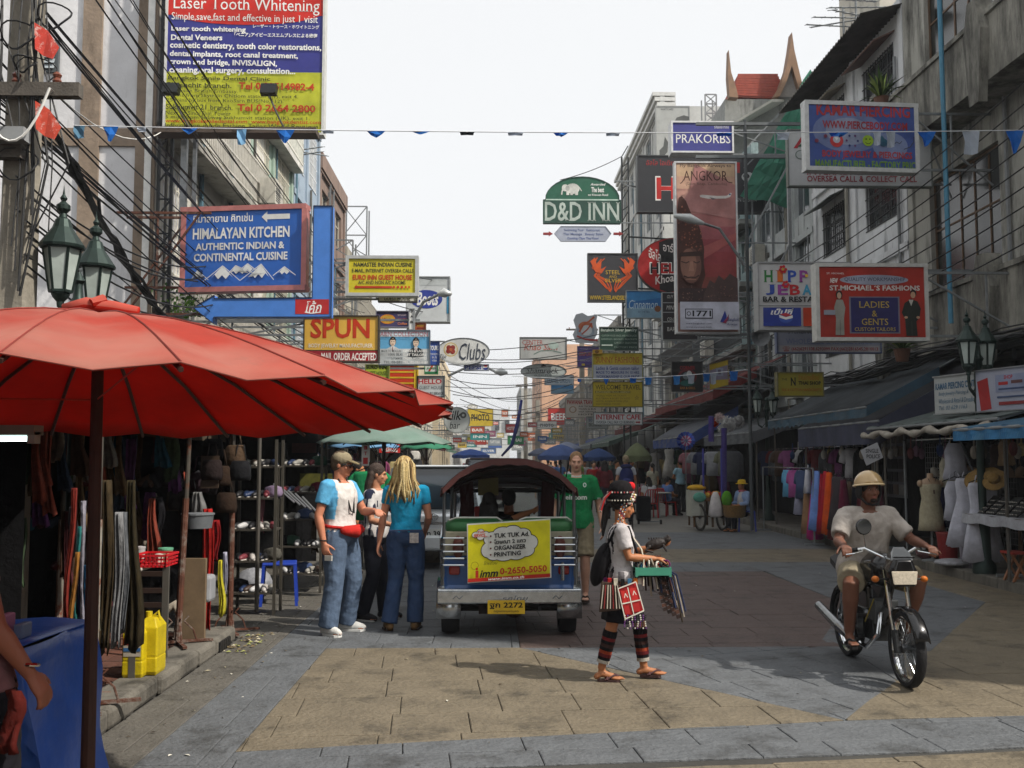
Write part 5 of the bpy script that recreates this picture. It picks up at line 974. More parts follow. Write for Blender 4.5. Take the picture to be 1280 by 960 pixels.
# ================================================================ bunting
def bunting(label,a,b,sag,flags,r=.006):
 rt = thing('bunting',label,'bunting',b); n = 24; f = lambda t: V(a).lerp(V(b),t)+V((0,0,-4*sag*t*(1-t)))
 m = MB(); m.tube([f(i/n) for i in range(n+1)],r,4,mt('#c9ccd0',.6)); m.build('string',None,rt)
 for (px,w,h,col,kind) in flags:
  t = min(range(0,401),key=lambda k: abs(cam_px(f(k/400))-px))/400; c = f(t); s = c.y/FPX; W2,H2 = w*s,h*s; fold = random.uniform(-.25,.25)
  if kind == 'tri': g_ = [[c+V((-W2/2,0,0)),c,c+V((W2/2,0,0))],[c+V((-W2*.28,-fold*W2,-H2*.55)),c+V((0,fold*W2,-H2*.6)),c+V((W2*.3,-.2*W2*fold,-H2*.5))],[c+V((-W2*.06,fold*W2,-H2)),c+V((.0,0,-H2)),c+V((W2*.06,0,-H2*.95))]]
  else: g_ = [[c+V((-W2/2,0,0)),c,c+V((W2/2,0,0))],[c+V((-W2*.45,-.2*W2,-H2*.5)),c+V((0,.2*W2,-H2*.55)),c+V((W2*.42,0,-H2*.5))],[c+V((-W2*.4,.1*W2,-H2)),c+V((0,0,-H2*1.05)),c+V((W2*.4,.1*W2,-H2*.95))]]
  m = MB(); m.sheet(g_,canvas(col,.45)); m.build('flag',None,rt,solid=.002)
def cam_px(p):
 d = CR.transposed() @ (p-V((0,0,EYE))); return 640+FPX*d.x/-d.z
BL,WHf = '#2f7bd0','#c3cbd6'
bunting('string of blue and white plastic pennants across the whole street at sign height',P(92,157,11),P(1330,162,12.5),.06,
 [(100,14,16,'#6f9cb8','sq'),(138,20,20,BL,'tri'),(178,12,6,WHf,'sq'),(236,22,8,BL,'tri'),(302,12,20,'#8fbfe0','sq'),(358,24,18,BL,'tri'),(410,16,4,WHf,'sq'),(470,24,9,BL,'tri'),(527,24,4,BL,'tri'),(585,20,4,'#38404a','sq'),(643,22,4,WHf,'sq'),(700,20,6,BL,'tri'),(765,20,4,WHf,'sq'),(905,22,4,BL,'sq'),(978,18,9,WHf,'sq'),(1047,26,7,BL,'tri'),(1097,10,17,WHf,'sq'),(1112,12,20,'#b4bcc8','sq'),(1159,25,19,BL,'tri'),(1213,23,30,WHf,'sq'),(1269,24,30,BL,'tri')])
bunting('lower string of small blue pennants in front of the stacked signs',P(640,470,31),P(935,462,25),.15,
 [(724,5,4,BL,'sq'),(758,7,8,BL,'tri'),(791,9,6,BL,'sq'),(810,9,9,'#3b90d8','sq'),(846,9,11,'#4a9fdf','sq'),(864,9,11,WHf,'sq'),(883,9,10,'#3b80c8','sq'),(892,8,14,WHf,'sq'),(917,11,12,'#3b8fdc','sq')],.01)
# ================================================================ plants on balconies
def plant(label,c,r,n,cols,kind='spiky',pot=True):
 rt = thing('potted_plant',label,'plant',c); c = V(c)
 if pot: m = MB(); m.lathe(c,[(.1,0),(.14,.2),(.15,.22)],12,mt('#6b4a3a',.8)); m.build('pot',None,rt)
 m = MB(); lm = [cloth(x,.3,5,.1) for x in cols]
 for k in range(n):
  a = random.random()*6.28; e = random.uniform(.15,1.35)
  if kind == 'spiky':
   L = r*random.uniform(.7,1.15); d = V((math.cos(a)*math.cos(e),math.sin(a)*math.cos(e),math.sin(e))); s = d.cross(V((0,0,1))).normalized()*.03; b0 = c+V((0,0,.2)); q1 = b0+d*L*.55; q2 = b0+d*L+V((0,0,-L*.22*math.cos(e)))
   m.add([b0-s*.6,b0+s*.6,q1-s,q1+s,q2],[(0,1,3,2),(2,3,4)],random.choice(lm))
  else:
   q = c+V((random.gauss(0,r*.45),random.gauss(0,r*.35),.1+abs(random.gauss(0,r*.7)))); u = V((random.gauss(0,1),random.gauss(0,1),random.gauss(0,1))).normalized(); v = u.cross(V((random.random(),random.random(),random.random()))).normalized(); s = random.uniform(.03,.06)
   m.add([q-u*s,q+v*s*.5,q+u*s,q-v*s*.5],[(0,1,2,3)],random.choice(lm))
 tag(m.build('foliage',None,rt,fix=False),kind='stuff')
GN = ['#3f5a2a','#55703a','#2c4020','#7a8a4a']
plant('spiky green plant in a pot above the blue piercing lightbox',P(1102,136,18.8),.62,46,GN)
plant('spiky green plant below the red tailor sign',P(1128,452,17.2),.55,46,GN)
plant('leafy climber behind the gap between blue sign and blue arrow',P(234,402,17.2),.5,260,['#5c8a34','#7aa63c','#3f6a28'],'leafy',False)
plant('loose green shrub on the balcony behind the blue arrow tip',P(300,350,20),.45,140,['#4a6a2c','#6c8c3c'],'leafy')
# ================================================================ people: one fused body each, clothes and hair as children
def fuse(mb,vox,smooth=3,wrinkle=0.,seed=0):
 """boolean-like union of closed shapes into one continuous skin"""
 me = mb.mesh('raw',None,False,True); o = bpy.data.objects.new('raw',me); TMP.collection.objects.link(o)
 r = o.modifiers.new('r','REMESH'); r.mode = 'VOXEL'; r.voxel_size = vox
 s = o.modifiers.new('s','SMOOTH'); s.factor = .5; s.iterations = smooth
 dg,ev = evaluate(o); out = bpy.data.meshes.new_from_object(ev); bpy.data.objects.remove(o); bpy.data.meshes.remove(me)
 if wrinkle:
  n = len(out.vertices); co = [0.]*(3*n); no = [0.]*(3*n); out.vertices.foreach_get('co',co); out.vertices.foreach_get('normal',no)
  for i in range(0,3*n,3):
   x,y,z = co[i:i+3]; q = V((x*7+seed,y*7,z*4+y*3)); k = mnoise.noise(q)+.8*(.5-abs(mnoise.noise(V((x*15+seed,y*15+z*6,z*9-x*5)))))*1.2
   k *= wrinkle; co[i] += no[i]*k; co[i+1] += no[i+1]*k; co[i+2] += no[i+2]*k
  out.vertices.foreach_set('co',co)
 out.polygons.foreach_set('use_smooth',[True]*len(out.polygons)); out.materials.clear(); return out
BASE = dict(pelvis=(0,0,.95),neck=(0,.01,1.47),head=(0,-.015,1.625),shL=(.175,.01,1.4),shR=(-.175,.01,1.4),elL=(.235,.03,1.13),elR=(-.235,.03,1.13),wrL=(.25,-.04,.885),wrR=(-.25,-.04,.885),
 hipL=(.09,0,.93),hipR=(-.09,0,.93),knL=(.105,-.02,.5),knR=(-.105,-.02,.5),anL=(.115,.03,.085),anR=(-.115,.03,.085),toL=(.14,-.12,.03),toR=(-.14,-.12,.03))
SP = [(-.2,.075,.07),(-.13,.15,.105),(0,.17,.12),(.13,.155,.112),(.26,.138,.102),(.5,.152,.112),(.7,.172,.12),(.84,.17,.105),(.93,.125,.08),(1.0,.07,.065)]
def spine_rings(J,infl,f0,f1,hem=0.,n=18,w=1.,belly=0.):
 P0,P1 = J['pelvis'],J['neck']; up = (P1-P0); hl = (J['hipL']-J['hipR']).normalized(); sl = (J['shL']-J['shR']).normalized(); rs = []
 fs = [f0+(f1-f0)*i/11 for i in range(12)]
 for f in fs:
  for a,b in zip(SP,SP[1:]):
   if a[0] <= f <= b[0]: break
  else: a,b = (SP[0],SP[1]) if f < SP[0][0] else (SP[-2],SP[-1])
  t = min(max((f-a[0])/(b[0]-a[0]),0),1); rx,ry = a[1]+(b[1]-a[1])*t,a[2]+(b[2]-a[2])*t
  if f < .13 and hem: rx,ry = max(rx,.165),max(ry,.115)
  ry += belly*max(0,1-abs(f-.2)/.35)
  l = hl.lerp(sl,min(max(f,0),1)).normalized(); u = up.normalized(); fw = u.cross(l).normalized(); l = fw.cross(u).normalized()
  c = P0+up*f; g = infl+hem*max(0,.5-f); s = J['s']
  rs.append([c+l*(rx*w*s+g)*math.cos(2*math.pi*k/n)+fw*(ry*w*s+g)*math.sin(2*math.pi*k/n) for k in range(n)])
 return rs
def hand(m,wr,el,s,curl=.35,side=1,pn=None,spread=.0,fdir=None):
 d = V(fdir).normalized() if fdir is not None else (wr-el).normalized(); pn = V(pn) if pn is not None else V((-side,.2,0)); w = d.cross(pn).normalized(); pn = w.cross(d).normalized()
 w = w*side if True else w
 if w.dot(V((0,-1,0))) < 0 and abs(d.z) > .6: w = -w     # thumbs point forwards on a hanging arm
 m.rings([[wr+d*t*s+w*(a*math.cos(2*math.pi*k/12)*s)+pn*(b*math.sin(2*math.pi*k/12)*s) for k in range(12)] for t,a,b in ((-.02,.024,.02),(.02,.03,.019),(.05,.04,.018),(.085,.042,.016),(.098,.036,.012))])
 for k,(off,L) in enumerate(((.033,.068),(.011,.078),(-.011,.073),(-.032,.058))):
  p = wr+(d*.088+w*off)*s; pts = [p]; dd = (d+w*off*(2+spread)).normalized(); c = curl*(1+.12*k)
  for j,q in enumerate((.42,.33,.25)):
   dd = (dd*math.cos(c)+pn*math.sin(c)).normalized(); p = p+dd*L*q*s; pts.append(p); c = curl*1.25
  m.limb(pts,[.0098*s,.0094*s,.0088*s,.0078*s],8)
 p = wr+(d*.03+w*.03)*s; pts = [p]; dd = (d*.62+w*.62+pn*.35).normalized()
 for q in (.034,.03,.024): p = p+dd*q*s; pts.append(p); dd = (dd+d*.25+pn*curl*.4).normalized()
 m.limb(pts,[.0135*s,.0125*s,.011*s,.0095*s],8)
def person(name_label,loc,yaw,H=1.75,J=None,skin='#c08a6a',top=None,bottom=None,shoes=None,hair=None,look=(0,0),vox=.0085,build=1.,hands=None,face=True,belly=0.,extra=None,group=None,barefoot=False,headless=False,sex='m'):
 s = H/1.75; Jt = {k: V(v)*s for k,v in {**BASE,**(J or {})}.items()}; Jt['s'] = s
 root = thing('person',name_label,'person',(0,0,0),group)
 sm = mt(skin,.55,0,.12,9,.12,60,spec=.35)
 hands = hands or {}
 b = MB(); rl = lambda f: f*s*build
 b.rings(spine_rings(Jt,0,-.16,.98,w=build,belly=belly))
 hd = Jt['head']; yw,pt_ = R(look[0]),R(look[1])
 F = V((math.sin(yw)*math.cos(pt_),-math.cos(yw)*math.cos(pt_),math.sin(pt_))); Lf = V((math.cos(yw),math.sin(yw),0)); U = Lf.cross(F)*-1 if Lf.cross(F).z < 0 else Lf.cross(F); U.normalize()
 hp = lambda l,f,u: hd+(Lf*l+F*f+U*u)*s
 if not headless:
  b.limb([Jt['neck']+V((0,.0,-.05))*s,hp(0,-.02,-.06)],[.062*s*(1 if sex == 'm' else .85),.056*s*(1 if sex == 'm' else .85)],14)
  b.ell(hp(0,-.012,.025),Lf*.074*s,F*.094*s,U*.098*s,n=18,k=12); b.ell(hp(0,.02,-.03),Lf*.062*s,F*.07*s,U*.078*s,n=16,k=10); b.ell(hp(0,.035,-.078),Lf*.042*s,F*.048*s,U*.036*s)
  b.limb([hp(0,.088,.012),hp(0,.104,-.02),hp(0,.108,-.03)],[.009*s,.012*s,.013*s],8); b.ell(hp(0,.098,-.034),Lf*.019*s,F*.013*s,U*.009*s,n=10,k=6)
  b.limb([hp(-.036,.072,.022),hp(0,.084,.024),hp(.036,.072,.022)],[.012*s,.012*s,.012*s],8)
  b.ell(hp(0,.086,-.056),Lf*.024*s,F*.011*s,U*.01*s,n=10,k=6); b.ell(hp(0,.078,-.086),Lf*.02*s,F*.014*s,U*.014*s,n=10,k=6)
  for q in (-1,1):
   b.ell(hp(q*.076,-.008,-.006),Lf*.011*s,F*.019*s,U*.031*s,n=10,k=7); b.ell(hp(q*.04,.06,-.022),Lf*.022*s,F*.02*s,U*.022*s,n=10,k=6)
 for q,t in ((1,'L'),(-1,'R')):
  sh,el,wr = Jt['sh'+t],Jt['el'+t],Jt['wr'+t]; k = build
  b.limb([sh,sh.lerp(el,.35),sh.lerp(el,.75),el,el.lerp(wr,.25),el.lerp(wr,.7),wr],[x*s*k for x in (.055,.047,.041,.038,.041,.032,.026)],12)
  b.limb([Jt['neck'].lerp(sh,.3)+V((0,0,-.03))*s,sh],[.045*s*k,.05*s*k],10)
  h = dict(hands.get(t,{})); hand(b,wr,el,s,h.get('curl',.3),q,h.get('pn'),h.get('spread',0),h.get('fdir'))
  hi,kn,an,to = Jt['hip'+t],Jt['kn'+t],Jt['an'+t],Jt['to'+t]
  b.limb([hi,hi.lerp(kn,.3),hi.lerp(kn,.8),kn,kn.lerp(an,.3),kn.lerp(an,.75),an],[x*s*k for x in (.093,.084,.062,.056,.058,.042,.037)],12)
  fd = (to-an); fd.z = 0; fd.normalize(); sd = fd.cross(V((0,0,1))); h0 = an-fd*.045*s+V((0,0,to.z-an.z))
  b.limb([h0+V((0,0,.012))*s,an+V((0,0,(to.z-an.z)*.5)),to+V((0,0,.012))*s-fd*.06*s],[.03*s,.036*s,.03*s],10)
  b.ell(to-fd*.03*s+V((0,0,.0)),sd*.042*s,fd*.07*s,V((0,0,.02*s)))
  if barefoot:
   for j in range(5): c_ = to+fd*(.035-.006*j if q*1 > 0 else .035-.006*j)*s+sd*(.03-.015*j)*s*(-q); b.ell(c_,sd*.008*s,fd*.022*s,V((0,0,.009*s)),n=8,k=5)
 me = fuse(b,vox); me.materials.append(sm); bo = link('body',me,root)
 bv = None
 if top:
  m = MB(); g = top.get('loose',.016)*s; m.rings(spine_rings(Jt,g,top.get('hem',-.06),.955,top.get('flare',.012),w=build,belly=belly)); sl = top.get('sleeve',.55)
  for t in 'LR':
   sh,el,wr = Jt['sh'+t],Jt['el'+t],Jt['wr'+t]; m.limb([Jt['neck'].lerp(sh,.35)+V((0,0,-.03))*s,sh],[(.04*build)*s+g,.05*s*build+g],12)
   pts = [sh,sh.lerp(el,min(sl,1)*.5),sh.lerp(el,min(sl,1))]; rr = [.052*s*build+g*.8,.049*s*build+g*.95,.045*s*build+g*1.15]
   if sl > 1: pts += [el.lerp(wr,sl-1)]; rr = rr[:2]+[.043*s*build+g,.036*s*build+g]
   if sl > 0: m.tube([pts[0]-(pts[1]-pts[0]).normalized()*.02]+pts,[rr[0]]+rr,14)
  me = fuse(m,max(vox,.01),2,top.get('wr',.007),len(name_label)*7 % 50); me.materials.append(cloth(top['col']))
  if top.get('zones'):
   for c2 in top['zones'][0]: me.materials.append(cloth(c2))
   fn = top['zones'][1]; ivs = 1/s
   for p in me.polygons: p.material_index = fn(p.center*ivs)
  tn = link(top.get('name','shirt'),me,root); bv = (tn,me)
 if bottom:
  m = MB(); g = bottom.get('loose',.014)*s; m.rings(spine_rings(Jt,g,-.2,bottom.get('waist',.12),w=build)); L = bottom.get('len',1.0)
  if bottom.get('kind') == 'skirt':
   zc = Jt['pelvis']; zh = bottom['hem']*s; m = MB(); kc = (Jt['knL']+Jt['knR'])/2
   m.rings([[V((zc.x+(kc.x-zc.x)*t*.6+(.155+.09*t)*s*math.cos(a)*(1+.05*t*math.sin(a*6+1)),zc.y+(kc.y-zc.y)*t*.6+(.12+.08*t)*s*math.sin(a)*(1+.05*t*math.sin(a*6)),zc.z+.06*s+(zh-zc.z-.06*s)*t)) for a in [2*math.pi*k/40 for k in range(40)]] for t in (0,.2,.4,.6,.8,1)])
  else:
   for t in 'LR':
    hi,kn,an = Jt['hip'+t],Jt['kn'+t],Jt['an'+t]; fl = bottom.get('flare',.0)
    pts = [hi,hi.lerp(kn,.4),kn]; rr = [.098*s*build+g*.6,.086*s*build+g,.062*s*build+g]
    if L >= 1: pts = pts+[kn.lerp(an,.5),kn.lerp(an,1.02)]; rr += [.056*s*build+g+fl*.5,.05*s*build+g+fl]
    else: e = hi.lerp(kn,L/.5) if L <= .5 else kn.lerp(an,(L-.5)/.5); pts = ([hi,hi.lerp(e,.5),e] if L <= .5 else pts+[e]); rr = [.098*s*build+g*.6,.09*s*build+g,.078*s*build+g*1.6] if L <= .5 else rr+[.062*s*build+g*1.4]
    m.tube([pts[0]+V((0,0,.03))]+pts,[rr[0]*.9]+rr,14)
  me = fuse(m,max(vox,.01),2,bottom.get('wr',.009),7+len(name_label)*7 % 50); me.materials.append(cloth(bottom['col'],.3,5)); link(bottom.get('name','trousers'),me,root)
 if shoes:
  for q,t in ((1,'L'),(-1,'R')):
   an,to = Jt['an'+t],Jt['to'+t]; fd = (to-an); fd.z = 0; fd.normalize(); sd = fd.cross(V((0,0,1))); zz = to.z-.032*s; slp = (to.z-.03*s)
   m = MB(); c0 = an-fd*.05*s; c0.z = zz
   if shoes[0] == 'shoe':
    m.limb([V((c0.x,c0.y,zz+.045*s)),V((an.x,an.y,zz+.06*s)),to-fd*.05*s+V((0,0,.012*s)),to-fd*.0*s+V((0,0,.004*s))],[.04*s,.046*s,.045*s,.035*s],12,cloth(shoes[1],.2,8)); m.tube([V((an.x,an.y,zz+.05*s)),V((an.x,an.y,zz+.1*s))],[.047*s,.043*s],12,cloth(shoes[1],.2,8))
   outl = [(-.055,-.03),(-.03,-.04),(.1,-.045),(.19,-.046),(.235,-.02),(.235,.02),(.19,.046),(.1,.04),(-.03,.038),(-.055,.03)]; L0 = (to-an).length/.19
   m.prism([V((an.x,an.y,zz-.004))+fd*(u*L0*.86)*s+sd*v*s*1.05 for u,v in outl],(0,0,.024*s),mt(shoes[2],.8))
   if shoes[0] == 'sandal':
    a1 = to-fd*.01*s+V((0,0,.022*s))
    for w_ in (-.04,.04): m.tube([a1,to-fd*.05*s+sd*w_*.6*s+V((0,0,.032*s)),an+fd*.03*s+sd*w_*s+V((0,0,zz-an.z+.02*s))],.009*s,6,mt(shoes[1],.7))
    m.tube([an+fd*.05*s+sd*-.043*s+V((0,0,zz-an.z+.02*s)),an+fd*.06*s+V((0,0,zz-an.z+.075*s)),an+fd*.05*s+sd*.043*s+V((0,0,zz-an.z+.02*s))],.012*s,6,mt(shoes[1],.7))
   m.build('shoe' if shoes[0] == 'shoe' else 'sandal',None,root,smooth=2)
 if face and not headless:
  for q in (-1,1):
   m = MB(); m.ell(hp(q*.031,.076,.002),Lf*.0115*s,F*.007*s,U*.0042*s,mt('#b4aca2',.4),10,6); m.ell(hp(q*.031,.0815,.002),Lf*.0055*s,F*.0035*s,U*.0044*s,mt('#1c120c',.2),8,6)
   m.build('eye',None,root,smooth=True)
   m = MB(); m.bar(hp(q*.016,.094,.021),hp(q*.046,.083,.024),.006*s,.007*s,mt(face if isinstance(face,str) else '#2a1c14',.9)); m.build('eyebrow',None,root)
  m = MB(); m.ell(hp(0,.094,-.0545),Lf*.023*s,F*.006*s,U*.0045*s,mt('#8a4a40',.5),10,6); m.ell(hp(0,.092,-.0615),Lf*.019*s,F*.006*s,U*.005*s,mt('#9c5a4c',.5),10,6); m.build('lips',None,root,smooth=True)
 if hair and not headless:
  k,col = hair[0],hair[1]; hm = mt(col,.75,0,.45,30,.5,90); m = MB(); q = 1.0 if k != 'buzz' else .965
  m.ell(hp(0,-.022,.037),Lf*.083*s*q,F*.1*s*q,U*.098*s*q,n=24,k=16)
  if k in ('short',): m.ell(hp(0,-.05,-.0),Lf*.078*s,F*.066*s,U*.075*s)
  if k == 'long':
   for j in range(9): a = -1.3+2.6*j/8; m.limb([hp(.07*math.sin(a),-.05-.03*math.cos(a),.0),hp(.085*math.sin(a),-.07-.03*math.cos(a),-.12),hp(.07*math.sin(a),-.08-.03*math.cos(a),-.3+.02*math.cos(j*2))],[.035*s,.03*s,.012*s],8)
  if k == 'tail': m.limb([hp(0,-.1,.02),hp(.01,-.15,-.05),hp(0,-.14,-.2),hp(0,-.12,-.32)],[.03*s,.034*s,.028*s,.01*s],8)
  me = fuse(m,max(vox*.8,.007),1,.006 if k != 'buzz' else .001,3); me.materials.append(hm); link('hair',me,root)
 if extra: extra(root,Jt,hp,bv,s)
 root.location = loc; root.rotation_euler = (0,0,R(yaw)); return root
def decal(root,target,fdir,org,u,v,ops,name='print',off=.004):
 """flat print laid on cloth: every point is dropped onto the garment along fdir"""
 me = target[1]; bv = BVHTree.FromPolygons([x.co for x in me.vertices],[p.vertices for p in me.polygons]); fdir = V(fdir); org = V(org); u = V(u); v = V(v)
 def pt(x,y,d=0.):
  p = org+u*x-v*y; h = bv.ray_cast(p-fdir*.6,fdir,1.2); q = h[0] if h[0] else p; return q-fdir*(off+d)
 m = MB(); art(m,pt,ops,0,.0008); m.build(name,None,root,fix=False)
JEAN = '#43587a'
# ---- man in cap, raglan shirt, red waist bag: left of the tuk tuk
def x_cap(root,J,hp,bv,s):
 m = MB(); m.ell(hp(0,-.015,.052),(hp(.09,0,0)-hp(0,0,0)),(hp(0,.106,0)-hp(0,0,0)),(hp(0,0,.082)-hp(0,0,0)),cloth('#8a7f68',.35,12),18,10)
 m.prism([hp(-.068,.07,.055),hp(-.06,.12,.045),hp(-.03,.165,.035),(hp(.03,.165,.035)),hp(.06,.12,.045),hp(.068,.07,.055)],(0,0,-.008),cloth('#75694f',.3,12)); m.build('cap',None,root,smooth=2)
 m = MB(); m.tube([hp(-.078,0,.012),hp(-.05,.1,.006),hp(.05,.1,.006),hp(.078,0,.012)],.005,5,BLACK)
 for q in (-1,1): m.ell(hp(q*.031,.1,-.002),hp(.025,0,0)-hp(0,0,0),hp(0,.006,0)-hp(0,0,0),hp(0,0,.017)-hp(0,0,0),mt('#0c0c10',.1),10,6)
 m.build('sunglasses',None,root)
 P0 = J['pelvis']; m = MB(); m.tube([P0+V((.2*math.cos(a),.15*math.sin(a),.09+.02*math.sin(a))) for a in [k*math.pi/10 for k in range(21)]],.016,6,cloth('#a82420')); m.build('bag_strap',None,root)
 m = MB(); m.limb([P0+V((.12,-.15,.05)),P0+V((0,-.19,.035)),P0+V((-.12,-.14,.05))],[.05,.066,.045],12,cloth('#b02822')); m.build('waist_bag',None,root,smooth=True)
 m = MB(); n = J['neck']; m.tube([n+V((-.06,-.02,.02)),n+V((-.07,-.12,-.1)),n+V((-.03,-.16,-.3)),n+V((.02,-.16,-.32)),n+V((.05,-.13,-.12)),n+V((.06,-.02,.02))],.009,6,cloth('#2c2a2a')); m.build('lanyard',None,root)
 m = MB(); w = J['wrR']; m.tube([w+V((.032*math.cos(a),.032*math.sin(a),.02)) for a in [k*math.pi/6 for k in range(13)]],.006,5,BLACK); m.build('wristband',None,root)
 m = MB(); m.cbox(w+V((.0,-.06,-.15)),(.012,.085,.05),mt('#c9c6bd',.5)); o = m.build('cigarette_pack',None,root)
z_rag = lambda c: 1 if (abs(c.x) > .155+.06*(1.45-c.z)*0 and c.z > 1.1) or abs(c.x) > .19 else 0
person('man in khaki cap, blue-sleeved white shirt and red waist bag, smoking by the tuk tuk',(-1.52,10.15,0),62,1.80,
 dict(shR=(-.19,.02,1.42),elR=(-.27,.06,1.14),wrR=(-.26,.0,.89),elL=(.25,-.1,1.16),wrL=(.1,-.33,1.18),knL=(.13,-.06,.5),anL=(.16,.03,.085),toL=(.22,-.12,.03),toR=(-.17,-.12,.03),anR=(-.14,.03,.085)),
 '#b5765a',dict(col='#cfcac6',sleeve=.6,hem=-.02,zones=(['#5aa3cc'],z_rag)),dict(col='#526278',flare=.016,loose=.022),('shoe','#c9c8c4','#dcdcd8'),('short','#4a3826'),look=(14,-8),build=1.08,extra=x_cap,hands=dict(L=dict(curl=.6,pn=(0,0,-1)),R=dict(curl=.5)))
# ---- woman with dreadlocks, seen from behind
def x_dread(root,J,hp,bv,s):
 cs = [mt(c,.9,0,.35,30,.6,90) for c in ('#b09a68','#92784a','#6f5836','#c2ae7e')]
 for j in range(84):
  a = random.uniform(-2.5,2.5); e = random.uniform(.1,1.25); l = math.sin(a)*math.cos(e); f = -math.cos(a)*math.cos(e); u = math.sin(e)
  p0 = hp(l*.08,f*.098-.018,.04+u*.09); out = 1.22; L = random.uniform(.18,.3)*(1 if f < .3 else .6)
  p1 = hp(l*.108,f*.125-.025,.03+u*.03); p2 = hp(l*.125+random.uniform(-.01,.01),f*.13-.035,-.1); p3 = hp(l*.16+random.uniform(-.045,.045),f*.13-.06,-.1-L*.55); p4 = p3+V((random.uniform(-.03,.03),.0,-L*.35))
  if p4.z < 1.2: p4.z = 1.2+random.random()*.06
  m = MB(); m.tube([p0,p1,p2,p3,p4],[.011,.013,.012,.011,.006],6,cs[j % 4]); m.build('dreadlock',None,root,smooth=True)
 m = MB(); q = J['hipR']+V((-.0,.115,-.0)); m.cbox(J['pelvis']+V((-.085,.152,-.02)),(.09,.012,.1),cloth('#b8b0ac',.4,40)); m.build('pocket_patch',None,root)
 m = MB(); c = J['pelvis']; m.tube([c+V((-.17+.34*k/8,.145+.0*k,.055)) for k in range(9)],.008,5,mt('#2c3c5c')); m.build('belt',None,root)
person('person with long blond dreadlocks in turquoise tee and jeans, seen from behind',(-.88,10.35,0),184,1.76,
 dict(elL=(.23,.0,1.13),wrL=(.27,-.02,.88),elR=(-.23,.03,1.13),wrR=(-.2,-.16,.98),hipL=(.09,0,.93),knL=(.1,-.03,.5),anL=(.16,.04,.085),toL=(.19,-.11,.03),anR=(-.1,.0,.085),toR=(-.13,-.15,.03),head=(0.02,-.02,1.62)),
 '#b98066',dict(col='#1f8fb8',sleeve=.5,loose=.008,hem=.0,flare=.006),dict(col='#384c6e',flare=.02,loose=.016,waist=.1),('shoe','#6b5236','#3a2c22'),('long','#a88c58'),look=(-8,-5),build=.98,extra=x_dread,face=True)
# ---- the one between them
person('person in white top with dark shoulder stripes and dark trousers between the two smokers',(-1.26,11.0,0),70,1.68,
 dict(elL=(.24,-.12,1.17),wrL=(.12,-.26,1.32),elR=(-.24,-.06,1.12),wrR=(-.2,-.28,1.08),anL=(.13,-.06,.085),toL=(.17,-.22,.03),anR=(-.12,.1,.085),toR=(-.14,-.06,.03)),
 '#b07a5c',dict(col='#b9b6b4',sleeve=.75,zones=(['#22263a'],lambda c: 1 if abs(c.x) > .13 and (int(c.y*38+40) % 3 == 0 or (c.z > 1.36 and int(c.y*38+40) % 2 == 0)) else 0)),dict(col='#20222c',flare=.012),('shoe','#2a2a2e','#c9c9c4'),('long','#3a2c24'),look=(20,-6))
# ---- man in green football shirt and khaki shorts
def x_jersey(root,J,hp,bv,s):
 z0 = 1.25*s; decal(root,bv,(0,1,0),(0,0,z0),(s,0,0),(0,0,s),[('t','eircom',-.125,.055,.125,.0,'B',W_),('e',-.02,-.05,.038,.038,'#c8562c'),('e',-.02,-.05,.018,.03,'#d86a34'),('e',.1,-.115,.02,.026,'#c9d4cc'),('e',.1,-.115,.012,.017,'#3b7a5c')])
 for q in (-1,1):
  m = MB();
 m = MB(); n = J['neck']; m.tube([n+V((.066*math.cos(a),.066*math.sin(a)-.005,.0-.012*math.sin(a+3.14))) for a in [k*math.pi/8 for k in range(17)]],.011,6,cloth('#c9d0c9')); m.build('collar',None,root)
person('man with cropped hair in green football shirt and khaki shorts walking beside the tuk tuk',(1.03,12.25,0),-6,1.82,
 dict(elL=(.27,.05,1.13),wrL=(.3,-.03,.88),elR=(-.27,.02,1.13),wrR=(-.28,-.08,.9),knL=(.1,-.12,.52),anL=(.1,-.02,.13),toL=(.1,-.17,.06),knR=(-.1,.02,.5),anR=(-.12,.22,.1),toR=(-.12,.09,.03)),
 '#c99a82',dict(col='#1f7a48',sleeve=.72,loose=.03,hem=-.17,zones=(['#c5cfc6','#17181a'],lambda c: 1 if abs(c.x) > .245 and c.z < 1.215 else (2 if abs(c.x) > .165 and abs(c.y) < .012 and c.z > 1.3 else 0))),dict(col='#857a63',len=.47,loose=.016,waist=-.04,wr=.012,name='shorts'),('sandal','#2c2622','#3a2e26'),('buzz','#8a6a48'),look=(4,-3),build=1.04,extra=x_jersey,face='#7a5a3c',barefoot=True)
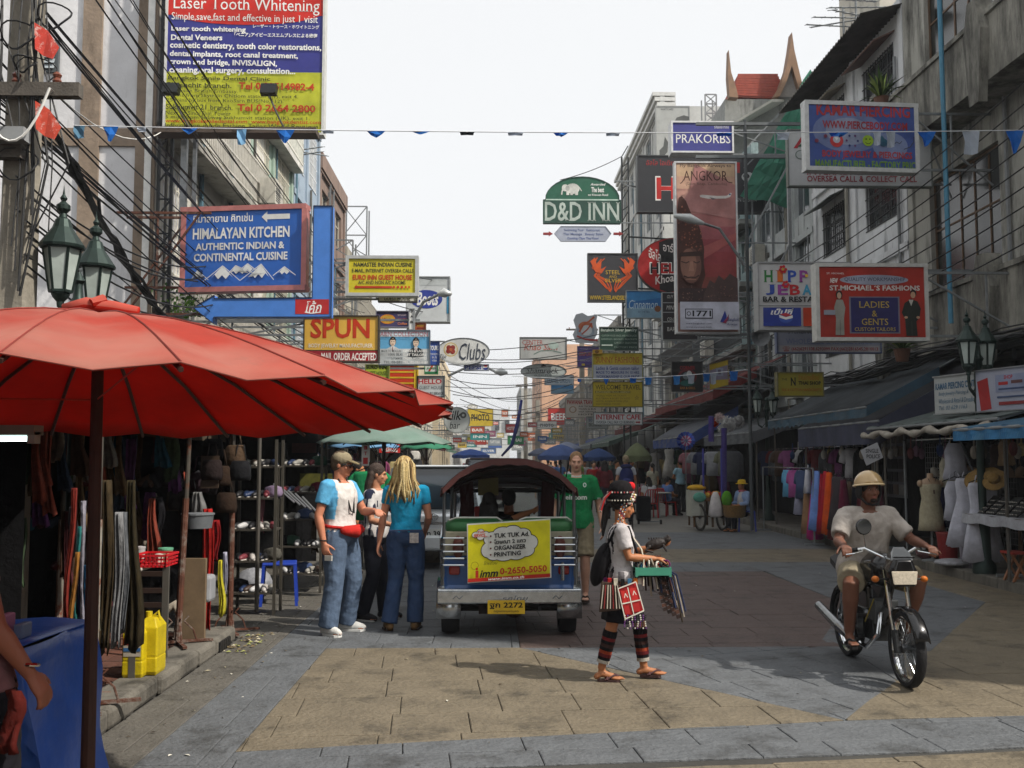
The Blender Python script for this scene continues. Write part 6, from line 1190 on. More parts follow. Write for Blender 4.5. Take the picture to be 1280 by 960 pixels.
# ---- hill-tribe seller
TRIM = ['#b02c2c','#c9c2b0','#1b1a1c','#3a6a8c','#c8762c','#d8d4c8','#6a2c5c']
def x_tribe(root,J,hp,bv,s):
 bk = cloth('#141214',.3,12); m = MB(); m.lathe(hp(0,-.03,.035),[(.1,0),(.103,.05),(.1,.1),(.085,.14),(.05,.165),(.01,.17)],22,bk,ax=(hp(0,-.25,1)-hp(0,0,0)).normalized()); m.build('headdress',None,root,smooth=2)
 for r_,z,c in ((.106,.012,'#a8a296'),(.105,.075,'#8c2428')):
  m = MB(); ax = (hp(0,-.25,1)-hp(0,0,0)).normalized(); a_,b_ = frame_of(ax)
  for k in range(26): q = hp(0,-.03,.035)+ax*z+(a_*math.cos(k*.2417)+b_*math.sin(k*.2417))*r_*1.0; m.ball(q,.0075,mt(c if k % 3 else '#b8b4ac',.3,.5 if c == '#a8a296' else 0),6,4)
  tag(m.build('bead_row',None,root),kind='stuff')
 for k in range(7):
  m = MB(); a = (k-3)*.3; q = hp(.02*math.sin(a*3),-.1-.012*k,.18-.01*k);
 m = MB(); m.ball(hp(0,.03,.2),.035,cloth('#c4262a'),10,8); m.build('pompom',None,root)
 m = MB(); m.ball(hp(0,-.11,.16),.028,cloth('#a02c50'),10,8); m.build('pompom',None,root)
 for k in range(10):
  x = -.07+.015*k; y0 = -.13; m = MB(); m.tube([hp(x,y0,.13),hp(x*1.2,y0-.06,.03),hp(x*1.2,y0-.07,-.09-.01*(k % 3))],.007,5,cloth(TRIM[k % 7])); m.build('tassel',None,root)
 m = MB(); fr = lambda a,z: hp(.104*math.sin(a),-.03+.104*math.cos(a)+z*.2,.045+z)
 for i in range(5):
  for j in range(9): m.ball(fr(-.9+.225*j,.022*i-.005),.0105,mt(['#c9c5b8','#d8d4c8','#a82c2c','#c9c5b8','#b89a3c'][(i*2+j) % 5],.3,.3),6,4)
 tag(m.build('silver_front',None,root),kind='stuff')
 for q in (-1,1):
  for k in range(3):
   m = MB();
   for j in range(14): m.ball(hp(q*.088,.02-.022*k,.03-.02*j),.0075,mt(TRIM[(j+k) % 7],.35),6,4)
   tag(m.build('bead_strand',None,root),kind='stuff')
 sh = J['neck'];
 for k in range(5):
  m = MB(); z = J['pelvis'].z; x = -.11+.05*k; m.tube([V((x*.6,-.02,sh.z-.02)),V((x,-.15,sh.z-.2)),V((x*1.3,-.165,z+.15)),V((x*1.5,-.16,z-.05))],.007,5,cloth(TRIM[(k+1) % 7])); m.build('bead_cord',None,root)
 # vest stripes at the back and sash
 m = MB(); z = J['pelvis'].z
 for k in range(18):
  a = k*math.pi/9; m.cbox((.2*math.cos(a),.155*math.sin(a),z-.02),(.03,.03,.05),cloth(TRIM[k % 7]))
 tag(m.build('sash',None,root),kind='stuff')
 for t in 'LR':
  kn,an = J['kn'+t],J['an'+t]; cols = ['#131216','#131216','#6c2224','#131216','#3a2420','#131216','#8c3a24','#5c1c20','#131216','#a8a298']; rr = lambda f: (.062-.014*f)*s+.006
  m = MB()
  for i,c in enumerate(cols):
   f0,f1 = .12+.075*i,.12+.075*(i+1); a,b = kn.lerp(an,f0),kn.lerp(an,f1); m.tube([a,b],[rr(f0)+(.002 if i % 2 else 0),rr(f1)+(.002 if i % 2 else 0)],16,cloth(c,.3,20))
  m.build('legging',None,root,smooth=False)
def z_tribe(c): return 1 if (abs(c.x) < .02 or c.z < 1.02 and int(c.x*60+60) % 3 == 0) else (2 if c.y > .08 and int(c.x*50+60) % 2 == 0 else 0)
tribe = person('hill-tribe seller in beaded headdress, white tee and embroidered black skirt, carrying trinkets',(1.03,7.98,0),84,1.46,
 dict(pelvis=(0,.02,.96),elR=(-.2,-.06,1.16),wrR=(-.1,-.3,1.14),elL=(.22,-.12,1.17),wrL=(.1,-.36,1.24),knR=(-.09,.1,.52),anR=(-.07,.2,.12),toR=(-.07,.03,.03),knL=(.09,-.16,.53),anL=(.09,-.2,.11),toL=(.09,-.37,.05)),
 '#a56c48',dict(col='#b7b3b4',sleeve=.68,loose=.018,zones=(['#6d696c','#232024'],z_tribe)),dict(kind='skirt',hem=.56,col='#16151a',name='skirt'),('sandal','#4a2a2c','#3a2422'),('tail','#120e0e'),look=(4,-14),sex='f',extra=x_tribe,hands=dict(R=dict(curl=.55,pn=(0,0,-1)),L=dict(curl=.6,pn=(0,0,1))),vox=.0075,barefoot=True)
T = V((1.03,7.98,0))
# what she carries
def carry():
 bk = cloth('#121114',.3)
 r_ = thing('shoulder_bag','black cloth shoulder bag hanging behind the hill-tribe seller','bag',T+V((-.2,0,.75))); m = MB(); m.ell(T+V((-.17,-.02,.9)),(.075,0,.02),(0,.14,0),(.04,0,.17),bk,16,12); m.build('pouch',None,r_,smooth=True)
 m = MB(); m.tube([T+V((-.16,-.12,1.0)),T+V((-.06,-.15,1.2)),T+V((.04,-.1,1.2)),T+V((.1,-.14,1.0)),T+V((.08,-.16,.85))],.011,6,bk); m.build('strap',None,r_)
 r_ = thing('embroidered_bag','red and white embroidered pouch with bead fringe at the seller\'s hip','bag',T+V((.1,-.2,.55)))
 def pt(px,py,d=0.): return T+V((-.03+px*.0085+py*.002,-.2-d-.01-.002*abs(px-5)**1.2*0,.76-py*.0105+px*.0012))
 m = MB(); m.prism([pt(-4,2),pt(13,-1),pt(15,20),pt(-3,24)],(0,.03,0),cloth('#a3262a',.25,20)); m.build('pouch',None,r_)
 m = MB(); art(m,pt,[('r',-2,4,4,13,'#c4322e'),('r',6,3,12,12,'#c4322e'),('r',-2,14,4,21,'#b02a2a'),('r',6,13,12,20,'#b02a2a')]+[('l',[(a,b),(c,d)],.9,'#d9d4c8') for a,b,c,d in ((-4,2,13,-1),(13,-1,15,20),(15,20,-3,24),(-3,24,-4,2),(4.7,2,5.5,22),(-3,13,14,12))]+[('l',[(0,9),(1.5,6),(3,9)],.7,'#d9d4c8'),('l',[(8,8),(9.5,5),(11,8)],.7,'#d9d4c8')]); m.build('embroidery',None,r_,fix=False)
 for k in range(9):
  m = MB(); x = -.02+.02*k;
  for j in range(7): m.ball(T+V((x+.003*math.sin(j+k)+.01,-.215,.53-.016*j)),.007,mt(['#c9c4b8','#6a3a7a','#2a2a2c'][(k+j//3) % 3],.4),6,4)
  m.build('bead_fringe',None,r_)
 r_ = thing('embroidered_bag','darker striped pouch with silver studs behind the red one','bag',T+V((-.12,-.18,.6)))
 m = MB(); m.prism([T+V((-.18,-.17,.78)),T+V((-.04,-.19,.77)),T+V((-.02,-.19,.57)),T+V((-.2,-.17,.55))],(0,.03,0),cloth('#4a3c34',.4,25)); m.build('pouch',None,r_)
 for k in range(8): m = MB(); m.bar(T+V((-.17+.018*k,-.2,.76)),T+V((-.19+.024*k,-.2,.58)),.007,.007,mt(['#b8b0a4','#8c2a2c','#c9c2b0'][k % 3],.5)); m.build('stripe',None,r_)
 r_ = thing('hanging_tray','shallow green tray of trinkets held at the seller\'s waist','tray',T+V((.3,-.05,.95)))
 m = MB(); c = T+V((.22,-.06,.85)); m.box(c+V((-.12,-.13,-.03)),c+V((.12,.13,-.02)),mt('#3f8a72',.5));
 for a,b in (((-.14,-.13,-.03),(-.13,.13,.04)),((.13,-.13,-.03),(.14,.13,.04)),((-.13,-.13,-.03),(.13,-.12,.04)),((-.13,.12,-.03),(.13,.13,.04))): m.box(c+V(a),c+V(b),mt('#3f8a72',.5))
 m.build('tray',None,r_)
 m = MB(); m.tube([c+V((-.14,0,.03)),T+V((.08,-.05,1.26)),T+V((-.02,0,1.26))],.006,5,bk); m.build('cord',None,r_)
 for k in range(26):
  q = c+V((random.uniform(-.11,.11),random.uniform(-.1,.1),random.uniform(0,.05))); a = random.random()*3; m = MB(); m.tube([q+V((.03*math.cos(t)*math.cos(a),.03*math.cos(t)*math.sin(a),.03*math.sin(t)+.02)) for t in [j*.63 for j in range(11)]],.007,5,cloth(TRIM[k % 7])); m.build('bracelet',None,r_)
 r_ = thing('belt_strands','fan of dark studded belts and bead strands hanging from the seller\'s arm','belts',T+V((.5,0,.6)))
 for k in range(22):
  x = .16+.009*k; L = random.uniform(.22,.36)+.02*max(0,k-10); y = -.1+random.uniform(-.06,.1); dx = .03+.007*k; p = [T+V((x,y,.99-.006*k)),T+V((x+dx*.4,y-.01,1.0-L*.4)),T+V((x+dx*.8,y,.98-L))]
  m = MB(); m.tube(p,random.uniform(.006,.011),5,cloth(random.choice(['#17141a','#2a201c','#3a2c22','#17151a','#3c3428','#8c8478','#2c3450','#3a201c']),.4,30)); m.build('strand',None,r_)
 for k in range(4):
  m = MB(); q = T+V((.22+.02*k,-.06,.97)); e = T+V((.33+.035*k,-.08,.54-.02*k)); d = (e-q)
  for j in range(14): m.bar(q+d*(j/14),q+d*((j+.8)/14),.036,.012,mt('#2c1c18' if j % 2 else '#57382c',.5));
  tag(m.build('studded_belt',None,r_),kind='stuff')
 r_ = thing('wooden_frog','dark carved wooden frog held up in the seller\'s hand','carving',T+V((.36,.02,1.12)))
 m = MB(); c = T+V((.27,-.03,1.06)); wm = mt('#1f1714',.6,0,.3,20,.3,60)
 m.ell(c,(.09,0,.02),(0,.04,0),(-.01,0,.042),wm,12,8); m.ell(c+V((.085,0,.035)),(.035,0,0),(0,.033,0),(0,0,.025),wm,10,7); m.ball(c+V((.09,-.02,.06)),.012,wm,8,6); m.ball(c+V((.09,.02,.06)),.012,wm,8,6)
 me = fuse(m,.006,1); me.materials.append(wm); link('body',me,r_)
 m = MB()
 for k in range(7): q = c+V((-.06+.02*k,0,.045)); m.bar(q+V((0,0,-.012)),q+V((0,0,.004)),.01,.02,wm)
 m.build('ridge',None,r_); m = MB(); m.limb([c+V((-.06,-.03,-.02)),c+V((-.09,-.04,-.05)),c+V((-.04,-.04,-.06))],[.015,.012,.01],8,wm); m.build('leg',None,r_); m = MB(); m.limb([c+V((.05,-.03,-.01)),c+V((.07,-.04,-.05))],[.012,.009],8,wm); m.build('leg',None,r_)
carry()
# ---- person cut by the left edge of the picture, seen from behind
def x_left(root,J,hp,bv,s):
 w = J['wrR']; m = MB(); m.tube([w+V((.03*math.cos(a),.03*math.sin(a),.03+.006*math.sin(a))) for a in [k*math.pi/8 for k in range(17)]],.006,5,CHROME); m.build('bracelet',None,root)
lp_ = person('person in mauve top and black jeans with silver bracelet, at the left edge',(-1.83,3.62,0),158,1.66,
 dict(neck=(.16,.01,1.44),head=(.28,-.01,1.57),shL=(.33,0,1.36),shR=(-.02,0,1.4),elR=(-.15,.03,1.2),wrR=(-.22,-.06,1.03),knR=(-.12,-.03,.5)),'#8c5440',dict(col='#6c4a4c',sleeve=.25,hem=-.06,loose=.014),dict(col='#1b1a1f',loose=.016),('shoe','#222226','#333338'),('tail','#241812'),look=(20,-10),extra=x_left,hands=dict(R=dict(curl=.35)))
m = MB(); c = V((-1.6,3.5,.84)); m.sheet([[c+V((-.05+.017*i+.01*math.sin(j),.02*math.sin(i*2+j),.1-.035*j)) for i in range(4)] for j in range(7)],cloth('#4c1712')); r_ = m.build('red_cloth_bag',None,None,smooth=True,solid=.02); tag(r_,'limp red cloth bag hanging from the left edge person\'s hand','bag')
# ---- smaller people down the street
def folk(label,px,py,yaw,H,skin,top,bottom,hair='#1a1412',J=None,Y=None,kind='short',shoes=('shoe','#2a2624','#1c1a1a'),vox=.016,**k):
 p = G(px,py) if Y is None else V((P(px,575,Y).x,Y,0)); return person(label,(p.x,p.y,0),yaw,H,J,skin,top,bottom,shoes,(kind,hair),vox=vox,face=False,**k)
def x_pack(root,J,hp,bv,s):
 m = MB(); m.ell(V((0,.24,1.2*s)),(.19,0,0),(0,.14,0),(0,0,.29),cloth('#262c58'),14,10); m.ell(V((0,.34,1.08*s)),(.13,0,0),(0,.07,0),(0,0,.13),cloth('#323a6c'),12,8); m.ell(V((0,.22,1.47*s)),(.16,0,0),(0,.12,0),(0,0,.07),cloth('#1d2248'),12,8)
 m.build('backpack',None,root,smooth=True)
folk('traveller with a navy backpack and grey shirt walking away in the middle distance',783,656,176,1.84,'#a87a60',dict(col='#a9adb4',sleeve=.55),dict(col='#1c1c22',len=1),'#8a7a60',dict(anL=(.12,.12,.085),toL=(.12,-.02,.03),anR=(-.12,-.1,.085),toR=(-.12,-.24,.03)),extra=x_pack)
def x_hat(col):
 def f(root,J,hp,bv,s):
  m = MB(); m.lathe(hp(0,-.01,.06),[(.15,-.02),(.15,-.01),(.1,0),(.098,.05),(.08,.08),(.01,.09)],18,cloth(col)); m.build('hat',None,root,smooth=2)
  m = MB(); n = J['neck']; m.tube([n+V((.075*math.cos(a),.07*math.sin(a),.01)) for a in [k*math.pi/6 for k in range(13)]],.03,7,cloth('#b5626c')); m.build('scarf',None,root,smooth=True)
 return f
SIT = dict(pelvis=(0,0,.5),neck=(0,-.03,1.0),head=(0,-.06,1.15),shL=(.18,-.02,.95),shR=(-.18,-.02,.95),elL=(.22,-.08,.7),elR=(-.22,-.08,.7),wrL=(.12,-.3,.66),wrR=(-.12,-.3,.66),hipL=(.09,-.02,.47),hipR=(-.09,-.02,.47),knL=(.11,-.42,.48),knR=(-.11,-.42,.48),anL=(.11,-.4,.085),anR=(-.11,-.4,.085),toL=(.12,-.54,.03),toR=(-.12,-.54,.03))
sp = G(930,664); person('seller in yellow hat, pink scarf and pale blue shirt seated by the food cart',(sp.x,sp.y,0),-62,1.68,SIT,'#96603c',dict(col='#7f93b5',sleeve=1.8,loose=.02),dict(col='#1c1c24'),('sandal','#2a2422','#3a2c24'),('short','#17110e'),vox=.013,face=False,extra=x_hat('#c9a52a'))
for (px,py,yw,l,c,hc,kd,Y) in ((811,640,190,'diner in white top on a red chair, back to the street','#c4c6c9','#17110e','long',30),(833,640,120,'diner in blue top seated right of the red chairs','#5c78ac','#17110e','short',31),(797,638,215,'diner in pale pink seated left of the red chairs','#b08a94','#20140e','tail',31.5)):
 person(l,(P(px,575,Y).x,Y,0),yw,1.66,SIT,'#a8714c',dict(col=c,sleeve=.6),dict(col='#26262e'),('shoe','#2a2624','#1c1a1a'),(kd,hc),vox=.017,face=False)
folk('man in light blue tee and dark trousers standing at the stalls beyond the cart',851,640,205,1.74,'#96603c',dict(col='#8fb4c4',sleeve=.6),dict(col='#26282a'),J=dict(wrL=(.12,-.28,1.15),elL=(.25,-.06,1.15),wrR=(-.12,-.28,1.12),elR=(-.25,-.06,1.15)))
crowd = [(716,652,175,1.64,'#c9cbd0','#2c2c34','woman in white top walking away behind the green shirt man','long',30),(742,645,10,1.7,'#8a2c2c','#1f1f26','person in dark red walking closer beside the slate umbrella','short',33),(757,640,185,1.62,'#b9a04a','#3a3a44','person in mustard top with long hair in the far crowd','long',36),(771,640,20,1.72,'#2a2c30','#222228','person in black left of the backpack wearer','short',34),(700,632,180,1.7,'#4a6a9c','#2a2a30','person in blue shirt just right of the tuk tuk post','short',42),
 (731,628,5,1.68,'#a8a8a4','#2c3448','person in grey tee far down the street centre','short',45),(748,622,180,1.66,'#b56a7a','#1f1f26','person in pink far down the street','long',50),(763,620,0,1.74,'#3c5c4c','#26262c','person in dark green far down the street','short',54),(685,615,180,1.7,'#c4c2ba','#2c2c34','person in cream seen over the tuk tuk side','short',60),(664,612,0,1.7,'#94342c','#222228','person in brick red far behind the tuk tuk','short',66),(722,610,180,1.7,'#5a5c8c','#222228','person in violet farthest in the crowd','long',64),
 (869,630,150,1.66,'#2c2a2c','#1c1c22','stallholder in black under the awnings beyond the cart','tail',38),(447,640,80,1.7,'#1d1c1e','#17171b','shopkeeper in black deep among the left stalls','short',15.5)]
for k,(cn3,c3) in enumerate((('teal','#2f6f70'),('maroon','#5c2228'),('charcoal','#2a2a2e'),('ivory','#b4b09c'),('orange','#a85a2c'),('lime','#7c9440'),('navy','#20284c'),('lilac','#8a7aa0'),('rust','#7c3c24'),('sky blue','#6f9cb8'),('olive','#5c5c38'),('silver grey','#8c9094'),('plum','#54284a'),('sand','#a08c68'),('coral','#b0605a'),('forest green','#24442c'))):
 Y = 27+2.6*k; x = 2.2+((k*37) % 16)/16*3.6-(.8 if k % 5 == 0 else 0); crowd.append((VPX+x/Y*FPX,600,[0,180,90,200][k % 4],[1.6,1.7,1.76][k % 3],c3,['#22222a','#3a3a44','#1c1c20'][k % 3],'pedestrian in %s top in the crowd down the street' % cn3,['short','long','short','tail'][k % 4],Y))
for i,(px,py,yw,H,tc_,bc_,l,kd,Y) in enumerate(crowd):
 folk(l,px,py,yw,H,['#a8714c','#b98a6c','#96603c'][i % 3],dict(col=tc_,sleeve=[.6,.5,.9][i % 3]),dict(col=bc_),Y=Y,kind=kd,vox=.02,J=dict(anL=(.11,.1*(-1)**i,.085),toL=(.12,-.05+.1*(-1)**i,.03),wrL=(.26,-.12,.92)))
# ================================================================ wheels
def wheel(parent,c,r,w,axis=V((1,0,0)),spokes=0,rimr=.62,name='wheel',tyre=None,rimm=None,hub=.05,n=28,disc=False):
 c = V(c); ax = axis.normalized(); a,b = frame_of(ax); tm = tyre or mt('#17171a',.85,0,.25,20,.3,60)
 wo = MB(); prof = [(r*.86,-w*.45),(r*.95,-w*.5),(r*.995,-w*.3),(r,0),(r*.995,w*.3),(r*.95,w*.5),(r*.86,w*.45),(r*.84,0)]
 N = n; vs = []; fs = []
 for i in range(N): t = 2*math.pi*i/N; d = a*math.cos(t)+b*math.sin(t); vs += [c+d*p+ax*q for p,q in prof]
 K = len(prof)
 for i in range(N):
  for j in range(K): fs.append((i*K+j,i*K+(j+1) % K,((i+1) % N)*K+(j+1) % K,((i+1) % N)*K+j))
 wo.add(vs,fs,tm); t_ = wo.build('tyre',None,parent,smooth=2)
 m = MB(); rm = rimm or CHROME
 if spokes:
  vs = []; fs = []; pr = [(r*.86,-w*.3),(r*.86,w*.3),(r*.79,w*.18),(r*.79,-w*.18)]
  for i in range(N): t = 2*math.pi*i/N; d = a*math.cos(t)+b*math.sin(t); vs += [c+d*p+ax*q for p,q in pr]
  for i in range(N):
   for j in range(4): fs.append((i*4+j,i*4+(j+1) % 4,((i+1) % N)*4+(j+1) % 4,((i+1) % N)*4+j))
  m.add(vs,fs,rm); m.build('rim',None,t_)
  m = MB()
  for i in range(spokes): t = 2*math.pi*i/spokes; d = a*math.cos(t)+b*math.sin(t); d2 = a*math.cos(t+.5)+b*math.sin(t+.5); m.bar(c+d2*hub*.7+ax*w*.35*(-1)**i,c+d*r*.8,.0035,.0035,rm)
  m.build('spokes',None,t_); m = MB(); m.tube([c-ax*w*.55,c+ax*w*.55],hub*.6,12,mt('#55585c',.4,.7)); m.build('hub',None,t_)
  if disc: m = MB(); m.tube([c+ax*w*.5,c+ax*w*.56],r*.42,20,mt('#9a9c9e',.3,.9)); m.build('brake_disc',None,t_)
 else:
  m.lathe(c-ax*w*.3,[(r*.84,0),(r*.84,w*.6),(r*.7,w*.62),(r*.5,w*.5),(r*.2,w*.55),(.01,w*.56)],20,rm,ax=ax); m.build('rim',None,t_)
 return t_
# ================================================================ tuk tuk (rear plane at TY, seen from behind)
TX,TY = .17,9.9
def tuktuk():
 rt = thing('tuk_tuk','blue and green three-wheeled tuk tuk with yellow advertising board, seen from behind','tuk tuk',(TX,TY,0))
 o = V((TX,TY,0)); q = lambda x,y,z: o+V((x,y,z)); bl = mt('#1f4f8c',.3,.1,.18,3,coat=.4); ch = mt('#b9bdc0',.22,.95,.25,14); gr = mt('#2f6a3c',.5,0,.2,8,.1); cr = mt('#8f8b78',.5,.1,.2,6)
 for x,l in ((-.58,0),(.58,0)): wheel(rt,q(x,.28,.245),.245,.17,rimm=mt('#5a5c5e',.5,.5))
 wheel(rt,q(0,2.35,.22),.22,.12)
 m = MB()      # body tub with bevelled tail
 pts = lambda y,w,zb,zt: [q(-w,y,zb),q(w,y,zb),q(w+.02,y,(zb+zt)/2),q(w,y,zt),q(-w,y,zt),q(-w-.02,y,(zb+zt)/2)]
 m.rings([pts(.02,.6,.5,.74),pts(.0,.63,.46,.78),pts(.35,.64,.44,.8),pts(1.25,.62,.36,.62),pts(1.4,.56,.3,.5)],bl); m.build('body',None,rt,bevel=.012)
 m = MB(); m.box(q(-.64,.02,.78),q(.64,.06,1.02),cr); m.box(q(-.645,.02,.6),q(-.625,.8,1.0),cr); m.box(q(.625,.02,.6),q(.645,.8,1.0),cr); m.build('rear_panel',None,rt,bevel=.01)
 m = MB(); m.box(q(-.7,-.1,.335),q(.7,.0,.46),ch); m.box(q(-.7,-.11,.45),q(.7,.04,.475),ch); b = m.build('bumper',None,rt,bevel=.012)
 def pt(px,py,d=0.): return o+V(((px-637)/126.5,-.1-d,EYE-(py-575)/126.5-.02))
 m = MB(); art(m,pt,[('t','รถไทย',628,744,660,738,'i','#5a5f66'),('l',[(568,742),(572,738),(576,742),(580,738)],.8,'#5a5f66'),('l',[(690,742),(694,738),(698,742),(702,738)],.8,'#5a5f66')],.004); m.build('bumper_lettering',None,b,fix=False)
 for s in (-1,1):    # chrome-edged rear wings above the wheels
  rg = []
  for k in range(9): a = R(-10+25*k); rg.append([q(s*(.58+dx),.28-.31*math.cos(a),.235+.31*math.sin(a)) for dx in (-.11,.13)])
  m = MB(); m.sheet(rg,ch); m.build('mudguard',None,rt,solid=.015,smooth=True)
 m = MB(); dk = mt('#1a1817',.8,.2,.3,12)
 m.tube([q(-.5,.28,.245),q(.5,.28,.245)],.035,8,dk); m.ball(q(.05,.28,.25),.11,mt('#3a2420',.7,.2),12,8); m.box(q(-.45,.3,.3),q(.45,1.3,.36),dk); m.tube([q(-.25,.1,.3),q(.2,.08,.29),q(.3,-.02,.28)],.028,8,dk); m.box(q(-.3,.15,.2),q(.12,.5,.3),mt('#2c1f1c',.8,.3)); m.build('axle',None,rt)
 m = MB(); m.box(q(-.21,-.13,.24),q(.15,-.12,.37),mt('#c9a51c',.4)); pl = m.build('number_plate',None,rt,bevel=.004)
 def pt2(px,py,d=0.): return o+V(((px-.0)/1000.,-.13-d,.37-py/1000.))
 m = MB(); art(m,pt2,[('t','ฐก 2272',-190,82,130,18,'B','#1d1a12'),('t','กรุงเทพมหานคร',-150,118,90,96,'b','#1d1a12')],.002); m.build('plate_lettering',None,pl,fix=False)
 for s in (-1,1):
  m = MB(); m.box(q(s*.535-.055,-.035,.6),q(s*.535+.055,.01,.69),mt('#7c1a1c',.2,0,.2,20,coat=.5)); m.build('tail_lamp',None,rt,bevel=.02)
  m = MB(); m.ell(q(s*.5,-.01,.87),(.055,0,0),(0,.02,0),(0,0,.11),mt('#5c2a20',.3,0,.2,20)); m.build('reflector',None,rt)
  for zz in (.96,.895,.83,.765,.7): m = MB(); m.tube([q(s*.42,-.03,zz),q(s*.44,-.06,zz),q(s*.64,-.06,zz),q(s*.66,.0,zz)],.0095,6,ch); m.build('guard_rail',None,rt)
  for x,y,zt in ((s*.645,.02,1.46),(s*.6,.75,1.44),(s*.6,1.7,1.36)): m = MB(); m.tube([q(x,y,.5),q(x*.99,y,zt)],.017,8,mt('#6f7275',.4,.8)); m.build('roof_post',None,rt)
  m = MB(); m.tube([q(s*.66,.03,.5),q(s*.67,.05,.95),q(s*.66,.2,1.06),q(s*.65,.8,1.0),q(s*.64,1.4,.9)],.014,7,ch); m.build('side_rail',None,rt)
 m = MB(); m.tube([q(.52,-.04,.72),q(.52,-.06,.55)],.02,8,ch); m.build('plate_lamp',None,rt)
 for s in (-1,1):
  m = MB(); x0,x1 = (-.62,-.07) if s < 0 else (.07,.62); m.limb([q(x0+.07,.1,1.06),q(x1-.07,.1,1.06)],[.085,.085],14,gr); m.build('seat_roll',None,rt,smooth=True)
  m = MB(); m.tube([q(x0+.03,.03,1.13),q(x0+.1,.02,1.155),q(x1-.05,.02,1.155),q(x1,.05,1.12)],.009,6,mt('#c9cbc4',.5)); m.build('piping',None,rt)
 m = MB(); m.box(q(-.58,.14,.7),q(.58,.24,1.12),gr); m.box(q(-.56,.24,.6),q(.56,.72,.72),gr); m.build('rear_seat',None,rt,bevel=.03)
 m = MB(); m.box(q(-.3,1.25,.5),q(.3,1.6,.68),gr); m.box(q(-.3,1.18,.66),q(.3,1.26,1.05),mt('#2c5c38',.5)); m.build('driver_seat',None,rt,bevel=.03)
 # roof: domed maroon cover over hoops, darker inside
 rf = mt('#241312',.55,0,.3,4,.2); rows = []
 for i in range(9):
  y = -.12+2.15*i/8; row = []
  for j in range(17):
   x = -.66+1.32*j/16; k = 1-(abs(x)/.66)**2.6; row.append(q(x*(1 if i else .98),y,1.44-.012*i+(.29-.028*i)*k))
  rows.append(row)
 m = MB(); m.sheet(rows,rf); m.build('roof_cover',None,rt,smooth=True,solid=.02)
 for i in (0,2,4,6,8): m = MB(); m.tube([p+V((0,0,-.025)) for p in rows[i]],.014,6,mt('#2a1414',.6) if i else mt('#4a2522',.5)); m.build('roof_hoop',None,rt)
 m = MB(); m.sheet([[p+V((0,-.012,.005)) for p in rows[0]],[p+V((0,-.02,-.05-.014*(k % 2))) for k,p in enumerate(rows[0])]],mt('#4a2320',.7)); m.build('roof_fringe',None,rt,solid=.006)
 for s in (-1,1):
  m = MB(); m.sheet([[q(s*.66,-.1+.13*k,1.45) for k in range(17)],[q(s*.675,-.1+.13*k,1.37-.02*(k % 2)) for k in range(17)]],mt('#4a2320',.7)); m.build('side_fringe',None,rt,solid=.006)
 # windscreen frame, front, handlebar, things hanging inside
 m = MB(); m.box(q(-.56,1.86,.45),q(.56,1.9,.95),bl); m.tube([q(-.56,1.88,.9),q(-.5,1.8,1.36),q(.5,1.8,1.36),q(.56,1.88,.9)],.02,8,DARKM); m.build('front_cowl',None,rt)
 m = MB(); m.add([q(-.53,1.88,.96),q(.53,1.88,.96),q(.48,1.81,1.35),q(-.48,1.81,1.35)],[(0,1,2,3)],mt('#dfe6e6',.03,0,0,5,trans=1.)); m.build('windscreen',None,rt,solid=.004)
 m = MB(); m.tube([q(-.32,1.6,.98),q(0,1.72,.95),q(.32,1.6,.98)],.016,8,DARKM); m.build('handlebar',None,rt)
 for s in (-1,1):
  m = MB(); m.sheet([[q(s*(.38+.05*k),1.1+.02*k,1.5),q(s*(.36+.05*k),1.1,1.2),q(s*(.37+.04*k),1.1,.98-.03*k)] for k in range(4)],cloth('#3a1518')); m.build('side_curtain',None,rt,solid=.01)
 m = MB(); m.box(q(-.32,.95,1.34),q(-.1,.97,1.54),mt('#6b6226',.6)); m.build('hanging_card',None,rt)
 m = MB(); m.box(q(-.36,1.0,1.02),q(-.22,1.06,1.22),mt('#a81c1c',.4)); m.build('red_pouch',None,rt,bevel=.02)
 m = MB(); m.tube([q(.52,.6,1.06),q(.6,.02,1.75)],.006,5,DARKM); m.build('aerial',None,rt)
 # the yellow board
 YY = TY-.115
 def bpt(px,py,d=0.):      # pixel of the photograph on the board, board turned a touch
  u = (px-587)/98.; v = (py-652)/67.; A,B = V((TX-.40,YY,1.09)),V((TX+.395,YY,1.13)); return A.lerp(B,u)+V((0,-d,-.545*v+.01*u))
 m = MB(); m.prism([bpt(585.5,650.5),bpt(685.5,650.5),bpt(686.5,720.5),bpt(586.5,720.5)],(0,.012,0),mt('#c9ccc6',.5)); bd = m.build('advertising_board',None,rt)
 cl = [('e',604+14*math.cos(a)*1.0,0,0,0,K_) for a in ()]
 puffs = [(612,683,9,9),(616,670,10,8),(628,664,11,7),(640,664,11,8),(652,668,10,8),(660,677,10,9),(656,686,10,7),(645,690,11,6),(630,690,12,6.5),(618,688,9,7)]
 ops = [('r',587,652,685,719,'#d6cf1e')]+[('e',x,y,a+.9,b+.9,K_) for x,y,a,b in puffs]+[('e',x,y,4.6,3.8,K_) for x,y in ((596,664),(602,661),(608,664),(602,667))]
 ops2 = [('e',x,y,a,b,'#c9cbc6') for x,y,a,b in puffs]+[('r',612,666,658,688,'#c9cbc6')]+[('e',x,y,4,3.2,'#c9cbc6') for x,y in ((596,664),(602,661),(608,664),(602,667))]
 ops3 = [('t','Full',599,662,606,659.5,'b','#c8402a'),('t','SERVICE...',594,667,610,663,'B','#c8402a')]
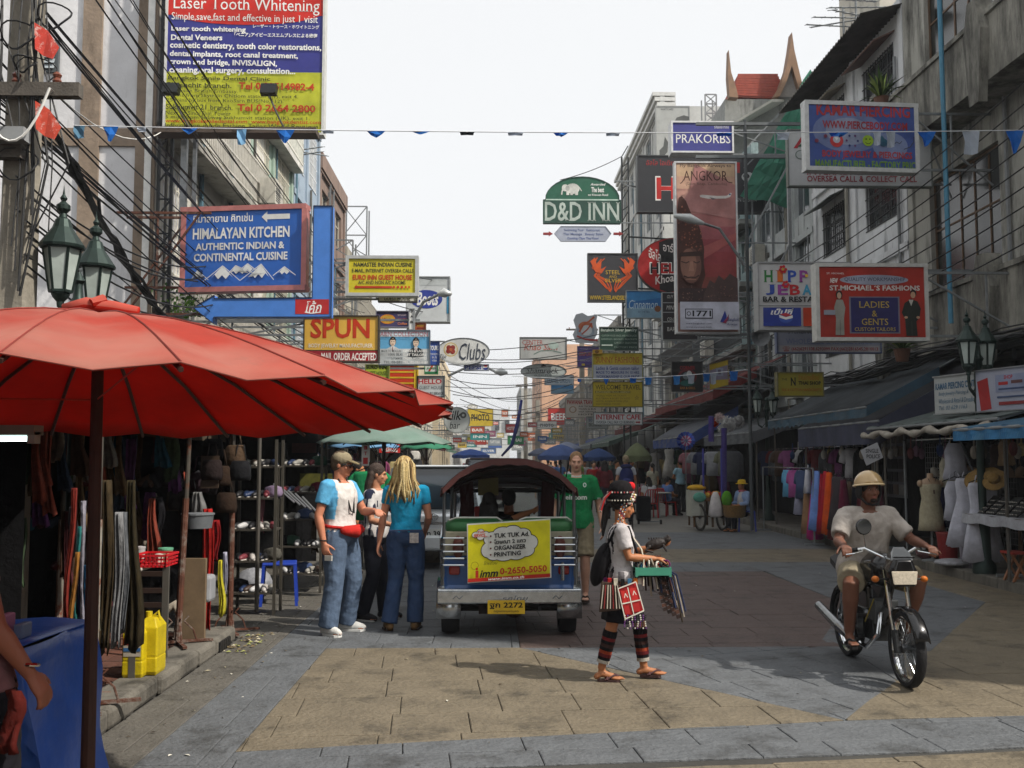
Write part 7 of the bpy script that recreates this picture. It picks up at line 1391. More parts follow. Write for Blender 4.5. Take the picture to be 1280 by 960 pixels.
 for i,(s,x1,y) in enumerate((('TUK TUK Ad.',660,666),('โฆษณา 2 แถว',656,673),('ORGANIZER',656,680.5),('PRINTING',650,688))): ops3 += [('t',s,618,y+(5.4 if i != 1 else 5.6)-2.2,x1,y-2.2,'B',K_),('e',614,y+.6,1.1,1.1,'#5a1c1c')]
 ops3 += [('l',[(595+4.5*math.cos(k*.7),700+4.5*math.sin(k*.7)) for k in range(10)],.5,'#8a7a1c'),('t','โทรด่วน',606,700,622,696,'i',K_),('e',597.5,704,1.5,1.5,'#b82c1c'),('r',596,706,599.5,714.5,'#b82c1c'),('t','imm',601,714.5,623,706,'Bi',K_),('t','0-2650-5050',625,712.5,681,704.5,'B','#b8321c'),('r',587,714.8,685,719,'#b8281c'),('t','www.imm.co.th',611,718.6,654,715.2,'Bi',W_)]
 m = MB(); art(m,bpt,ops+ops2+ops3,.003,.0006); m.build('board_lettering',None,bd,fix=False)
 return rt
tuktuk()
person('tuk tuk driver in dark shirt seated at the handlebar',(TX+.02,TY+1.42,.16),178,1.7,SIT,'#8a5638',dict(col='#17171b',sleeve=.6),dict(col='#1c1c22'),('shoe','#1c1a1a','#1c1a1a'),('short','#0e0b0a'),vox=.014,face=False)
person('tuk tuk passenger in black with arm raised to the roof rail',(TX-.2,TY+.42,.2),178,1.62,{**SIT,'elR': (-.3,-.15,1.0),'wrR': (-.48,-.35,1.06)},'#a8704c',dict(col='#131216',sleeve=.5),dict(col='#1c1c22'),('shoe','#1c1a1a','#1c1a1a'),('long','#0e0b0a'),vox=.013,face=False)
# ================================================================ cars
def car(label,X,Y,L,Wd,Hh,col,kind='mpv',plate=None,badge=False,name='parked_car',det=True,cat='car',yaw=0,front=False):
 rt = thing(name,label,cat,(X,Y,0)); o = V((X,Y,0)); q = lambda x,y,z: o+V((x,y,z)); pm = mt(col,.28,.45,.1,3,coat=.6); gl = mt('#26303a',.06,0,.2,2,spec=.9); w = Wd/2; hb = Hh*.56
 def ring(y,ww,z0,z1): return [q(-ww*.94,y,z0),q(ww*.94,y,z0),q(ww,y,z0+(z1-z0)*.25),q(ww,y,z0+(z1-z0)*.75),q(ww*.97,y,z1),q(-ww*.97,y,z1),q(-ww,y,z0+(z1-z0)*.75),q(-ww,y,z0+(z1-z0)*.25)]
 m = MB(); m.rings([ring(0,w*.95,.35,hb-.05),ring(.08,w*.99,.28,hb),ring(L*.3,w,.25,hb+.01),ring(L*.78,w,.25,hb-.02),ring(L*.95,w*.96,.28,hb-.16),ring(L,w*.85,.36,hb-.25)],pm); m.build('body',None,rt,smooth=2,bevel=.03)
 m = MB(); z0 = hb-.02
 cabin = lambda y,ww,z: [q(-ww,y,z),q(ww,y,z)]
 yb0,yb1,yt0,yt1 = (.08,L*.72,.22,L*.52) if kind == 'mpv' else (L*.12,L*.72,L*.24,L*.5)
 wt = w*.78; vs = [q(-w*.95,yb0,z0),q(w*.95,yb0,z0),q(w*.95,yb1,z0),q(-w*.95,yb1,z0),q(-wt,yt0,Hh),q(wt,yt0,Hh),q(wt,yt1,Hh),q(-wt,yt1,Hh)]
 m.add(vs,[(3,2,1,0),(4,5,6,7),(0,1,5,4),(1,2,6,5),(2,3,7,6),(3,0,4,7)],pm); m.build('cabin',None,rt,bevel=.05,smooth=2)
 def pane(i,name,ins=.09):
  f = [(0,1,5,4),(1,2,6,5),(2,3,7,6),(3,0,4,7)][i]; c = sum((vs[k] for k in f),V())/4; n = (vs[f[1]]-vs[f[0]]).cross(vs[f[3]]-vs[f[0]]).normalized()
  if n.dot(c-(o+V((0,L*.4,hb)))) < 0: n = -n
  pl = [vs[k].lerp(c,ins)+n*.008 for k in f]; mm = MB(); mm.add(pl,[(0,1,2,3)],gl); mm.build(name,None,rt,solid=.006)
 pane(0,'rear_window',.14); pane(1,'side_window'); pane(3,'side_window'); pane(2,'windscreen')
 for x in (-w+.1,w-.1):
  for y in (L*.17,L*.82): wheel(rt,q(x,y,.31),.31,.2,rimm=mt('#7c7f82',.4,.7),n=20)
 if det:
  for s in (-1,1): m = MB(); m.box(q(s*w*.97-s*.0,-.012,hb-.33),q(s*w*.72,.06,hb-.04),mt('#b9b4b2' if not front else '#d8dada',.15,.1,.2,20)); m.box(q(s*w*.965,-.016,hb-.22),q(s*w*.8,.05,hb-.14),mt('#7a1a1c',.2)); m.build('tail_light',None,rt,bevel=.015)
  m = MB(); m.box(q(-w*.97,-.07,.3),q(w*.97,.05,.54),mt(col,.4,.3,.12,3)); m.build('bumper',None,rt,bevel=.04)
  m = MB(); m.box(q(-w*.5,-.005,hb-.2),q(w*.5,.02,hb-.16),CHROME); m.build('trim_bar',None,rt)
  m = MB(); m.box(q(-.2,-.02,hb-.42),q(.2,.0,hb-.3+.03),mt('#c9cac6',.4)); pl = m.build('number_plate',None,rt)
  if plate: m = MB(); art(m,lambda x,y,d=0.: q(x,-.022-d,hb-.3-y),[('t',plate,-.17,.1,.17,.0,'B','#17181c'),('r',-.19,.105,.19,.11,'#55585c')],.002); m.build('plate_lettering',None,pl,fix=False)
  if badge:
   m = MB(); c = q(0,-.02,hb-.08)
   for a_,b_,dz in ((.075,.05,0),(.025,.045,0),(.05,.018,.022)): m.tube([c+V((a_*math.cos(t),0,b_*math.sin(t)+dz)) for t in [k*math.pi/10 for k in range(21)]],.006,5,CHROME)
   m.build('badge',None,rt)
  m = MB(); m.tube([q(-.35,-.01,hb+.04),q(.2,.02,hb+.07)],.008,5,BLACK); m.build('wiper',None,rt)
  m = MB(); m.box(q(-wt*.8,yt0-.1,Hh-.02),q(wt*.8,yt0+.12,Hh+.02),pm); m.build('spoiler',None,rt,bevel=.02)
 return rt
car('silver-white people carrier parked beyond the tuk tuk, mostly hidden',-.92,15.9,4.4,1.75,1.62,'#cdd1d3',plate='กท 394',badge=True)
car('dark maroon hatchback far down the street above the tuk tuk roof',P(606,570,36).x,36,4,1.7,1.78,'#2c1a1c',name='parked_car')
car('white taxi far behind the tuk tuk roof',P(625,570,58).x+.9,58,4.4,1.7,1.5,'#b8b8b4',kind='s',det=False)
car('small red car at the far left kerb',P(590,570,70).x,70,4.2,1.7,1.5,'#8a2420',kind='s',det=False)
# ================================================================ motorcycle
def motorcycle():
 fx,fy = 3.16,7.68; o = V((fx,fy,0)); q = lambda x,y,z: o+V((x,y,z)); rt = thing('motorcycle','small black motorcycle with chrome fork ridden towards the camera','motorcycle',(fx,fy,0))
 bk = mt('#101013',.25,.2,.15,10,coat=.5); eng = mt('#3a3c3e',.4,.7,.3,20,.2); r = .285
 wheel(rt,q(0,0,r),r,.075,spokes=36,disc=True); wheel(rt,q(0,1.24,r),r,.09,spokes=36)
 for s in (-1,1):
  m = MB(); m.tube([q(s*.075,0,r),q(s*.075,.1,.52),q(s*.075,.2,.86)],.017,10,CHROME); m.tube([q(s*.075,-.005,r-.03),q(s*.075,.045,.42)],.025,10,eng); m.build('fork_leg',None,rt)
  m = MB(); m.tube([q(s*.09,1.24,r),q(s*.13,.95,.75)],.02,8,CHROME); m.build('shock_absorber',None,rt)
 rg = []
 for k in range(9): a = R(20+17*k); rg.append([q(x,-(r+.035)*math.cos(a)*1,r+(r+.035)*math.sin(a)*(1 if True else 1)) for x in (-.055,-.035,.035,.055)])
 for row in rg: row[0] = row[0]+V((0,0,-.02)); row[3] = row[3]+V((0,0,-.02))
 m = MB(); m.sheet(rg,bk); m.build('front_mudguard',None,rt,solid=.006,smooth=True)
 m = MB(); rg = [[q(x,1.24+(r+.05)*math.cos(R(a)),r+(r+.05)*math.sin(R(a))) for x in (-.06,0,.06)] for a in range(0,150,18)]; m.sheet(rg,bk); m.build('rear_mudguard',None,rt,solid=.006,smooth=True)
 m = MB(); m.tube([q(0,.2,.84),q(0,.35,.6),q(0,.55,.35)],.03,8,bk); m.tube([q(0,.22,.82),q(0,.8,.68),q(0,1.3,.68)],.025,8,bk); m.tube([q(-.06,.6,.33),q(-.08,1.24,r)],.018,8,DARKM); m.tube([q(.06,.6,.33),q(.08,1.24,r)],.018,8,DARKM); m.build('frame',None,rt)
 m = MB(); m.rings([[q(x*w_,y,z0+(.13*w_*1.6)*zz) for x,zz in ((-.13,-.2),(0,-.5),(.13,-.2),(.13,.5),(.05,.85),(-.05,.85),(-.13,.5))] for y,w_,z0 in ((.26,.6,.8),(.34,1.,.8),(.55,1.05,.79),(.72,.7,.77))],bk); m.build('fuel_tank',None,rt,smooth=2,bevel=.02)
 m = MB(); m.rings([[q(x*w_,y,z+zz) for x,zz in ((-.12,0),(.12,0),(.12,.05),(.06,.075),(-.06,.075),(-.12,.05))] for y,w_,z in ((.7,.6,.74),(.85,1,.73),(1.2,1.05,.76),(1.45,.7,.79))],mt('#151517',.7,0,.2,12)); m.build('seat',None,rt,smooth=2)
 m = MB(); m.box(q(-.1,.42,.27),q(.1,.78,.44),eng); m.rings([[q(.085*math.cos(a)*k_,y+.0,.5+dz+.085*math.sin(a)*k_) for a in [2*math.pi*i/12 for i in range(12)]] for y,dz,k_ in ((.36,0,.8),(.38,0,1),(.56,.0,1),(.58,0,.8))],eng)
 for k in range(6): m.box(q(-.095,.37+.03*k,.41),q(.095,.383+.03*k,.6),mt('#55585a',.4,.7))
 m.build('engine',None,rt,bevel=.01); m = MB(); m.tube([q(.1,.5,.36),q(.14,.52,.36)],.085,16,eng); m.tube([q(-.1,.6,.36),q(-.14,.62,.36)],.095,16,eng); m.build('engine_cover',None,rt)
 m = MB(); m.tube([q(-.05,.36,.5),q(-.1,.3,.35),q(-.14,.45,.22),q(-.16,.8,.24)],.02,8,CHROME); m.tube([q(-.16,.78,.24),q(-.17,1.0,.29),q(-.18,1.5,.4)],[.03,.045,.04],12,mt('#8a8c8e',.25,.9)); m.build('exhaust',None,rt)
 m = MB(); m.tube([q(-.35,.34,.99),q(-.2,.27,1.02),q(-.06,.23,.95),q(.06,.23,.95),q(.2,.27,1.02),q(.35,.34,.99)],.012,8,CHROME); m.build('handlebar',None,rt)
 for s in (-1,1):
  m = MB(); m.tube([q(s*.25,.29,1.012),q(s*.36,.345,.985)],.018,8,BLACK); m.build('grip',None,rt)
  m = MB(); m.tube([q(s*.22,.27,1.0),q(s*.3,.23,.985),q(s*.36,.25,.975)],.006,6,CHROME); m.build('lever',None,rt)
  m = MB(); m.tube([q(s*.1,.1,.8),q(s*.17,.1,.8)],.008,6,BLACK); m.ell(q(s*.19,.1,.8),(.03,0,0),(0,.025,0),(0,0,.025),mt('#b8641c',.3,0,.1,20)); m.build('indicator',None,rt)
  m = MB(); m.tube([q(s*.18,.3,1.0),q(s*.2,.3,1.13)],.005,6,CHROME);
  if s < 0: m.lathe(q(s*.2,.28,1.19),[(.055,0),(.065,.012),(.05,.03),(.01,.04)],16,bk,ax=V((0,1,0))); m.tube([q(s*.2,.276,1.19),q(s*.2,.282,1.19)],.056,16,mt('#dfe3e6',.03,1,0)); m.build('mirror',None,rt)
 m = MB(); m.rings([[q(x*w_,y,z+zz) for x,zz in ((-.1,-.08),(.1,-.08),(.115,.02),(.07,.12),(-.07,.12),(-.115,.02))] for y,w_,z in ((.0,.75,.83),(.03,1,.84),(.16,.9,.86),(.22,.6,.87))],bk); m.build('headlamp_cowl',None,rt,smooth=2,bevel=.01)
 m = MB(); m.prism([q(-.085,-.012,.77),q(.085,-.012,.77),q(.1,-.008,.87),q(-.1,-.008,.87)],(0,.02,0),mt('#c9bda8',.05,.4,.5,60,emit=.35,coat=1)); h = m.build('headlamp',None,rt,bevel=.006)
 m = MB(); m.box(q(-.08,-.0,1.0-.02),q(.08,.02,.97),bk); m.prism([q(-.085,.04,.95),q(.085,.04,.95),q(.075,.07,1.0),q(.04,.1,1.045),q(-.04,.1,1.045),q(-.075,.07,1.0)],(0,.008,.003),mt('#1c2226',.08,0,.2,4,coat=.8)); m.build('fly_screen',None,rt)
 m = MB(); art(m,lambda x,y,d=0.: q(-.135-d,.42+x,.8-y),[('t','Nova',0,.06,.2,.0,'Bi','#b8a41c')],.002);
 m = MB(); m.bar(q(-.14,.62,.25),q(-.24,.62,.25),.03,.02,BLACK); m.build('footrest',None,rt); m = MB(); m.bar(q(.14,.62,.25),q(.24,.62,.25),.03,.02,BLACK); m.build('footrest',None,rt)
 m = MB(); m.box(q(.06,.5,.5),q(.11,.85,.7),bk); m.box(q(-.11,.5,.5),q(-.06,.85,.7),bk); m.build('side_cover',None,rt,bevel=.02)
 m = MB(); m.tube([q(-.13,.3,.62),q(-.145,.46,.42)],.005,5,mt('#8a7c2c',.5)); m.build('stripe',None,rt)
 return rt
motorcycle()
def x_helm(root,J,hp,bv,s):
 d = lambda l,f,u: hp(l,f,u)-hp(0,0,0); m = MB(); rs = []
 for i in range(11):
  t = i/10*math.pi/2; rr = math.cos(t); rs.append([hp(.115*rr*math.cos(a),.138*rr*math.sin(a)-.01,.035+.125*math.sin(t)-(.02*math.sin(a) if i < 2 else 0)*-1) for a in [2*math.pi*k/26 for k in range(26)]])
 m.rings(rs[:-1]+[[p.lerp(hp(0,-.01,.16),.9) for p in rs[-2]]],mt('#b09468',.25,.1,.12,6,coat=.6)); m.build('helmet',None,root,smooth=2)
 m = MB(); m.tube([hp(.117*math.cos(a),.14*math.sin(a)-.01,.033+.02*math.sin(a)) for a in [2*math.pi*k/26 for k in range(27)]],.008,6,mt('#e0c9a0',.4)); m.build('helmet_rim',None,root)
 for q in (-1,1): m = MB(); m.ell(hp(q*.088,-.01,-.015),d(.018,0,0),d(0,.05,0),d(0,0,.065),mt('#151315',.8),12,8); m.build('ear_flap',None,root,smooth=True)
 m = MB(); m.tube([hp(-.088,.01,-.06),hp(-.05,.05,-.115),hp(0,.062,-.125),hp(.05,.05,-.115),hp(.088,.01,-.06)],.011,6,mt('#151315',.8)); m.build('chin_strap',None,root)
 m = MB(); m.ell(hp(0,.075,-.088),d(.03,0,0),d(0,.02,0),d(0,0,.018),mt('#1c1412',.9),10,6); m.build('goatee',None,root)
RIDE = dict(pelvis=(0,.02,.8),neck=(0,-.12,1.32),head=(.0,-.16,1.475),shL=(.18,-.1,1.25),shR=(-.18,-.1,1.25),elL=(.32,-.22,1.06),elR=(-.3,-.24,1.05),wrL=(.33,-.47,1.03),wrR=(-.33,-.47,1.03),
 hipL=(.1,-.02,.78),hipR=(-.1,-.02,.78),knL=(.3,-.4,.74),knR=(-.26,-.4,.72),anL=(.24,-.26,.35),anR=(-.24,-.28,.33),toL=(.27,-.42,.27),toR=(-.26,-.44,.25))
person('rider in tan open helmet, pale grey tee and khaki shorts on the motorcycle',(3.16,8.52,0),0,1.75,RIDE,'#6d4635',dict(col='#a8a19a',sleeve=.8,loose=.022,hem=-.08,flare=.02,wr=.014),dict(col='#8d8470',len=.44,loose=.014,wr=.012,waist=.05,name='shorts'),('sandal','#171516','#1d1a1a'),('short','#100c0b'),look=(6,-2),build=1.13,extra=x_helm,barefoot=True,hands=dict(L=dict(curl=.85,pn=(0,-.1,-1),fdir=(.15,-1,-.1)),R=dict(curl=.85,pn=(0,-.1,-1),fdir=(-.15,-1,-.1))),belly=.02)
# ================================================================ food cart
def cart():
 a = G(874,664); Y = a.y; x0 = P(865,600,Y).x; x1 = P(916,600,Y).x; rt = thing('food_cart','wooden food cart with bicycle wheels and snacks under clear covers','cart',((x0+x1)/2,Y,0))
 for x,yy in ((x0+.18,0),(x0+.75,.1)): wheel(rt,(x,Y+yy,.33),.33,.05,V((1,.25,0)),spokes=24,rimm=mt('#6b6a66',.5,.5),tyre=mt('#2a2724',.9))
 m = MB(); m.box((x0,Y,.72),(x1,Y+.75,.8),mt('#6b4a30',.8,0,.3,6,.3)); m.build('cart_top',None,rt)
 for x in (x0+.05,(x0+x1)/2,x1-.08):
  for y in (Y+.04,Y+.68): m = MB(); m.bar((x,y,.1),(x,y,.72),.045,.045,WOOD); m.build('leg',None,rt)
 m = MB(); m.bar((x0,Y,.35),(x1+.5,Y,.4),.04,.04,WOOD); m.build('rail',None,rt)
 m = MB(); m.box((x0-.03,Y-.02,.35),(x0+.28,Y+.6,.98),mt('#a5a69c',.7,0,.2,6)); m.build('side_box',None,rt)
 for x,z in ((x0+.3,2.0),(x1-.25,2.0)): m = MB(); m.tube([(x,Y+.1,.8),(x,Y+.1,z)],.025,8,mt('#3d3c8c',.5)); m.build('awning_post',None,rt)
 for k in range(16): m = MB(); x = x0+.1+(x1-x0-.2)*k/15; m.ball((x,Y+.2+.1*(k % 3),.86+.03*(k % 2)),.07,cloth(['#b8521c','#c9a03c','#a5321c','#8a6a2c','#c9762c'][k % 5]),8,6); m.build('snack_heap',None,rt)
 def item(label,mbf,cat): m = MB(); mbf(m); tag(m.build(cat.replace(' ','_'),None,None,smooth=True),label,cat)
 item('white plastic bag hanging from the front of the food cart',lambda m: m.rings([[(P(885,0,Y-.1).x+w*math.cos(t),Y-.08+w*.4*math.sin(t),z) for t in [k*.6283 for k in range(10)]] for w,z in ((.05,.95),(.1,.85),(.16,.6),(.18,.38),(.1,.34))],mt('#c2bdbd',.5,0,.2,9)),'plastic bag')
 item('woven brown basket hung low on the food cart',lambda m: m.lathe((P(905,0,Y).x,Y-.2,.34),[(.2,0),(.26,.05),(.28,.28),(.3,.3),(.26,.3),(.24,.1)],16,mt('#8a6a3c',.9,0,.4,30,.5,60)),'basket')
 item('yellow cloth bundle lying on the left corner of the food cart',lambda m: m.ell((x0+.15,Y+.2,1.04),(.24,0,0),(0,.2,0),(0,0,.08),cloth('#b98f2c')),'bundle')
 item('green vegetable bag between the white bag and the basket',lambda m: m.ell((P(897,0,Y).x,Y-.12,.78),(.13,0,0),(0,.1,0),(0,0,.2),cloth('#4f8a24')),'bag')
 item('teal cloth folded over the cart side box',lambda m: m.ell((x0+.17,Y-.05,.82),(.16,0,0),(0,.06,0),(0,0,.12),cloth('#5f9a8a')),'cloth')
 item('second thin plastic bag hanging near the seller',lambda m: m.ell((P(916,0,Y).x,Y-.1,.72),(.13,0,0),(0,.08,0),(0,0,.25),mt('#a9a6a8',.4,0,.2,9)),'plastic bag')
cart()
def chair(label,px,Y,col,yaw=0,back=True,cat='chair',h=.44):
 p = P(px,575,Y); rt = thing('plastic_chair' if back else 'plastic_stool',label,cat,(0,0,0)); pm = mt(col,.45,0,.12,8)
 m = MB(); m.box((-.2,-.2,h-.03),(.2,.2,h),pm); m.build('seat',None,rt,bevel=.01)
 for x in (-.18,.18):
  for y in (-.18,.18): m = MB(); m.bar((x*1.15,y*1.15,0),(x,y,h-.02),.035,.035,pm); m.build('leg',None,rt)
 if back:
  m = MB(); m.tube([(-.19,.19,h),(-.2,.24,h+.25),(-.15,.26,h+.4),(.15,.26,h+.4),(.2,.24,h+.25),(.19,.19,h)],.018,7,pm)
  for k in range(4): m.bar((-.11+.075*k,.21,h+.02),(-.11+.075*k,.255,h+.4),.03,.012,pm)
  m.build('backrest',None,rt)
 rt.location = (p.x,Y,.0); rt.rotation_euler = (0,0,R(yaw)); return rt
chair('red plastic chair with its slatted back to the street',811,30,'#a01c20',190); chair('red plastic chair turned sideways right of the other two',833,31,'#a01c20',120); chair('red plastic chair left of the diners',797,31.5,'#a8242a',215)
chair('blue plastic stool under the cart seller',930,sp.y,'#2c3a8c',0,False,'stool',.5)
rt = thing('folding_table','small round table between the diners','table',P(822,575,31)*1); m = MB(); c = P(822,575,30.6); m.lathe((c.x,c.y,.7),[(.4,0),(.42,.02),(.4,.04)],20,mt('#9a9a94',.5)); m.build('table_top',None,rt); m = MB(); m.tube([(c.x,c.y,0),(c.x,c.y,.7)],.04,8,GREYM); m.build('leg',None,rt)
rt = thing('luggage_trolley','black wheeled luggage standing behind the backpack wearer','suitcase',G(806,655)); c = G(806,655)
m = MB(); m.box(c+V((-.22,-.12,.08)),c+V((.16,.14,.75)),cloth('#131316')); m.build('case',None,rt,bevel=.05)
m = MB(); m.tube([c+V((-.18,.1,.7)),c+V((-.18,.12,1.05)),c+V((.1,.12,1.05)),c+V((.1,.1,.7))],.012,6,GREYM); m.build('handle',None,rt)
for s in (-.2,.4): m = MB(); m.tube([c+V((s,-.05,.06)),c+V((s+.05,-.05,.06))],.06,12,RUBBER); m.build('wheel',None,rt)
m = MB(); m.bar(c+V((-.2,-.05,.07)),c+V((.42,-.05,.07)),.04,.03,GREYM); m.build('base_bar',None,rt)
# ================================================================ awnings, stalls and goods on the right
def awning(label,x_in,z_in,x_out,z_out,y0,y1,col,valance=None,sagv=.05,dust=None,scallop=False,posts=True,corr=False,name='awning',tr=.25,vcol=None):
 rt = thing(name,label,'awning',((x_in+x_out)/2,(y0+y1)/2,z_out)); rows = []; nx,ny = 8,18
 for i in range(nx+1):
  t = i/nx; rows.append([V((x_in+(x_out-x_in)*t,y0+(y1-y0)*j/ny,z_in+(z_out-z_in)*t-sagv*math.sin(math.pi*t)*(.6+.4*math.cos(j*.9))+(.012*(-1)**j if corr else .008*math.sin(j*1.9+i)))) for j in range(ny+1)])
 cm = canvas(col,tr,dust) if not corr else mt(col,.7,.2,.35,3,.3,stain=.3)
 m = MB(); m.sheet(rows,cm); m.build('cover',None,rt,solid=.012,smooth=not corr)
 if valance:
  rw = []; nyy = 54
  for k in range(3): rw.append([V((x_out+(.012*k if x_out < x_in else -.012*k)*-1+.014*math.sin(j*.8+k),y0+(y1-y0)*j/nyy,z_out-valance*k/2-(.0 if k < 2 or not scallop else -.06*abs(math.sin(j*math.pi/3))))) for j in range(nyy+1)])
  m = MB(); m.sheet(rw,canvas(vcol or col,.2,dust)); m.build('valance',None,rt,solid=.008)
  m = MB(); m.sheet([[V((x_out+(x_in-x_out)*t,y0-.005,z_out+(z_in-z_out)*t)) for t in (0,.2,.4,.6)],[V((x_out+(x_in-x_out)*t,y0-.01,z_out+(z_in-z_out)*t*.8-valance*(1-t))) for t in (0,.2,.4,.6)]],canvas(vcol or col,.2,dust)); m.build('end_flap',None,rt,solid=.008)
 m = MB(); m.tube([(x_out,y0,z_out-.02),(x_out,y1,z_out-.02)],.022,7,GREYM); m.build('front_bar',None,rt)
 for y in (y0+.05,y1-.05): m = MB(); m.tube([(x_in,y,z_in-.02),(x_out,y,z_out-.03)],.018,6,GREYM); m.build('side_bar',None,rt)
 if posts:
  for y in (y0+.1,y1-.1): m = MB(); m.tube([(x_out+(.12 if x_out < x_in else -.12),y,.13),(x_out+(.12 if x_out < x_in else -.12),y,z_out)],.022,7,mt('#5a5650',.5,.5)); m.build('post',None,rt)
 return rt
A1 = awning('long faded grey awning with blue fringed edge beyond the dark one',9.25,3.95,6.95,2.72,18.4,25.0,'#34393e',.26,dust='#53585c',scallop=True,vcol='#456478')
A2 = awning('wide dark slate awning with drooping purple-grey valance',9.2,3.75,6.75,2.42,17.3,21.9,'#27292d',.42,dust='#3a3c41',vcol='#484b60')
A3 = awning('green-grey corrugated roof over the white dress stall',9.2,3.0,6.65,2.28,13.0,17.6,'#5c6664',None,corr=True)
m = MB(); m.tube([V((6.62,13.2+4.5*k/30,2.2-.07*abs(math.sin(k*.5)))) for k in range(31)],[.05+.02*math.sin(k*1.7) for k in range(31)],8,cloth('#9a948a',.3,9)); tag(m.build('rolled_canvas',None,None,smooth=True),'rolled dirty white canvas tied under the corrugated stall roof edge','canvas roll')
A4 = awning('bright blue tarpaulin edge at the far right over the stall table',8.9,2.6,6.1,2.13,10.2,13.1,'#3f5f7c',.16,dust='#4f7488',vcol='#2f6f9f',posts=False)
A5 = awning('grey tarpaulin awning over the cart side stalls',9.0,3.2,6.7,2.45,25.6,31.5,'#5a5d62',.3,dust='#7a7d80',sagv=.2)
A6 = awning('grey and blue sloping awning further along, over the pinwheel',9.0,4.1,6.3,2.5,32,39,'#5d6068',.35,dust='#70747a',vcol='#2c4a94')
A7 = awning('long maroon ribbed awning high over the middle right shops',9.2,5.0,6.9,3.9,31,42,'#6e2c2c',.3,dust='#7a4640',posts=False)
A8 = awning('dark red awning beyond the maroon one',9.0,4.4,6.4,3.3,43,52,'#5c2a28',.3,posts=False)
for i,(y0,y1,c,nm) in enumerate(((53,62,'#4c5c54','dull green'),(63,74,'#5c6468','grey'),(75,90,'#3f4f7c','faded navy'),(92,112,'#6c7074','pale grey'))): awning('%s awning in the far right row' % nm,8.8,3.6,6.2,2.7,y0,y1,c,.25,posts=True)
for i,(y0,y1,c,nm) in enumerate(((24,31,'#3f4f4c','dark green'),(32,42,'#5c5a52','brown-grey'),(43,55,'#5f7080','grey-blue'),(56,72,'#7c2c26','brick red'),(74,95,'#4c6a5c','sea green'))): awning('%s awning in the left row' % nm,FL+.1,3.3,FL+2.6,2.6,y0,y1,c,.25,posts=True)
DARKC = mt('#0d0d0f',.95)
# dark back cloths and counters of the stalls
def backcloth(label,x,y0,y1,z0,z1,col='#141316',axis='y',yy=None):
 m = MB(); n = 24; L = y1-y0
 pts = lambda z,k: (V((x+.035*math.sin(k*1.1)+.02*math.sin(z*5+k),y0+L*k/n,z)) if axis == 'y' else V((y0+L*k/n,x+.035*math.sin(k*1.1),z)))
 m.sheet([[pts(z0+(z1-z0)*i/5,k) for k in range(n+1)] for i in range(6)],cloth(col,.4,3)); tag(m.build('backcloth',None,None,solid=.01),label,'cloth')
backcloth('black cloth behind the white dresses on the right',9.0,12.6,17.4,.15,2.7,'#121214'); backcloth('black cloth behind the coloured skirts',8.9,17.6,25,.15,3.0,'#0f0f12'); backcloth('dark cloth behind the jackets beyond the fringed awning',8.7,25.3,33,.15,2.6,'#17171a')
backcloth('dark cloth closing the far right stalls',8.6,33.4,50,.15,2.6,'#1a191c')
# ---- garments: each is a thing; shape by kind, shared mesh per kind, colour by copy
_GM = {}
def garment(kind,col,x,y,ztop,rz,label,group,s=1.,lace=None):
 key = (kind,col)
 if key not in _GM:
  m = MB(); n = 22; cm = cloth(col,.25,7,.4,18); rs = []
  prof = {'dress': [(.16,0),(.19,-.06),(.15,-.3),(.17,-.42),(.24,-.7),(.3,-1.05)],'skirt': [(.09,0),(.11,-.1),(.13,-.5),(.16,-.95),(.19,-1.25)],'shirt': [(.2,0),(.22,-.05),(.2,-.3),(.21,-.62)],'top': [(.1,0),(.15,-.12),(.14,-.3),(.18,-.5)],'trousers': [(.16,0),(.17,-.2),(.17,-.5),(.15,-.98)],'jacket': [(.19,0),(.24,-.05),(.23,-.35),(.22,-.75)]}[kind]
  for r,z in prof:
   rs.append([(r*math.cos(2*math.pi*k/n)*(1+.1*(-z)*math.sin(k*2.9)),.055*math.sin(2*math.pi*k/n)*(1+1.6*-z)+.02*(-z)*math.sin(k*2.2+z*3),z+(.02*math.sin(k*1.3) if z < -.4 else 0)) for k in range(n)])
  m.rings(rs,cm)
  if kind in ('shirt','jacket'):
   for q in (-1,1):
    e_ = -.3 if kind == 'shirt' else -.62; m.rings([[(q*xx+ww*math.cos(t),.018*math.sin(t),zz+.3*ww*math.cos(t)*q) for t in [k*math.pi/4 for k in range(8)]] for xx,zz,ww in ((.16,-.03,.05),(.22,-.1,.065),(.255,-.2,.062),(.275,e_,.06))],cm)
  if kind in ('dress','top'):
   for q in (-1,1): m.tube([(q*.09,0,-.02),(q*.05,0,.1)],.01,5,cm)
  a = m.mesh(kind,None,True); h = MB(); h.tube([(-.17,0,-.0),(0,0,.06),(.17,0,0)],.008,5,DARKM); h.tube([(0,0,.06),(0,0,.11),(.02,0,.13)],.005,4,DARKM)
  _GM[key] = (a,h.mesh('hanger'))
 rt = thing({'dress': 'dress','skirt': 'skirt','shirt': 'shirt','top': 'camisole','trousers': 'trousers','jacket': 'jacket'}[kind],label,'garment',(0,0,0),group)
 link('cloth',_GM[key][0],rt); link('hanger',_GM[key][1],rt); rt.location = (x,y,ztop); rt.rotation_euler = (0,random.uniform(-.04,.04),R(rz)); rt.scale = (s,s,s); return rt
def rack(label,x0,y0,x1,y1,z,zb=.13):
 rt = thing('clothes_rack',label,'rack',((x0+x1)/2,(y0+y1)/2,zb)); m = MB(); m.tube([(x0,y0,z),(x1,y1,z)],.016,7,CHROME); m.build('rail',None,rt)
 for x,y in ((x0,y0),(x1,y1)): m = MB(); m.tube([(x,y,zb),(x,y,z)],.018,7,GREYM); m.bar((x-.2,y,zb+.03),(x+.2,y,zb+.03),.04,.04,GREYM); m.build('upright',None,rt)
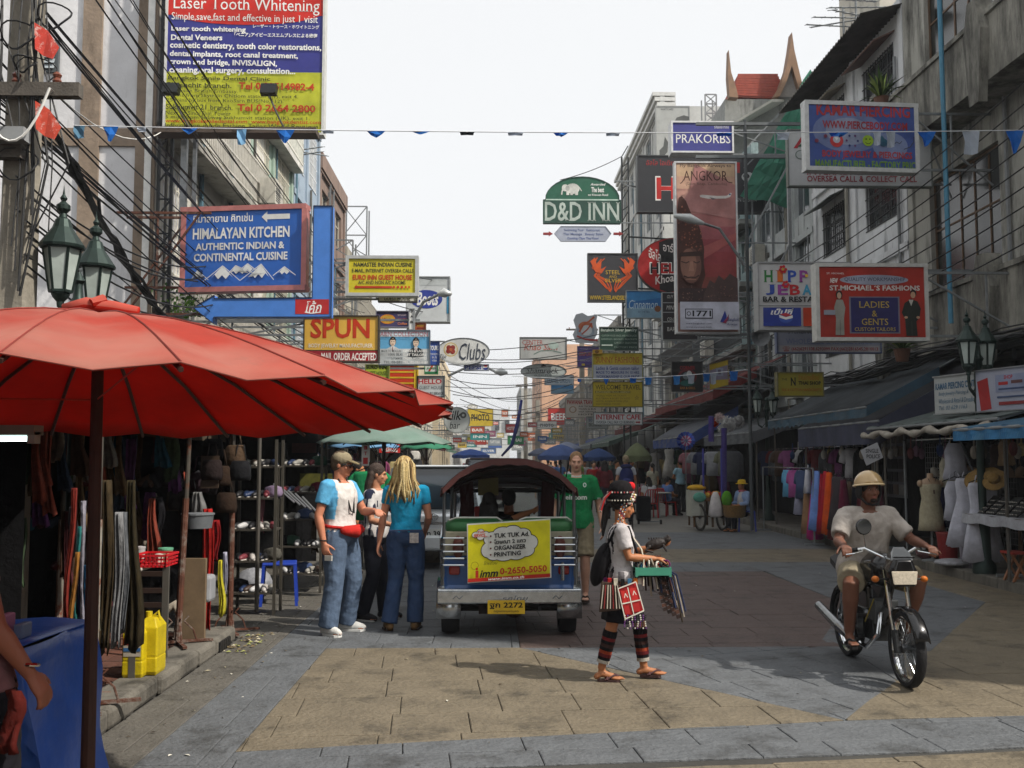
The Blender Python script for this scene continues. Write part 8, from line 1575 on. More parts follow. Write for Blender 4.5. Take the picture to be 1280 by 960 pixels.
# kerbside colour rack (px 980-1050)
rack('kerbside chrome rack of bright skirts in front of the dark awning',6.5,20.2,6.62,24.4,1.55,0)
for i,(px,zt,kd,col,nm) in enumerate(((984,1.5,'shirt','#5f9cc0','light blue shirt'),(990,1.5,'shirt','#a0508c','purple-pink blouse'),(997,1.5,'trousers','#a9a9c0','white-lilac trousers'),(1003,1.5,'shirt','#3f4c6c','slate blue top'),(1009,1.4,'skirt','#8c6c50','tan skirt'),(1013,1.52,'top','#b4b4bc','white camisole'),(1014,1.3,'skirt','#b82c7c','long magenta skirt reaching the kerb'),(1020,1.5,'skirt','#6f8fd0','sky blue long skirt'),(1025,1.45,'skirt','#94182c','crimson long skirt'),(1031,1.5,'skirt','#a0182c','dark red long skirt'),(1036,1.48,'skirt','#c8501c','orange long skirt'),(1041,1.4,'skirt','#5c2a2c','maroon skirt'),(1048,1.4,'dress','#3a3438','charcoal dress'),(1056,1.35,'skirt','#5c1c34','wine red skirt'))):
 d = (px-615)/FPX; y = 6.55/d; garment(kd,col,6.55+random.uniform(-.05,.08),y,zt,random.uniform(60,120),'%s hanging on the kerbside rack' % nm,'clothes on the kerbside rack',.95)
rack('inner rail of dark jackets under the fringed awning',7.3,19.0,7.3,26.5,2.0)
for i in range(16):
 y = 19.3+i*.45; nm,kd,col = [('black jacket','jacket','#17171a'),('white tee','shirt','#a9a9ac'),('black tee','shirt','#141416'),('mauve shirt','shirt','#7c4470'),('brown shirt','shirt','#4a3a30'),('grey jacket','jacket','#4a4c50'),('dark red shirt','shirt','#5c1c20'),('navy shirt','shirt','#222a44')][i % 8]
 garment(kd,col,7.3+random.uniform(-.1,.1),y,1.95,random.uniform(-30,30),'%s on the inner rail, place %s from the viewer' % (nm,['first','second','third','fourth','fifth','sixth','seventh','eighth','ninth','tenth','eleventh','twelfth','thirteenth','fourteenth','fifteenth','sixteenth'][i]),'clothes on the inner rail',1.0)
rack('low rail of patterned trousers right of the bright skirts',7.0,17.9,7.0,19.8,1.35)
for i in range(6): garment('trousers',['#4a2430','#5c3c34','#3a2a44','#6c2430','#2c2c34','#5a4a3c'][i],7.0,18.0+i*.3,1.3,80,'%s patterned trousers on the low rail' % ['maroon','brown','violet','red','charcoal','olive'][i],'trousers on the low rail',.9)
for i,(px,Y,nm,col,kd) in enumerate(((893,27.5,'white long-sleeved shirt','#8e9096','shirt'),(908,27,'olive grey tee','#6c6e5c','shirt'),(900,27.6,'black vest','#17171a','top'),(916,26.5,'pale grey jacket','#5c5e62','jacket'),(872,30,'white tee','#85878c','shirt'),(861,32,'pinkish blouse','#8c5c64','shirt'),(880,29,'navy tee','#262c4c','shirt'))): garment(kd,col,P(px,575,Y).x,Y,1.95,random.uniform(-20,20),'%s hanging behind the food cart' % nm,'clothes behind the food cart',1.05)
# ---- white dress stall
rack('stall rail for the white dresses',7.05,13.6,7.05,17.0,2.05)
for (px,zt,kd,nm,s_,dx) in ((1198,1.98,'top','white lace camisole high on the dress stall rail',1.1,.2),(1212,1.45,'dress','white broderie dress hanging in the middle of the dress stall',.95,0),(1228,1.4,'dress','longer white dress with cut-out dots, right of the broderie dress',1.05,-.05),(1196,1.4,'top','short white ruffled top left of the white dresses',1.15,.05),(1240,1.45,'skirt','narrow white skirt at the right of the dresses',.85,.1),(1188,1.75,'top','cream knitted camisole above the mannequin',.9,.35),(1262,2.0,'top','beige bikini set near the stall roof',.7,.3),(1252,1.95,'top','dark brown top near the stall roof',.8,.4),(1180,1.35,'dress','navy blue dress between mannequin and white tops',.7,.4)):
 d = (px-615)/FPX; X = 7.0+dx; y = X/d; garment(kd,{'c': '#b9b4a0','d': '#2c2c44' if 'navy' in nm else '#3a2c28','b': '#9c8468'}.get(nm[0],'#b9bac4') if nm[0] in 'cdb' and kd == 'top' else ('#2a2c4c' if 'navy' in nm else '#babbc6'),X,y,zt,random.uniform(-15,15),nm,None,s_)
def mannequin(label,px,X,col,zb):
 Y = X/((px-615)/FPX); rt = thing('mannequin',label,'mannequin',(0,0,0)); sm = mt('#a58a70',.4); m = MB()
 m.rings([[(rx*math.cos(t),ry*math.sin(t),z) for t in [k*math.pi/9 for k in range(18)]] for z,rx,ry in ((.0,.15,.1),(.1,.165,.11),(.28,.125,.09),(.42,.15,.115),(.52,.17,.1),(.58,.12,.07),(.61,.05,.05),(.68,.045,.045))],sm)
 for q in (-1,1): m.ell((q*.165,0,.52),(.045,0,0),(0,.05,0),(0,0,.055),sm)
 m.build('torso',None,rt,smooth=True); m = MB()
 m.rings([[(rx*math.cos(t)*(1+.04*math.sin(k*2.3)),ry*math.sin(t),z) for k,t in enumerate([k*math.pi/12 for k in range(24)])] for z,rx,ry in ((-.22,.21,.15),(-.1,.19,.14),(.1,.178,.125),(.28,.14,.105),(.42,.162,.128),(.5,.165,.11),(.535,.12,.09))],cloth(col,.2,20,.6,50)); m.build('dress',None,rt,smooth=True)
 m = MB(); m.tube([(-.06,-.06,.6),(0,-.125,.42),(.06,-.06,.6)],.005,5,BLACK); m.tube([(0,-.125,.42),(0,-.13,.36)],.012,6,mt('#4a2c1c',.5)); m.build('necklace',None,rt)
 m = MB(); m.tube([(0,0,-zb),(0,0,.02)],.02,8,GREYM); m.lathe((0,0,-zb),[(.16,0),(.16,.02),(.03,.04)],16,GREYM); m.build('stand',None,rt); rt.location = (X,Y,.13+zb)
mannequin('mannequin torso in cream crochet mini dress and necklace at the kerb',1165,6.95,'#a9a188',.7)
mannequin('second mannequin torso in white ruffles behind the dresses',1208,7.6,'#a8a8ae',.9)
def bra(label,px,py,X,col):
 Y = X/((px-615)/FPX); c = P(px,py,Y); m = MB(); cm = cloth(col); rt = thing('bikini_top',label,'bikini',c)
 for q in (-1,1): mm = MB(); mm.ell(c+V((q*.075,0,0)),(.07,0,0),(0,.04,0),(q*.02,0,.085),cm,12,8); mm.build('cup',None,rt,smooth=True)
 for q in (-1,1): m.tube([c+V((q*.09,0,.07)),c+V((q*.07,0,.25))],.005,4,cm)
 m.bar(c+V((-.16,0,-.07)),c+V((.16,0,-.07)),.012,.02,cm); m.build('strap',None,rt)
bra('white lace bikini top pinned to the wire grid',1174,590,7.4,'#b4b0a6'); bra('cream bikini top left of the lace camisole',1186,588,7.5,'#a89e8c'); bra('beige bikini top at the far right of the stall',1250,588,7.4,'#7d6a54'); bra('brown bikini top beside the far right beige one',1268,590,7.3,'#6c5644')
def grid(label,px0,px1,X,z0,z1,col='#85878a',cell=.09):
 ya,yb = X/((px1-615)/FPX),X/((px0-615)/FPX); rt = thing('wire_grid',label,'grid panel',(X,(ya+yb)/2,z0)); m = MB(); g_ = mt(col,.5,.4); n = int((yb-ya)/cell)
 for k in range(n+1): m.bar((X,ya+k*cell,z0),(X,ya+k*cell,z1),.008,.008,g_)
 for k in range(int((z1-z0)/cell)+1): m.bar((X,ya,z0+k*cell),(X,yb,z0+k*cell),.008,.008,g_)
 m.build('wires',None,rt)
grid('chrome wire grid behind the bikini tops',1160,1196,7.6,.5,2.0); grid('wire grid of trinkets right of the white dresses',1240,1275,7.6,.4,2.0,'#3c3c3e')
rt = thing('photo_board','board of small framed photographs left of the mannequin','display board',(7.8,18,.8)); m = MB(); Y0 = 7.8/((1134-615)/FPX); Y1 = 7.8/((1104-615)/FPX); m.box((7.8,Y0,1.0),(7.83,Y1,2.3),mt('#77777a',.6)); m.build('board',None,rt)
for i in range(4):
 for j in range(5): m = MB(); y = Y0+.08+(Y1-Y0-.1)*i/4; z = 1.06+.245*j; m.box((7.785,y,z),(7.799,y+(Y1-Y0)/4-.07,z+.19),mt(random.choice(['#2c2a2c','#5c5456','#8c8a88','#3a3234','#6a5a50']),.4)); m.build('photograph',None,rt)
def pile(name,label,cat,c,items):
 rt = thing(name,label,cat,c);
 for nm,mbf,mat_,sm in items: m = MB(); mbf(m); m.build(nm,mat_,rt,smooth=sm)
tY = 7.0/((1262-615)/FPX)
rt = thing('stall_table','trestle table with white cloth at the far right of the stalls','table',(7.3,tY,.13)); m = MB(); m.box((6.75,tY-.9,.92),(7.6,tY+.75,.96),WOOD); m.build('table_top',None,rt)
for x in (6.85,7.5):
 for y in (tY-.8,tY+.65): m = MB(); m.bar((x,y,.13),(x,y,.92),.04,.04,WOOD); m.build('leg',None,rt)
m = MB(); m.sheet([[V((6.735-.01*k,tY-.92+1.69*j/16,.965-.13*k-.012*math.sin(j))) for j in range(17)] for k in range(2)]+[],cloth('#a5a6ac')); m.sheet([[V((6.735+.87*k,tY-.92+1.69*j/16,.966)) for j in range(17)] for k in range(2)],cloth('#a5a6ac')); m.sheet([[V((6.735+.87*k/8,tY-.925,.966-.15*i-.01*math.sin(k))) for k in range(9)] for i in range(2)],cloth('#a5a6ac')); tag(m.build('tablecloth',None,None,solid=.006),'white cloth spread over the far right trestle table','tablecloth')
for k in range(4):
 m = MB(); y = tY-.5+.3*k; m.prism([(6.85,y,.975),(6.85,y+.24,.975),(7.12,y+.24,1.22),(7.12,y,1.22)],(.015,0,-.015),BLACK)
 for a in range(4):
  for b_ in range(5): m.ball((6.87+.055*a,y+.03+.045*b_,1.0+.05*a),.011,mt('#a8a49a',.2,.8),6,4)
 tag(m.build('jewellery_tray',None,None),'black tray of silver rings on the right table, %s from the left' % ['fourth','third','second','first'][k],'tray','jewellery trays')
rt = thing('folding_stool','small red and wooden folding stool under the right table','stool',(6.9,tY-.3,.13));
for q in (-1,1): m = MB(); m.bar((6.8,tY-.35+q*.12,.13),(7.0,tY-.3+q*.12,.5),.03,.03,mt('#8a5a3a',.6)); m.bar((7.0,tY-.35+q*.12,.13),(6.8,tY-.3+q*.12,.5),.03,.03,mt('#8a5a3a',.6)); m.build('leg',None,rt)
m = MB(); m.box((6.78,tY-.5,.49),(7.02,tY-.18,.52),mt('#8a2a20',.6)); m.build('seat',None,rt)
# shoes and bags on the kerb
m = MB(); m.ell((6.98,16.0,.25),(.2,0,0),(0,.2,0),(0,0,.13),mt('#5a3a3c',.7,0,.4,20,.5)); tag(m.build('sandal_pile',None,None),'heap of maroon sandals on the kerb below the dresses','sandals',kind='stuff')
m = MB(); m.ell((6.85,14.9,.2),(.26,0,0),(0,.25,0),(0,0,.06),mt('#9a9aa0',.5,0,.3,20,.5)); tag(m.build('plastic_sheet',None,None),'crumpled white plastic on the pavement by the table','plastic')
for (px,c,z,l) in ((1213,'#85808c',.55,'lilac grey plastic bin under the white dresses'),(1185,'#7c1c1c',.45,'red stool frame beside the mannequin')):
 X = 7.1; Y = X/((px-615)/FPX); m = MB(); m.lathe((X,Y,.13),[(.13,0),(.17,z),(.18,z),(.17,z+.02)],14,mt(c,.5)); tag(m.build('plastic_bin' if 'bin' in l else 'stool',None,None),l,'bin' if 'bin' in l else 'stool')
for k in range(5):
 X = 7.15; px = 1232+k*6; Y = X/((px-615)/FPX); z = P(px,600-3*(k % 2),Y).z; m = MB(); m.lathe((X-.1,Y,z),[(.17,0),(.16,.01),(.08,.02),(.075,.09),(.04,.11),(.002,.115)],18,cloth('#8a6f42',.3,30),ax=V((-.6,-.6,.5)).normalized()); tag(m.build('straw_hat',None,None),'straw hat on the stall grid, %s from the left' % ['first','second','third','fourth','fifth'][k],'hat','straw hats on the stall')
rt = thing('umbrella_strut','dark slanting pole across the dress stall','pole',(6.6,15,.1)); m = MB(); m.tube([P(1196,540,15.0),P(1238,640,14.3)],.02,7,DARKM); m.build('pole',None,rt)
# fluffy pompoms, purple poles and the pinwheel
for (px,py,r,Y,c,l) in ((909,530,11,25.0,'#b4b4b4','large white feathery pompom above the food cart'),(899,522,7,25.3,'#b9a4a4','white and red pompom left of the large white one'),(922,527,9,25.6,'#9a9a9a','greyish pompom right of the large white one'),(893,528,6,25.4,'#b8381c','orange-red pompom at the left of the pompoms'),(902,536,6,25.0,'#c4c4c4','small white pompom under the others')):
 c0 = P(px,py,Y); s = r*Y/FPX; rt = thing('pompom',l,'pompom',c0); m = MB(); m.ball(c0,s*.7,cloth(c,.3,20),12,8)
 for k in range(150): d = V((random.gauss(0,1),random.gauss(0,1),random.gauss(0,1))).normalized(); u = d.orthogonal().normalized()*s*.16; w = d.cross(u).normalized()*s*.16; q = c0+d*s*.62; m.add([q-u,q+w,q+u+d*s*.35,q-w+d*s*.4],[(0,1,2,3)],cloth(c,.3,20))
 tag(m.build('fluff',None,rt),kind='stuff')
for px,y0,y1 in ((889,520,552),(905,535,620)): a,b_ = P(px,y0,24.6),P(px,y1,24.6); m = MB(); m.tube([a,b_],.07,8,cloth('#4a3f7c')); tag(m.build('wrapped_pole',None,None),'purple cloth-wrapped pole %s the large pompom' % ('left of' if px < 900 else 'below'),'pole')
c0 = P(857,551,29); rt = thing('pinwheel','blue and pink foil pinwheel on a thin stick','pinwheel',c0)
for k in range(16):
 a = k*math.pi/8; s = 12*29/FPX; m = MB(); d = V((math.cos(a),-.15,math.sin(a))); e = V((math.cos(a+.35),0,math.sin(a+.35))); m.add([c0+d*s*.25,c0+d*s,c0+e*s*.9],[(0,1,2)],mt('#2c3f9c' if k % 2 else '#3a5ab8',.3,.3)); m.add([c0+V((0,-.06,0))+d*s*.15,c0+V((0,-.06,0))+d*s*.6,c0+V((0,-.06,0))+e*s*.5],[(0,1,2)],mt('#b8406c' if k % 2 else '#c4b4c4',.3,.2)); m.build('blade',None,rt,solid=.004)
m = MB(); m.tube([c0,(c0.x,c0.y,.2)],.015,6,GREYM); m.build('stick',None,rt)
garl = 0
# ================================================================ left stalls
T1 = awning('dark brown tarpaulin roof over the left stalls under the red umbrella',-5.9,2.55,-2.55,2.2,5.4,10.2,'#2a231e',.18,posts=False,tr=.04)
T2 = awning('beige canvas strip hanging under the stall roof',-5.6,2.3,-3.0,2.32,9.0,11.2,'#4c4236',.4,posts=False,tr=.1)
T3 = awning('dark roof over the shoe shelves at the left',-5.9,2.75,-2.35,2.35,10.6,17.2,'#2c2a28',.2,posts=True,tr=.05)
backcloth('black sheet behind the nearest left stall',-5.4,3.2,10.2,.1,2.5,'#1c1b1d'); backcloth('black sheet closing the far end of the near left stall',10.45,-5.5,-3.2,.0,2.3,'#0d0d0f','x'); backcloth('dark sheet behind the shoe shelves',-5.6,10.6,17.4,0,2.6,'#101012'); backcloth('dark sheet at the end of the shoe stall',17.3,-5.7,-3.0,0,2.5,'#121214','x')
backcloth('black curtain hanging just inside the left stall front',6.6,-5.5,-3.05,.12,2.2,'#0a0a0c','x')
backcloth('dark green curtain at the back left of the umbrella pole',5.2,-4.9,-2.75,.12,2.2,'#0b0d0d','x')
rt = thing('tube_lamp','lit fluorescent tube lamp in a metal batten at the left edge','lamp',P(20,545,4.6)); a,b_ = P(-40,545,4.7),P(47,545,4.7)
m = MB(); m.box((a.x,4.66,a.z+.005),(b_.x,4.76,a.z+.05),mt('#7a7a72',.5)); m.build('batten',None,rt); m = MB(); m.tube([(a.x,4.69,a.z-.012),(b_.x-.03,4.69,a.z-.012)],.013,10,mt('#cfeee6',.4,emit=5.)); m.build('tube',None,rt); m = MB(); m.box((b_.x-.035,4.67,a.z-.035),(b_.x,4.73,a.z+.02),mt('#9a9a94',.5)); m.build('end_cap',None,rt)
# blue tarp table at lower left
c = G(75,960,0); rt = thing('covered_table','table under a bright blue plastic tarpaulin at the left edge','table',(-2.35,4.55,.1)); m = MB(); m.box((-3.1,4.3,.86),(-2.02,5.1,.9),WOOD); m.build('table_top',None,rt)
for x in (-3.0,-2.12): m = MB(); m.bar((x,4.4,.1),(x,4.4,.86),.04,.04,WOOD); m.build('leg',None,rt)
rw = []
for i in range(9):
 z = .925-.1*i; rw.append([V((-3.12+1.13*k/14*(1+.02*i)+(.012*i if k == 14 else 0),4.28-.012*i-.06*math.sin(k*1.25+i*.35)*(i/6),z-.02*math.sin(k)*(i > 0))) for k in range(15)]+[V((-1.985+.012*i+.02*math.sin(i+k),4.32+.8*k/6,z-.03*(k > 3)*(i > 0))) for k in range(7)])
m = MB(); m.sheet(rw,mt('#2458b8',.4,0,.2,4,.4,9)); m.sheet([[V((-3.12+1.13*k/14,4.28+.85*j/3,.926+.008*math.sin(k+j))) for k in range(15)] for j in range(4)],mt('#2458b8',.4,0,.2,4,.4,9)); o = m.build('tarpaulin',None,None,smooth=True,solid=.004); tag(o,'bright blue plastic tarpaulin draped over the left table','tarpaulin')
for k in range(7):
 x = -2.55+.075*k; m = MB(); m.box((x,4.5,.935),(x+.04,4.6,1.0+.02*(k % 3)),mt(['#4f8a4a','#8a3a6c','#b4b0b8','#3f5a8c','#7c8a5c','#a9688c','#6c7c98'][k],.4)); tag(m.build('packet',None,None,bevel=.008),'%s packet standing on the blue tarpaulin' % ['green','purple','white','blue','olive','pink','slate'][k],'packet','packets on the blue tarpaulin')
# hanging scarves beside the umbrella pole
def hang(label,px,py0,py1,Y,w,col,name='scarf',cat='scarf',group=None,dx=0,fold=1.):
 a = P(px,py0,Y); b_ = P(px+dx,py1,Y); n = 7; m = MB(); ww = w*Y/FPX
 ph = px*1.7; m.sheet([[V((a.x+(b_.x-a.x)*t+ww*(k/n-.5)*(.65+.4*t+.2*math.sin(t*4+ph))+.02*math.sin(t*5+ph)*t,Y+.035*fold*math.sin(k*2.1+t*2+ph),a.z+(b_.z-a.z)*(t+.03*math.sin(k+ph)*t))) for k in range(n+1)] for t in [i/12 for i in range(13)]],cloth(col,.5,16,.4)); return tag(m.build(name,None,None,smooth=True,solid=.006),label,cat,group)
for k,(px,w,c_,n_) in enumerate(((93,6,'#6c241c','rust red'),(97,4,'#7c5424','ochre'),(101,4,'#24605f','teal'),(105,4,'#7c7a84','pale lilac'),(109,5,'#1c4a6c','turquoise blue'),(114,5,'#641c28','cherry red'),(119,5,'#24403c','dark green'),(123,4,'#7c7866','sand'),(98,3,'#2a2a54','indigo'))): hang('%s scarf in the row hanging left of the umbrella pole' % n_,px,610+16*((k*5) % 7),770+14*((k*3) % 5),6.55+.03*k,w*.85,c_,group='scarves in the left stall',dx=-8 if k < 3 else 0)
hang('long grey-white scarf hanging in the left stall',148,640,806,7.1,12,'#77787a'); hang('grey striped scarf behind the white one',155,640,790,7.2,8,'#55585c'); hang('heavy dark olive curtain beside the yellow cans',165,600,812,7.25,17,'#2a2416','curtain','curtain'); hang('brown patterned curtain right of the umbrella pole',133,600,815,6.9,14,'#3a3020','curtain','curtain')
hang('bright red cloth hanging by the leaning tent pole',259,636,790,9.6,15,'#9c1c18','garment','garment'); hang('second red cloth beside the bright one',270,650,700,9.7,10,'#7c1416','garment','garment'); hang('narrow yellow scarf right of the red cloths',276,700,770,9.75,6,'#a8a02c'); hang('pale flower printed scarf beside the yellow one',281,690,760,9.8,5,'#8c8c9c'); hang('white rag tied to the dark tent pole',247,615,650,9.65,16,'#6c6c6c','rag','rag')
hang('pink cloth hanging among the shoe shelves',326,620,665,11.5,11,'#8c5a64','garment','garment'); hang('tan jacket hanging at the right end of the shelves',393,645,690,13.5,9,'#5c5040','garment','garment')
# snack table
rt = thing('snack_table','low metal table with a white top on the left kerb','table',(-2.95,7.75,.12)); c1,c2 = P(166,700,7.6),P(222,690,8.3); m = MB(); m.box((c1.x,7.5,.9),(c2.x-.02,8.3,.925),mt('#a8a49c',.6,0,.25,8)); m.build('table_top',None,rt,bevel=.01)
for x,y in ((c1.x+.03,7.53),(c2.x-.06,7.53),(c1.x+.03,8.25),(c2.x-.06,8.25)): m = MB(); m.bar((x,y,.12),(x,y,.9),.025,.025,mt('#6b6862',.5,.5)); m.build('leg',None,rt)
m = MB(); m.bar((c1.x+.03,7.53,.28),(c2.x-.06,7.53,.28),.018,.018,GREYM); m.build('stretcher',None,rt)
def basket(c,w,d,h,col,label):
 rt = thing('plastic_basket',label,'basket',c); m = MB(); cm = mt(col,.4); m.box(c,c+V((w,d,.012)),cm)
 for k in range(3): z = .03+.028*k; [m.bar(c+V(a)+V((0,0,z)),c+V(b)+V((0,0,z)),.008,.013,cm) for a,b in (((0,0,0),(w,0,0)),((w,0,0),(w,d,0)),((w,d,0),(0,d,0)),((0,d,0),(0,0,0)))]
 for k in range(9): x = w*k/8; m.bar(c+V((x,0,0)),c+V((x,0,h)),.008,.008,cm); m.bar(c+V((x,d,0)),c+V((x,d,h)),.008,.008,cm)
 for k in range(5): y = d*k/4; m.bar(c+V((w,y,0)),c+V((w,y,h)),.008,.008,cm)
 for a,b in (((0,0,h),(w,0,h)),((w,0,h),(w,d,h)),((w,d,h),(0,d,h)),((0,d,h),(0,0,h))): m.bar(c+V(a),c+V(b),.018,.014,cm)
 m.build('basket',None,rt)
basket(V((c1.x+.02,7.54,.926)),.24,.3,.085,'#b81c24','red slotted plastic basket on the snack table')
def cyl(label,px,py,Y,r,h,col,name,cat,z=None,top=None):
 c = P(px,py,Y); zb = z if z is not None else c.z; rt = thing(name,label,cat,(c.x,Y,zb)); m = MB(); m.lathe((c.x,Y,zb),[(r*.9,0),(r,h)],18,mt(col,.4,0,.2,9)); m.build('body',None,rt,smooth=2)
 m = MB(); m.lathe((c.x,Y,zb+h),[(r*1.06,0),(r*1.06,.015),(.01,.02)],18,mt(top or col,.4)); m.build('lid',None,rt)
cyl('clear food tub with a green lid on the snack table',207,690,8.0,.055,.09,'#8c8a70','food_tub','tub',.926,'#5f9a7c'); cyl('small white cup in front of the green lidded tub',199,690,7.8,.03,.06,'#b4b0a4','cup','cup',.926); cyl('steel pot on the shelf behind the leaning pole',247,660,9.2,.14,.12,'#5c6064','steel_pot','pot',None,'#6c7074'); cyl('white paper cup at the back of the snack table',175,690,8.0,.04,.1,'#a4a0a0','cup','cup',.926)
m = MB(); q = P(253,735,9.3); m.box((q.x-.09,9.2,q.z-.12),(q.x+.1,9.4,q.z+.12),mt('#8a8c90',.5)); tag(m.build('plastic_container',None,None,bevel=.03),'dented white plastic container hanging under the steel pot','container')
# yellow oil cans
for k,(px,Y,w,d,h,l) in enumerate(((171,7.62,.15,.2,.38,'front yellow plastic can with a printed label by the kerb'),(190,7.72,.14,.22,.42,'taller yellow plastic can leaning behind the first'))):
 q = P(px,820,Y); rt = thing('plastic_can',l,'can',(q.x,Y,.12)); ym = mt('#b8a312',.45,0,.25,9,.15); m = MB()
 pr = [(-w/2,-d/2),(w/2,-d/2),(w/2,d/2),(-w/2,d/2)]
 m.rings([[(q.x+x*s_,Y+y*s_,.122+z) for x,y in pr] for z,s_ in ((0,.9),(.03,1),(h*.3,1),(h*.32,.96),(h*.36,1),(h*.84,1),(h*.95,.7),(h,.55))],ym); m.build('body',None,rt,bevel=.018)
 m = MB(); m.tube([(q.x-.03,Y,.12+h),(q.x-.03,Y,.16+h)],.025,12,ym); m.tube([(q.x+.0,Y,.12+h),(q.x+.04,Y,.16+h),(q.x+.05,Y,.1+h)],.012,8,ym); m.build('handle',None,rt)
 def pt(x,y,d_=0.,q=q,Y=Y,d=d,w=w): return V((q.x-w*.42+x*w*.84/100,Y-d/2-.003-d_,.12+.3-y/400))
 if k == 0: m = MB(); art(m,pt,[('r',0,0,100,55,'#b9b0a0'),('r',0,0,100,22,'#a3382c'),('e',50,12,16,14,'#c9c4b4'),('r',0,30,100,40,'#3a6a9c'),('e',50,-25,14,14,'#4a5c8c')],.001); m.build('printed_label',None,rt,fix=False)
m = MB(); m.ell((-2.95,7.35,.19),(.14,0,0),(0,.16,0),(0,0,.07),cloth('#6c665a')); tag(m.build('sack',None,None,smooth=True),'small grey sack lying on the red tiles before the yellow cans','sack')
m = MB(); q = G(312,748); m.ell((q.x,q.y+.2,.16),(.24,0,0),(0,.2,0),(0,0,.2),mt('#8a8c92',.45,0,.3,12,.8,14)); tag(m.build('plastic_bag',None,None,smooth=True),'stuffed white plastic bag on the ground by the shoe shelves','bag')
m = MB(); q = P(236,812,8.9); m.box((q.x-.12,9.0,.12),(q.x+.1,9.05,.85),mt('#6c5a44',.9,0,.3,8)); tag(m.build('cardboard',None,None),'strip of brown cardboard leaning behind the leaning pole','cardboard')
chair('blue plastic stool beside the white bag under the shelves',352,12.2,'#1c3a9c',10,False,'stool',.5)
rt = thing('wooden_stool','dark wooden chair behind the yellow cans','stool',P(185,760,8.4)); c = P(187,750,8.6)
for dx in (-.12,.12): m = MB(); m.bar((c.x+dx,8.6,.12),(c.x+dx*1.1,8.65,.95),.035,.035,mt('#2c1c14',.7)); m.build('leg',None,rt)
for z in (.5,.62,.76,.9): m = MB(); m.bar((c.x-.13,8.62,z),(c.x+.13,8.62,z),.03,.04,mt('#2c1c14',.7)); m.build('rung',None,rt)
# shelves with shoes and bags
_SH = {}
def shoe_mesh(col):
 if col not in _SH: m = MB(); cm = mt(col,.5,0,.2,20); m.limb([(0,.08,.04),(0,0,.045),(0,-.11,.025)],[.035,.038,.032],8,cm); m.box((-.035,-.13,0),(.035,.115,.012),mt('#b4b0a8' if col != '#b4b4b4' else '#2c2c2c',.7)); _SH[col] = m.mesh('shoe',None,True)
 return _SH[col]
def shelves(label,x0,x1,y,zs,d=.35,n=7):
 rt = thing('display_shelf',label,'shelf',((x0+x1)/2,y,0))
 for x in (x0,x1):
  for yy in (y,y+d): m = MB(); m.bar((x,yy,0),(x,yy,zs[-1]+.3),.03,.03,mt('#4a463e',.6,.3)); m.build('upright',None,rt)
 for z in zs: m = MB(); m.box((x0,y,z-.02),(x1,y+d,z),mt('#3a352e',.8)); m.build('shelf_board',None,rt)
 return rt
wn = ['lowest','second','third','fourth','top']
for si,(pa,pb,y,nm) in enumerate(((290,345,11.3,'left'),(348,402,13.2,'right'),(404,450,16.0,'far'))):
 x0,x1 = P(pa,600,y).x,P(pb,600,y).x; zs = [.25,.6,.95,1.3,1.65]; shelves('%s rack of shelves crowded with shoes and bags' % nm,x0,x1,y,zs)
 for zi,z in enumerate(zs):
  n = 6
  for k in range(n):
   x = x0+.06+(x1-x0-.12)*k/(n-1); r_ = random.random()
   if r_ < .85: o = link('shoe',shoe_mesh(random.choice(['#17171a','#17171a','#b4b4b4','#3a2c24','#6c2c34','#8c8a84','#1c2c4c','#a9a4a0'])),None); o.location = (x,y+.14,z); o.rotation_euler = (0,0,random.uniform(-.5,.5)); tag(o,'shoe, place %s from the left, on the %s board of the %s shoe rack' % (['one','two','three','four','five','six'][k],wn[zi],nm),'shoe','shoes on the %s rack' % nm)
   else: m = MB(); c = random.choice(['#3a4a6c','#6c2c3a','#17171a','#4c4a44','#7c6c84','#2c4a3c']); m.rings([[(x+w_*math.cos(t)*(1+.15*math.sin(3*t+k)),y+.18+.07*math.sin(t),z+zz) for t in [j*.5236 for j in range(12)]] for w_,zz in ((.1,.0),(.11,.05),(.09,.11),(.03,.13))],cloth(c)); tag(m.build('folded_bag',None,None,smooth=True),'small cloth bag on the %s board of the %s shoe rack' % (wn[zi],nm),'bag','bags on the %s rack' % nm)
for k in range(12):
 x = P(205+k*8,600,9.9).x; m = MB(); y = 9.9+random.uniform(0,.5); c = random.choice(['#2c2018','#17171a','#3c3024','#4a3a2c','#241c1c','#3c2c34']); zh = random.uniform(1.1,1.75); m.rings([[(x+w_*a_,y+d_*b_,zh+zz) for a_,b_ in ((-1,-1),(1,-1),(1.05,0),(1,1),(-1,1),(-1.05,0))] for w_,d_,zz in ((.09,.035,0),(.1,.045,.05),(.085,.03,.18),(.07,.015,.2))],cloth(c)); m.tube([(x-.06,y,zh+.19),(x-.03,y,zh+.36),(x+.03,y,zh+.36),(x+.06,y,zh+.19)],.007,5,cloth(c)); tag(m.build('handbag',None,None,smooth=True),'dark handbag hung in the shadow behind the leaning pole, %s from the left' % ['first','second','third','fourth','fifth','sixth','seventh','eighth','ninth','tenth','eleventh','twelfth'][k],'handbag','dark handbags in the left stall')
for k in range(5): m = MB(); m.tube([P(342+9*k,605+4*k,12.9),P(368+7*k,628+3*k,12.7)],.012,5,mt('#8a8c90',.3,.3)); tag(m.build('belt',None,None),'pale belt slanting over the shoe shelves','belt','belts over the shoe shelves')
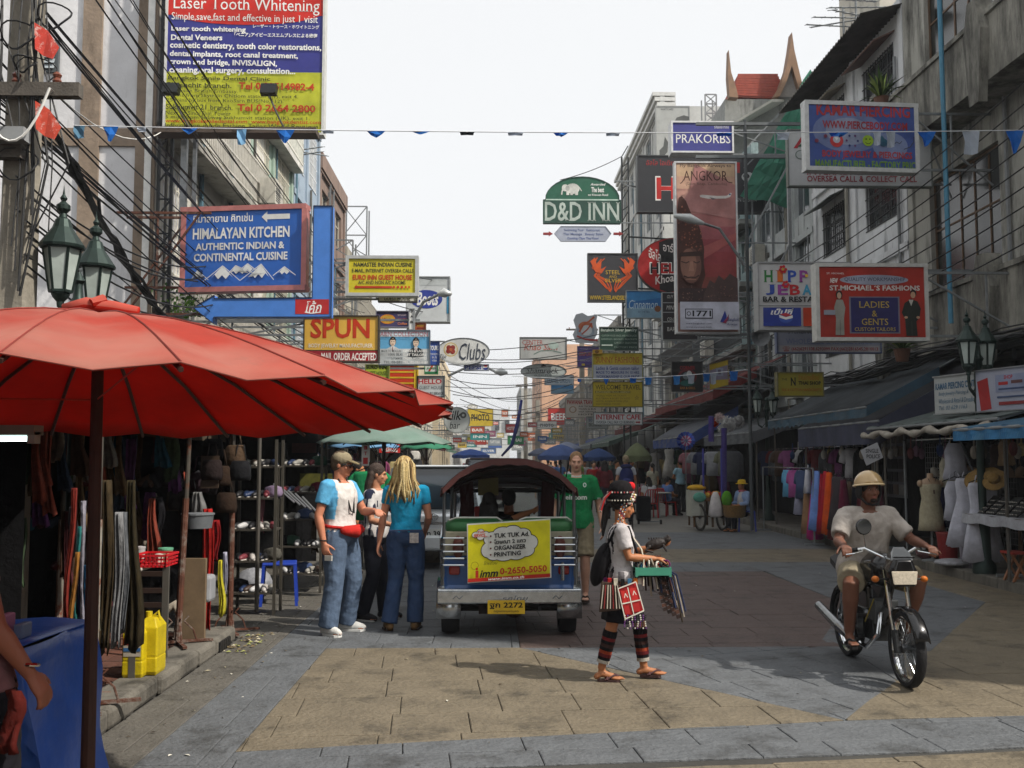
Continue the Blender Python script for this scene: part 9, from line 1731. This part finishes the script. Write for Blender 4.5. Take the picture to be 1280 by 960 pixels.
for (px,py,w,h,col,Y,l) in ((262,590,22,40,'#3a2c20',10.0,'brown printed poster of a figure in the stall shadow'),(300,590,26,18,'#24262c',10.2,'dark poster in the shoe stall shadow'),(395,600,40,16,'#5c5a20',15.5,'dull yellow banner deep behind the man in the cap'),(380,560,30,12,'#4a1c1c',15.8,'dark red shop banner deep in the left row')): a = P(px,py,Y); s = Y/FPX; m = MB(); m.box((a.x-w*s/2,Y,a.z-h*s/2),(a.x+w*s/2,Y+.02,a.z+h*s/2),mt(col,.6,0,.6,9)); tag(m.build('poster',None,None),l,'poster')
garment('shirt','#1f7a4c',P(462,590,12.6).x,12.6,P(0,589,12.6).z,0,'green souvenir tee hanging behind the man in the cap',None,.95)
sign('small white and red souvenir sign behind the cap',(452,556,462,582),12.9,'#b9b4b0',[('t','I',455,562,459,557.5,'B','#a82c2c'),('t','T',455,569,459,564.5,'B','#a82c2c'),('r',454,572,460,580,'#a82c2c')],frame=None,thick=.02)
# goods deep in the right row: small hanging shapes so that the far shops read as crowded
for side,x,ya,yb,n in ((1,7.2,33,60,40),(-1,-4.2,18,60,50)):
 for k in range(n):
  y = ya+(yb-ya)*((k+.5)/n)**1.2; c = random.choice(['#17171a','#2c2c30','#8c8a88','#5c2c2c','#2c3c5c','#b4b2ac','#6c5c44','#7c3a5c','#2c4a3c','#a89a6c'])
  garment(random.choice(['shirt','dress','top','jacket']),c,x+side*random.uniform(-.3,.8),y,random.uniform(1.6,2.3),random.uniform(-40,40),'%s garment hanging in the crowded %s row of far stalls' % ({'#17171a': 'black','#2c2c30': 'charcoal','#8c8a88': 'grey','#5c2c2c': 'maroon','#2c3c5c': 'navy','#b4b2ac': 'white','#6c5c44': 'brown','#7c3a5c': 'plum','#2c4a3c': 'dark green','#a89a6c': 'khaki'}[c],'right' if side > 0 else 'left'),'garments in the far %s stalls' % ('right' if side > 0 else 'left'),1.1)
cn_ = {'#3c2a20': 'brown','#1d1c20': 'black','#5c4a34': 'tan','#4a2428': 'maroon','#2c3a4c': 'slate','#6c6a64': 'grey','#7c3a2c': 'rust','#3a4a34': 'olive','#8c8478': 'sand','#54305c': 'violet','#1f4a5c': 'teal'}
for k in range(46):
 c = random.choice(list(cn_)); Y = 6.75+3.4*((k*7) % 46)/46; x = -3.1-.5*random.random(); px = VPX+x/Y*FPX; z0 = random.uniform(1.9,2.1) if k % 3 else random.uniform(1.3,1.5); L = random.uniform(.35,.8)
 hang('%s garment hanging %s in the shade of the near left stall' % (cn_[c],'high up' if z0 > 1.8 else 'low down'),px,HY-(z0-EYE)*FPX/Y,HY-(z0-L-EYE)*FPX/Y,Y,random.uniform(9,20),c,'garment','garment','garments in the near left stall')
for k in range(40):
 x = -4.6+1.6*random.random(); y = 10.55+.3*random.random()-.9*(k % 2); c = random.choice(list(cn_)); z = random.choice([.3,.7,1.1,1.5]); m = MB(); s = random.uniform(.05,.1)
 m.limb([(x,y,z),(x+s,y+.03,z+s*.7),(x+s*1.6,y,z-.02)],[s*.6,s*.7,s*.4],8,cloth(c)); tag(m.build('folded_cloth',None,None,smooth=True),'%s folded cloth stacked in the shade of the left stalls' % cn_[c],'cloth','folded goods in the left stalls')
for k in range(30):     # small goods dangling in rows under the right awnings
 y = 13.3+11*k/30; x = 7.0+.25*(k % 3); c = random.choice(['#8c8478','#b4b0a8','#5c2c2c','#2c3a5c','#a08a54','#7c5a6c']); m = MB(); z = 2.15-.04*(k % 2); m.tube([(x,y,z),(x,y+.02,z-.2)],.012,5,cloth(c)); m.ell((x,y+.02,z-.28),(.06,0,0),(0,.05,0),(0,0,.1),cloth(c),8,6); tag(m.build('hanging_trinket',None,None),'small cloth trinket dangling under the right stall roofs','trinket','trinkets under the right stall roofs')
cols_ = {'red': '#b03028','white': '#c4c4be','yellow': '#c4a82c','green': '#2c7a4c','blue': '#2f5aa0','orange': '#c0602c','pink': '#b8648c','grey': '#8c9294','teal': '#2f8a8a'}
pls_ = {'among the left houses': (-5.2,-2.6),'over the far road': (-2.4,3.0),'along the far right fronts': (3.4,7.6)}; wds_ = ['OPEN','VISA','INN','BEER','PHOTO','THAI','NET','SILK']; i_ = 0
for pn_,(xa,xb) in pls_.items():
 for cn2,c in cols_.items():
  i_ += 1; Y = random.uniform(75,165); x = random.uniform(xa,xb); z = random.uniform(2.6,5.6); w = random.uniform(1.0,2.2); h = w*random.uniform(.35,.8); px = VPX+x/Y*FPX; py = HY-(z-EYE)/Y*FPX; k = FPX/Y
  wd2 = wds_[i_ % 8]; sign('tiny far %s sign reading %s %s' % (cn2,wd2.lower(),pn_),(px,py-h*k,px+w*k,py),Y,c,[('t',wd2,px+w*k*.15,py-h*k*.3,px+w*k*.85,py-h*k*.7,'B',K_ if cn2 in ('white','yellow') else W_)],frame=('#6c6e70',.4),side=(FL if x < 0 else FR))
hz_ = MB(); hz_.box((-95,-62,-1.5),(95,525,27)); hm = bpy.data.materials.new('haze'); hm.use_nodes = True; hn = hm.node_tree; hn.nodes.remove(hn.nodes['Principled BSDF'])
pv_ = hn.nodes.new('ShaderNodeVolumePrincipled'); pv_.inputs['Color'].default_value = (.92,.95,1,1); pv_.inputs['Density'].default_value = .0009; pv_.inputs['Anisotropy'].default_value = .2
hn.links.new(pv_.outputs[0],hn.nodes['Material Output'].inputs['Volume']); tag(hz_.build('haze',hm),'thin pale haze filling the whole street','haze',kind='stuff')
bpy.data.scenes.remove(TMP)
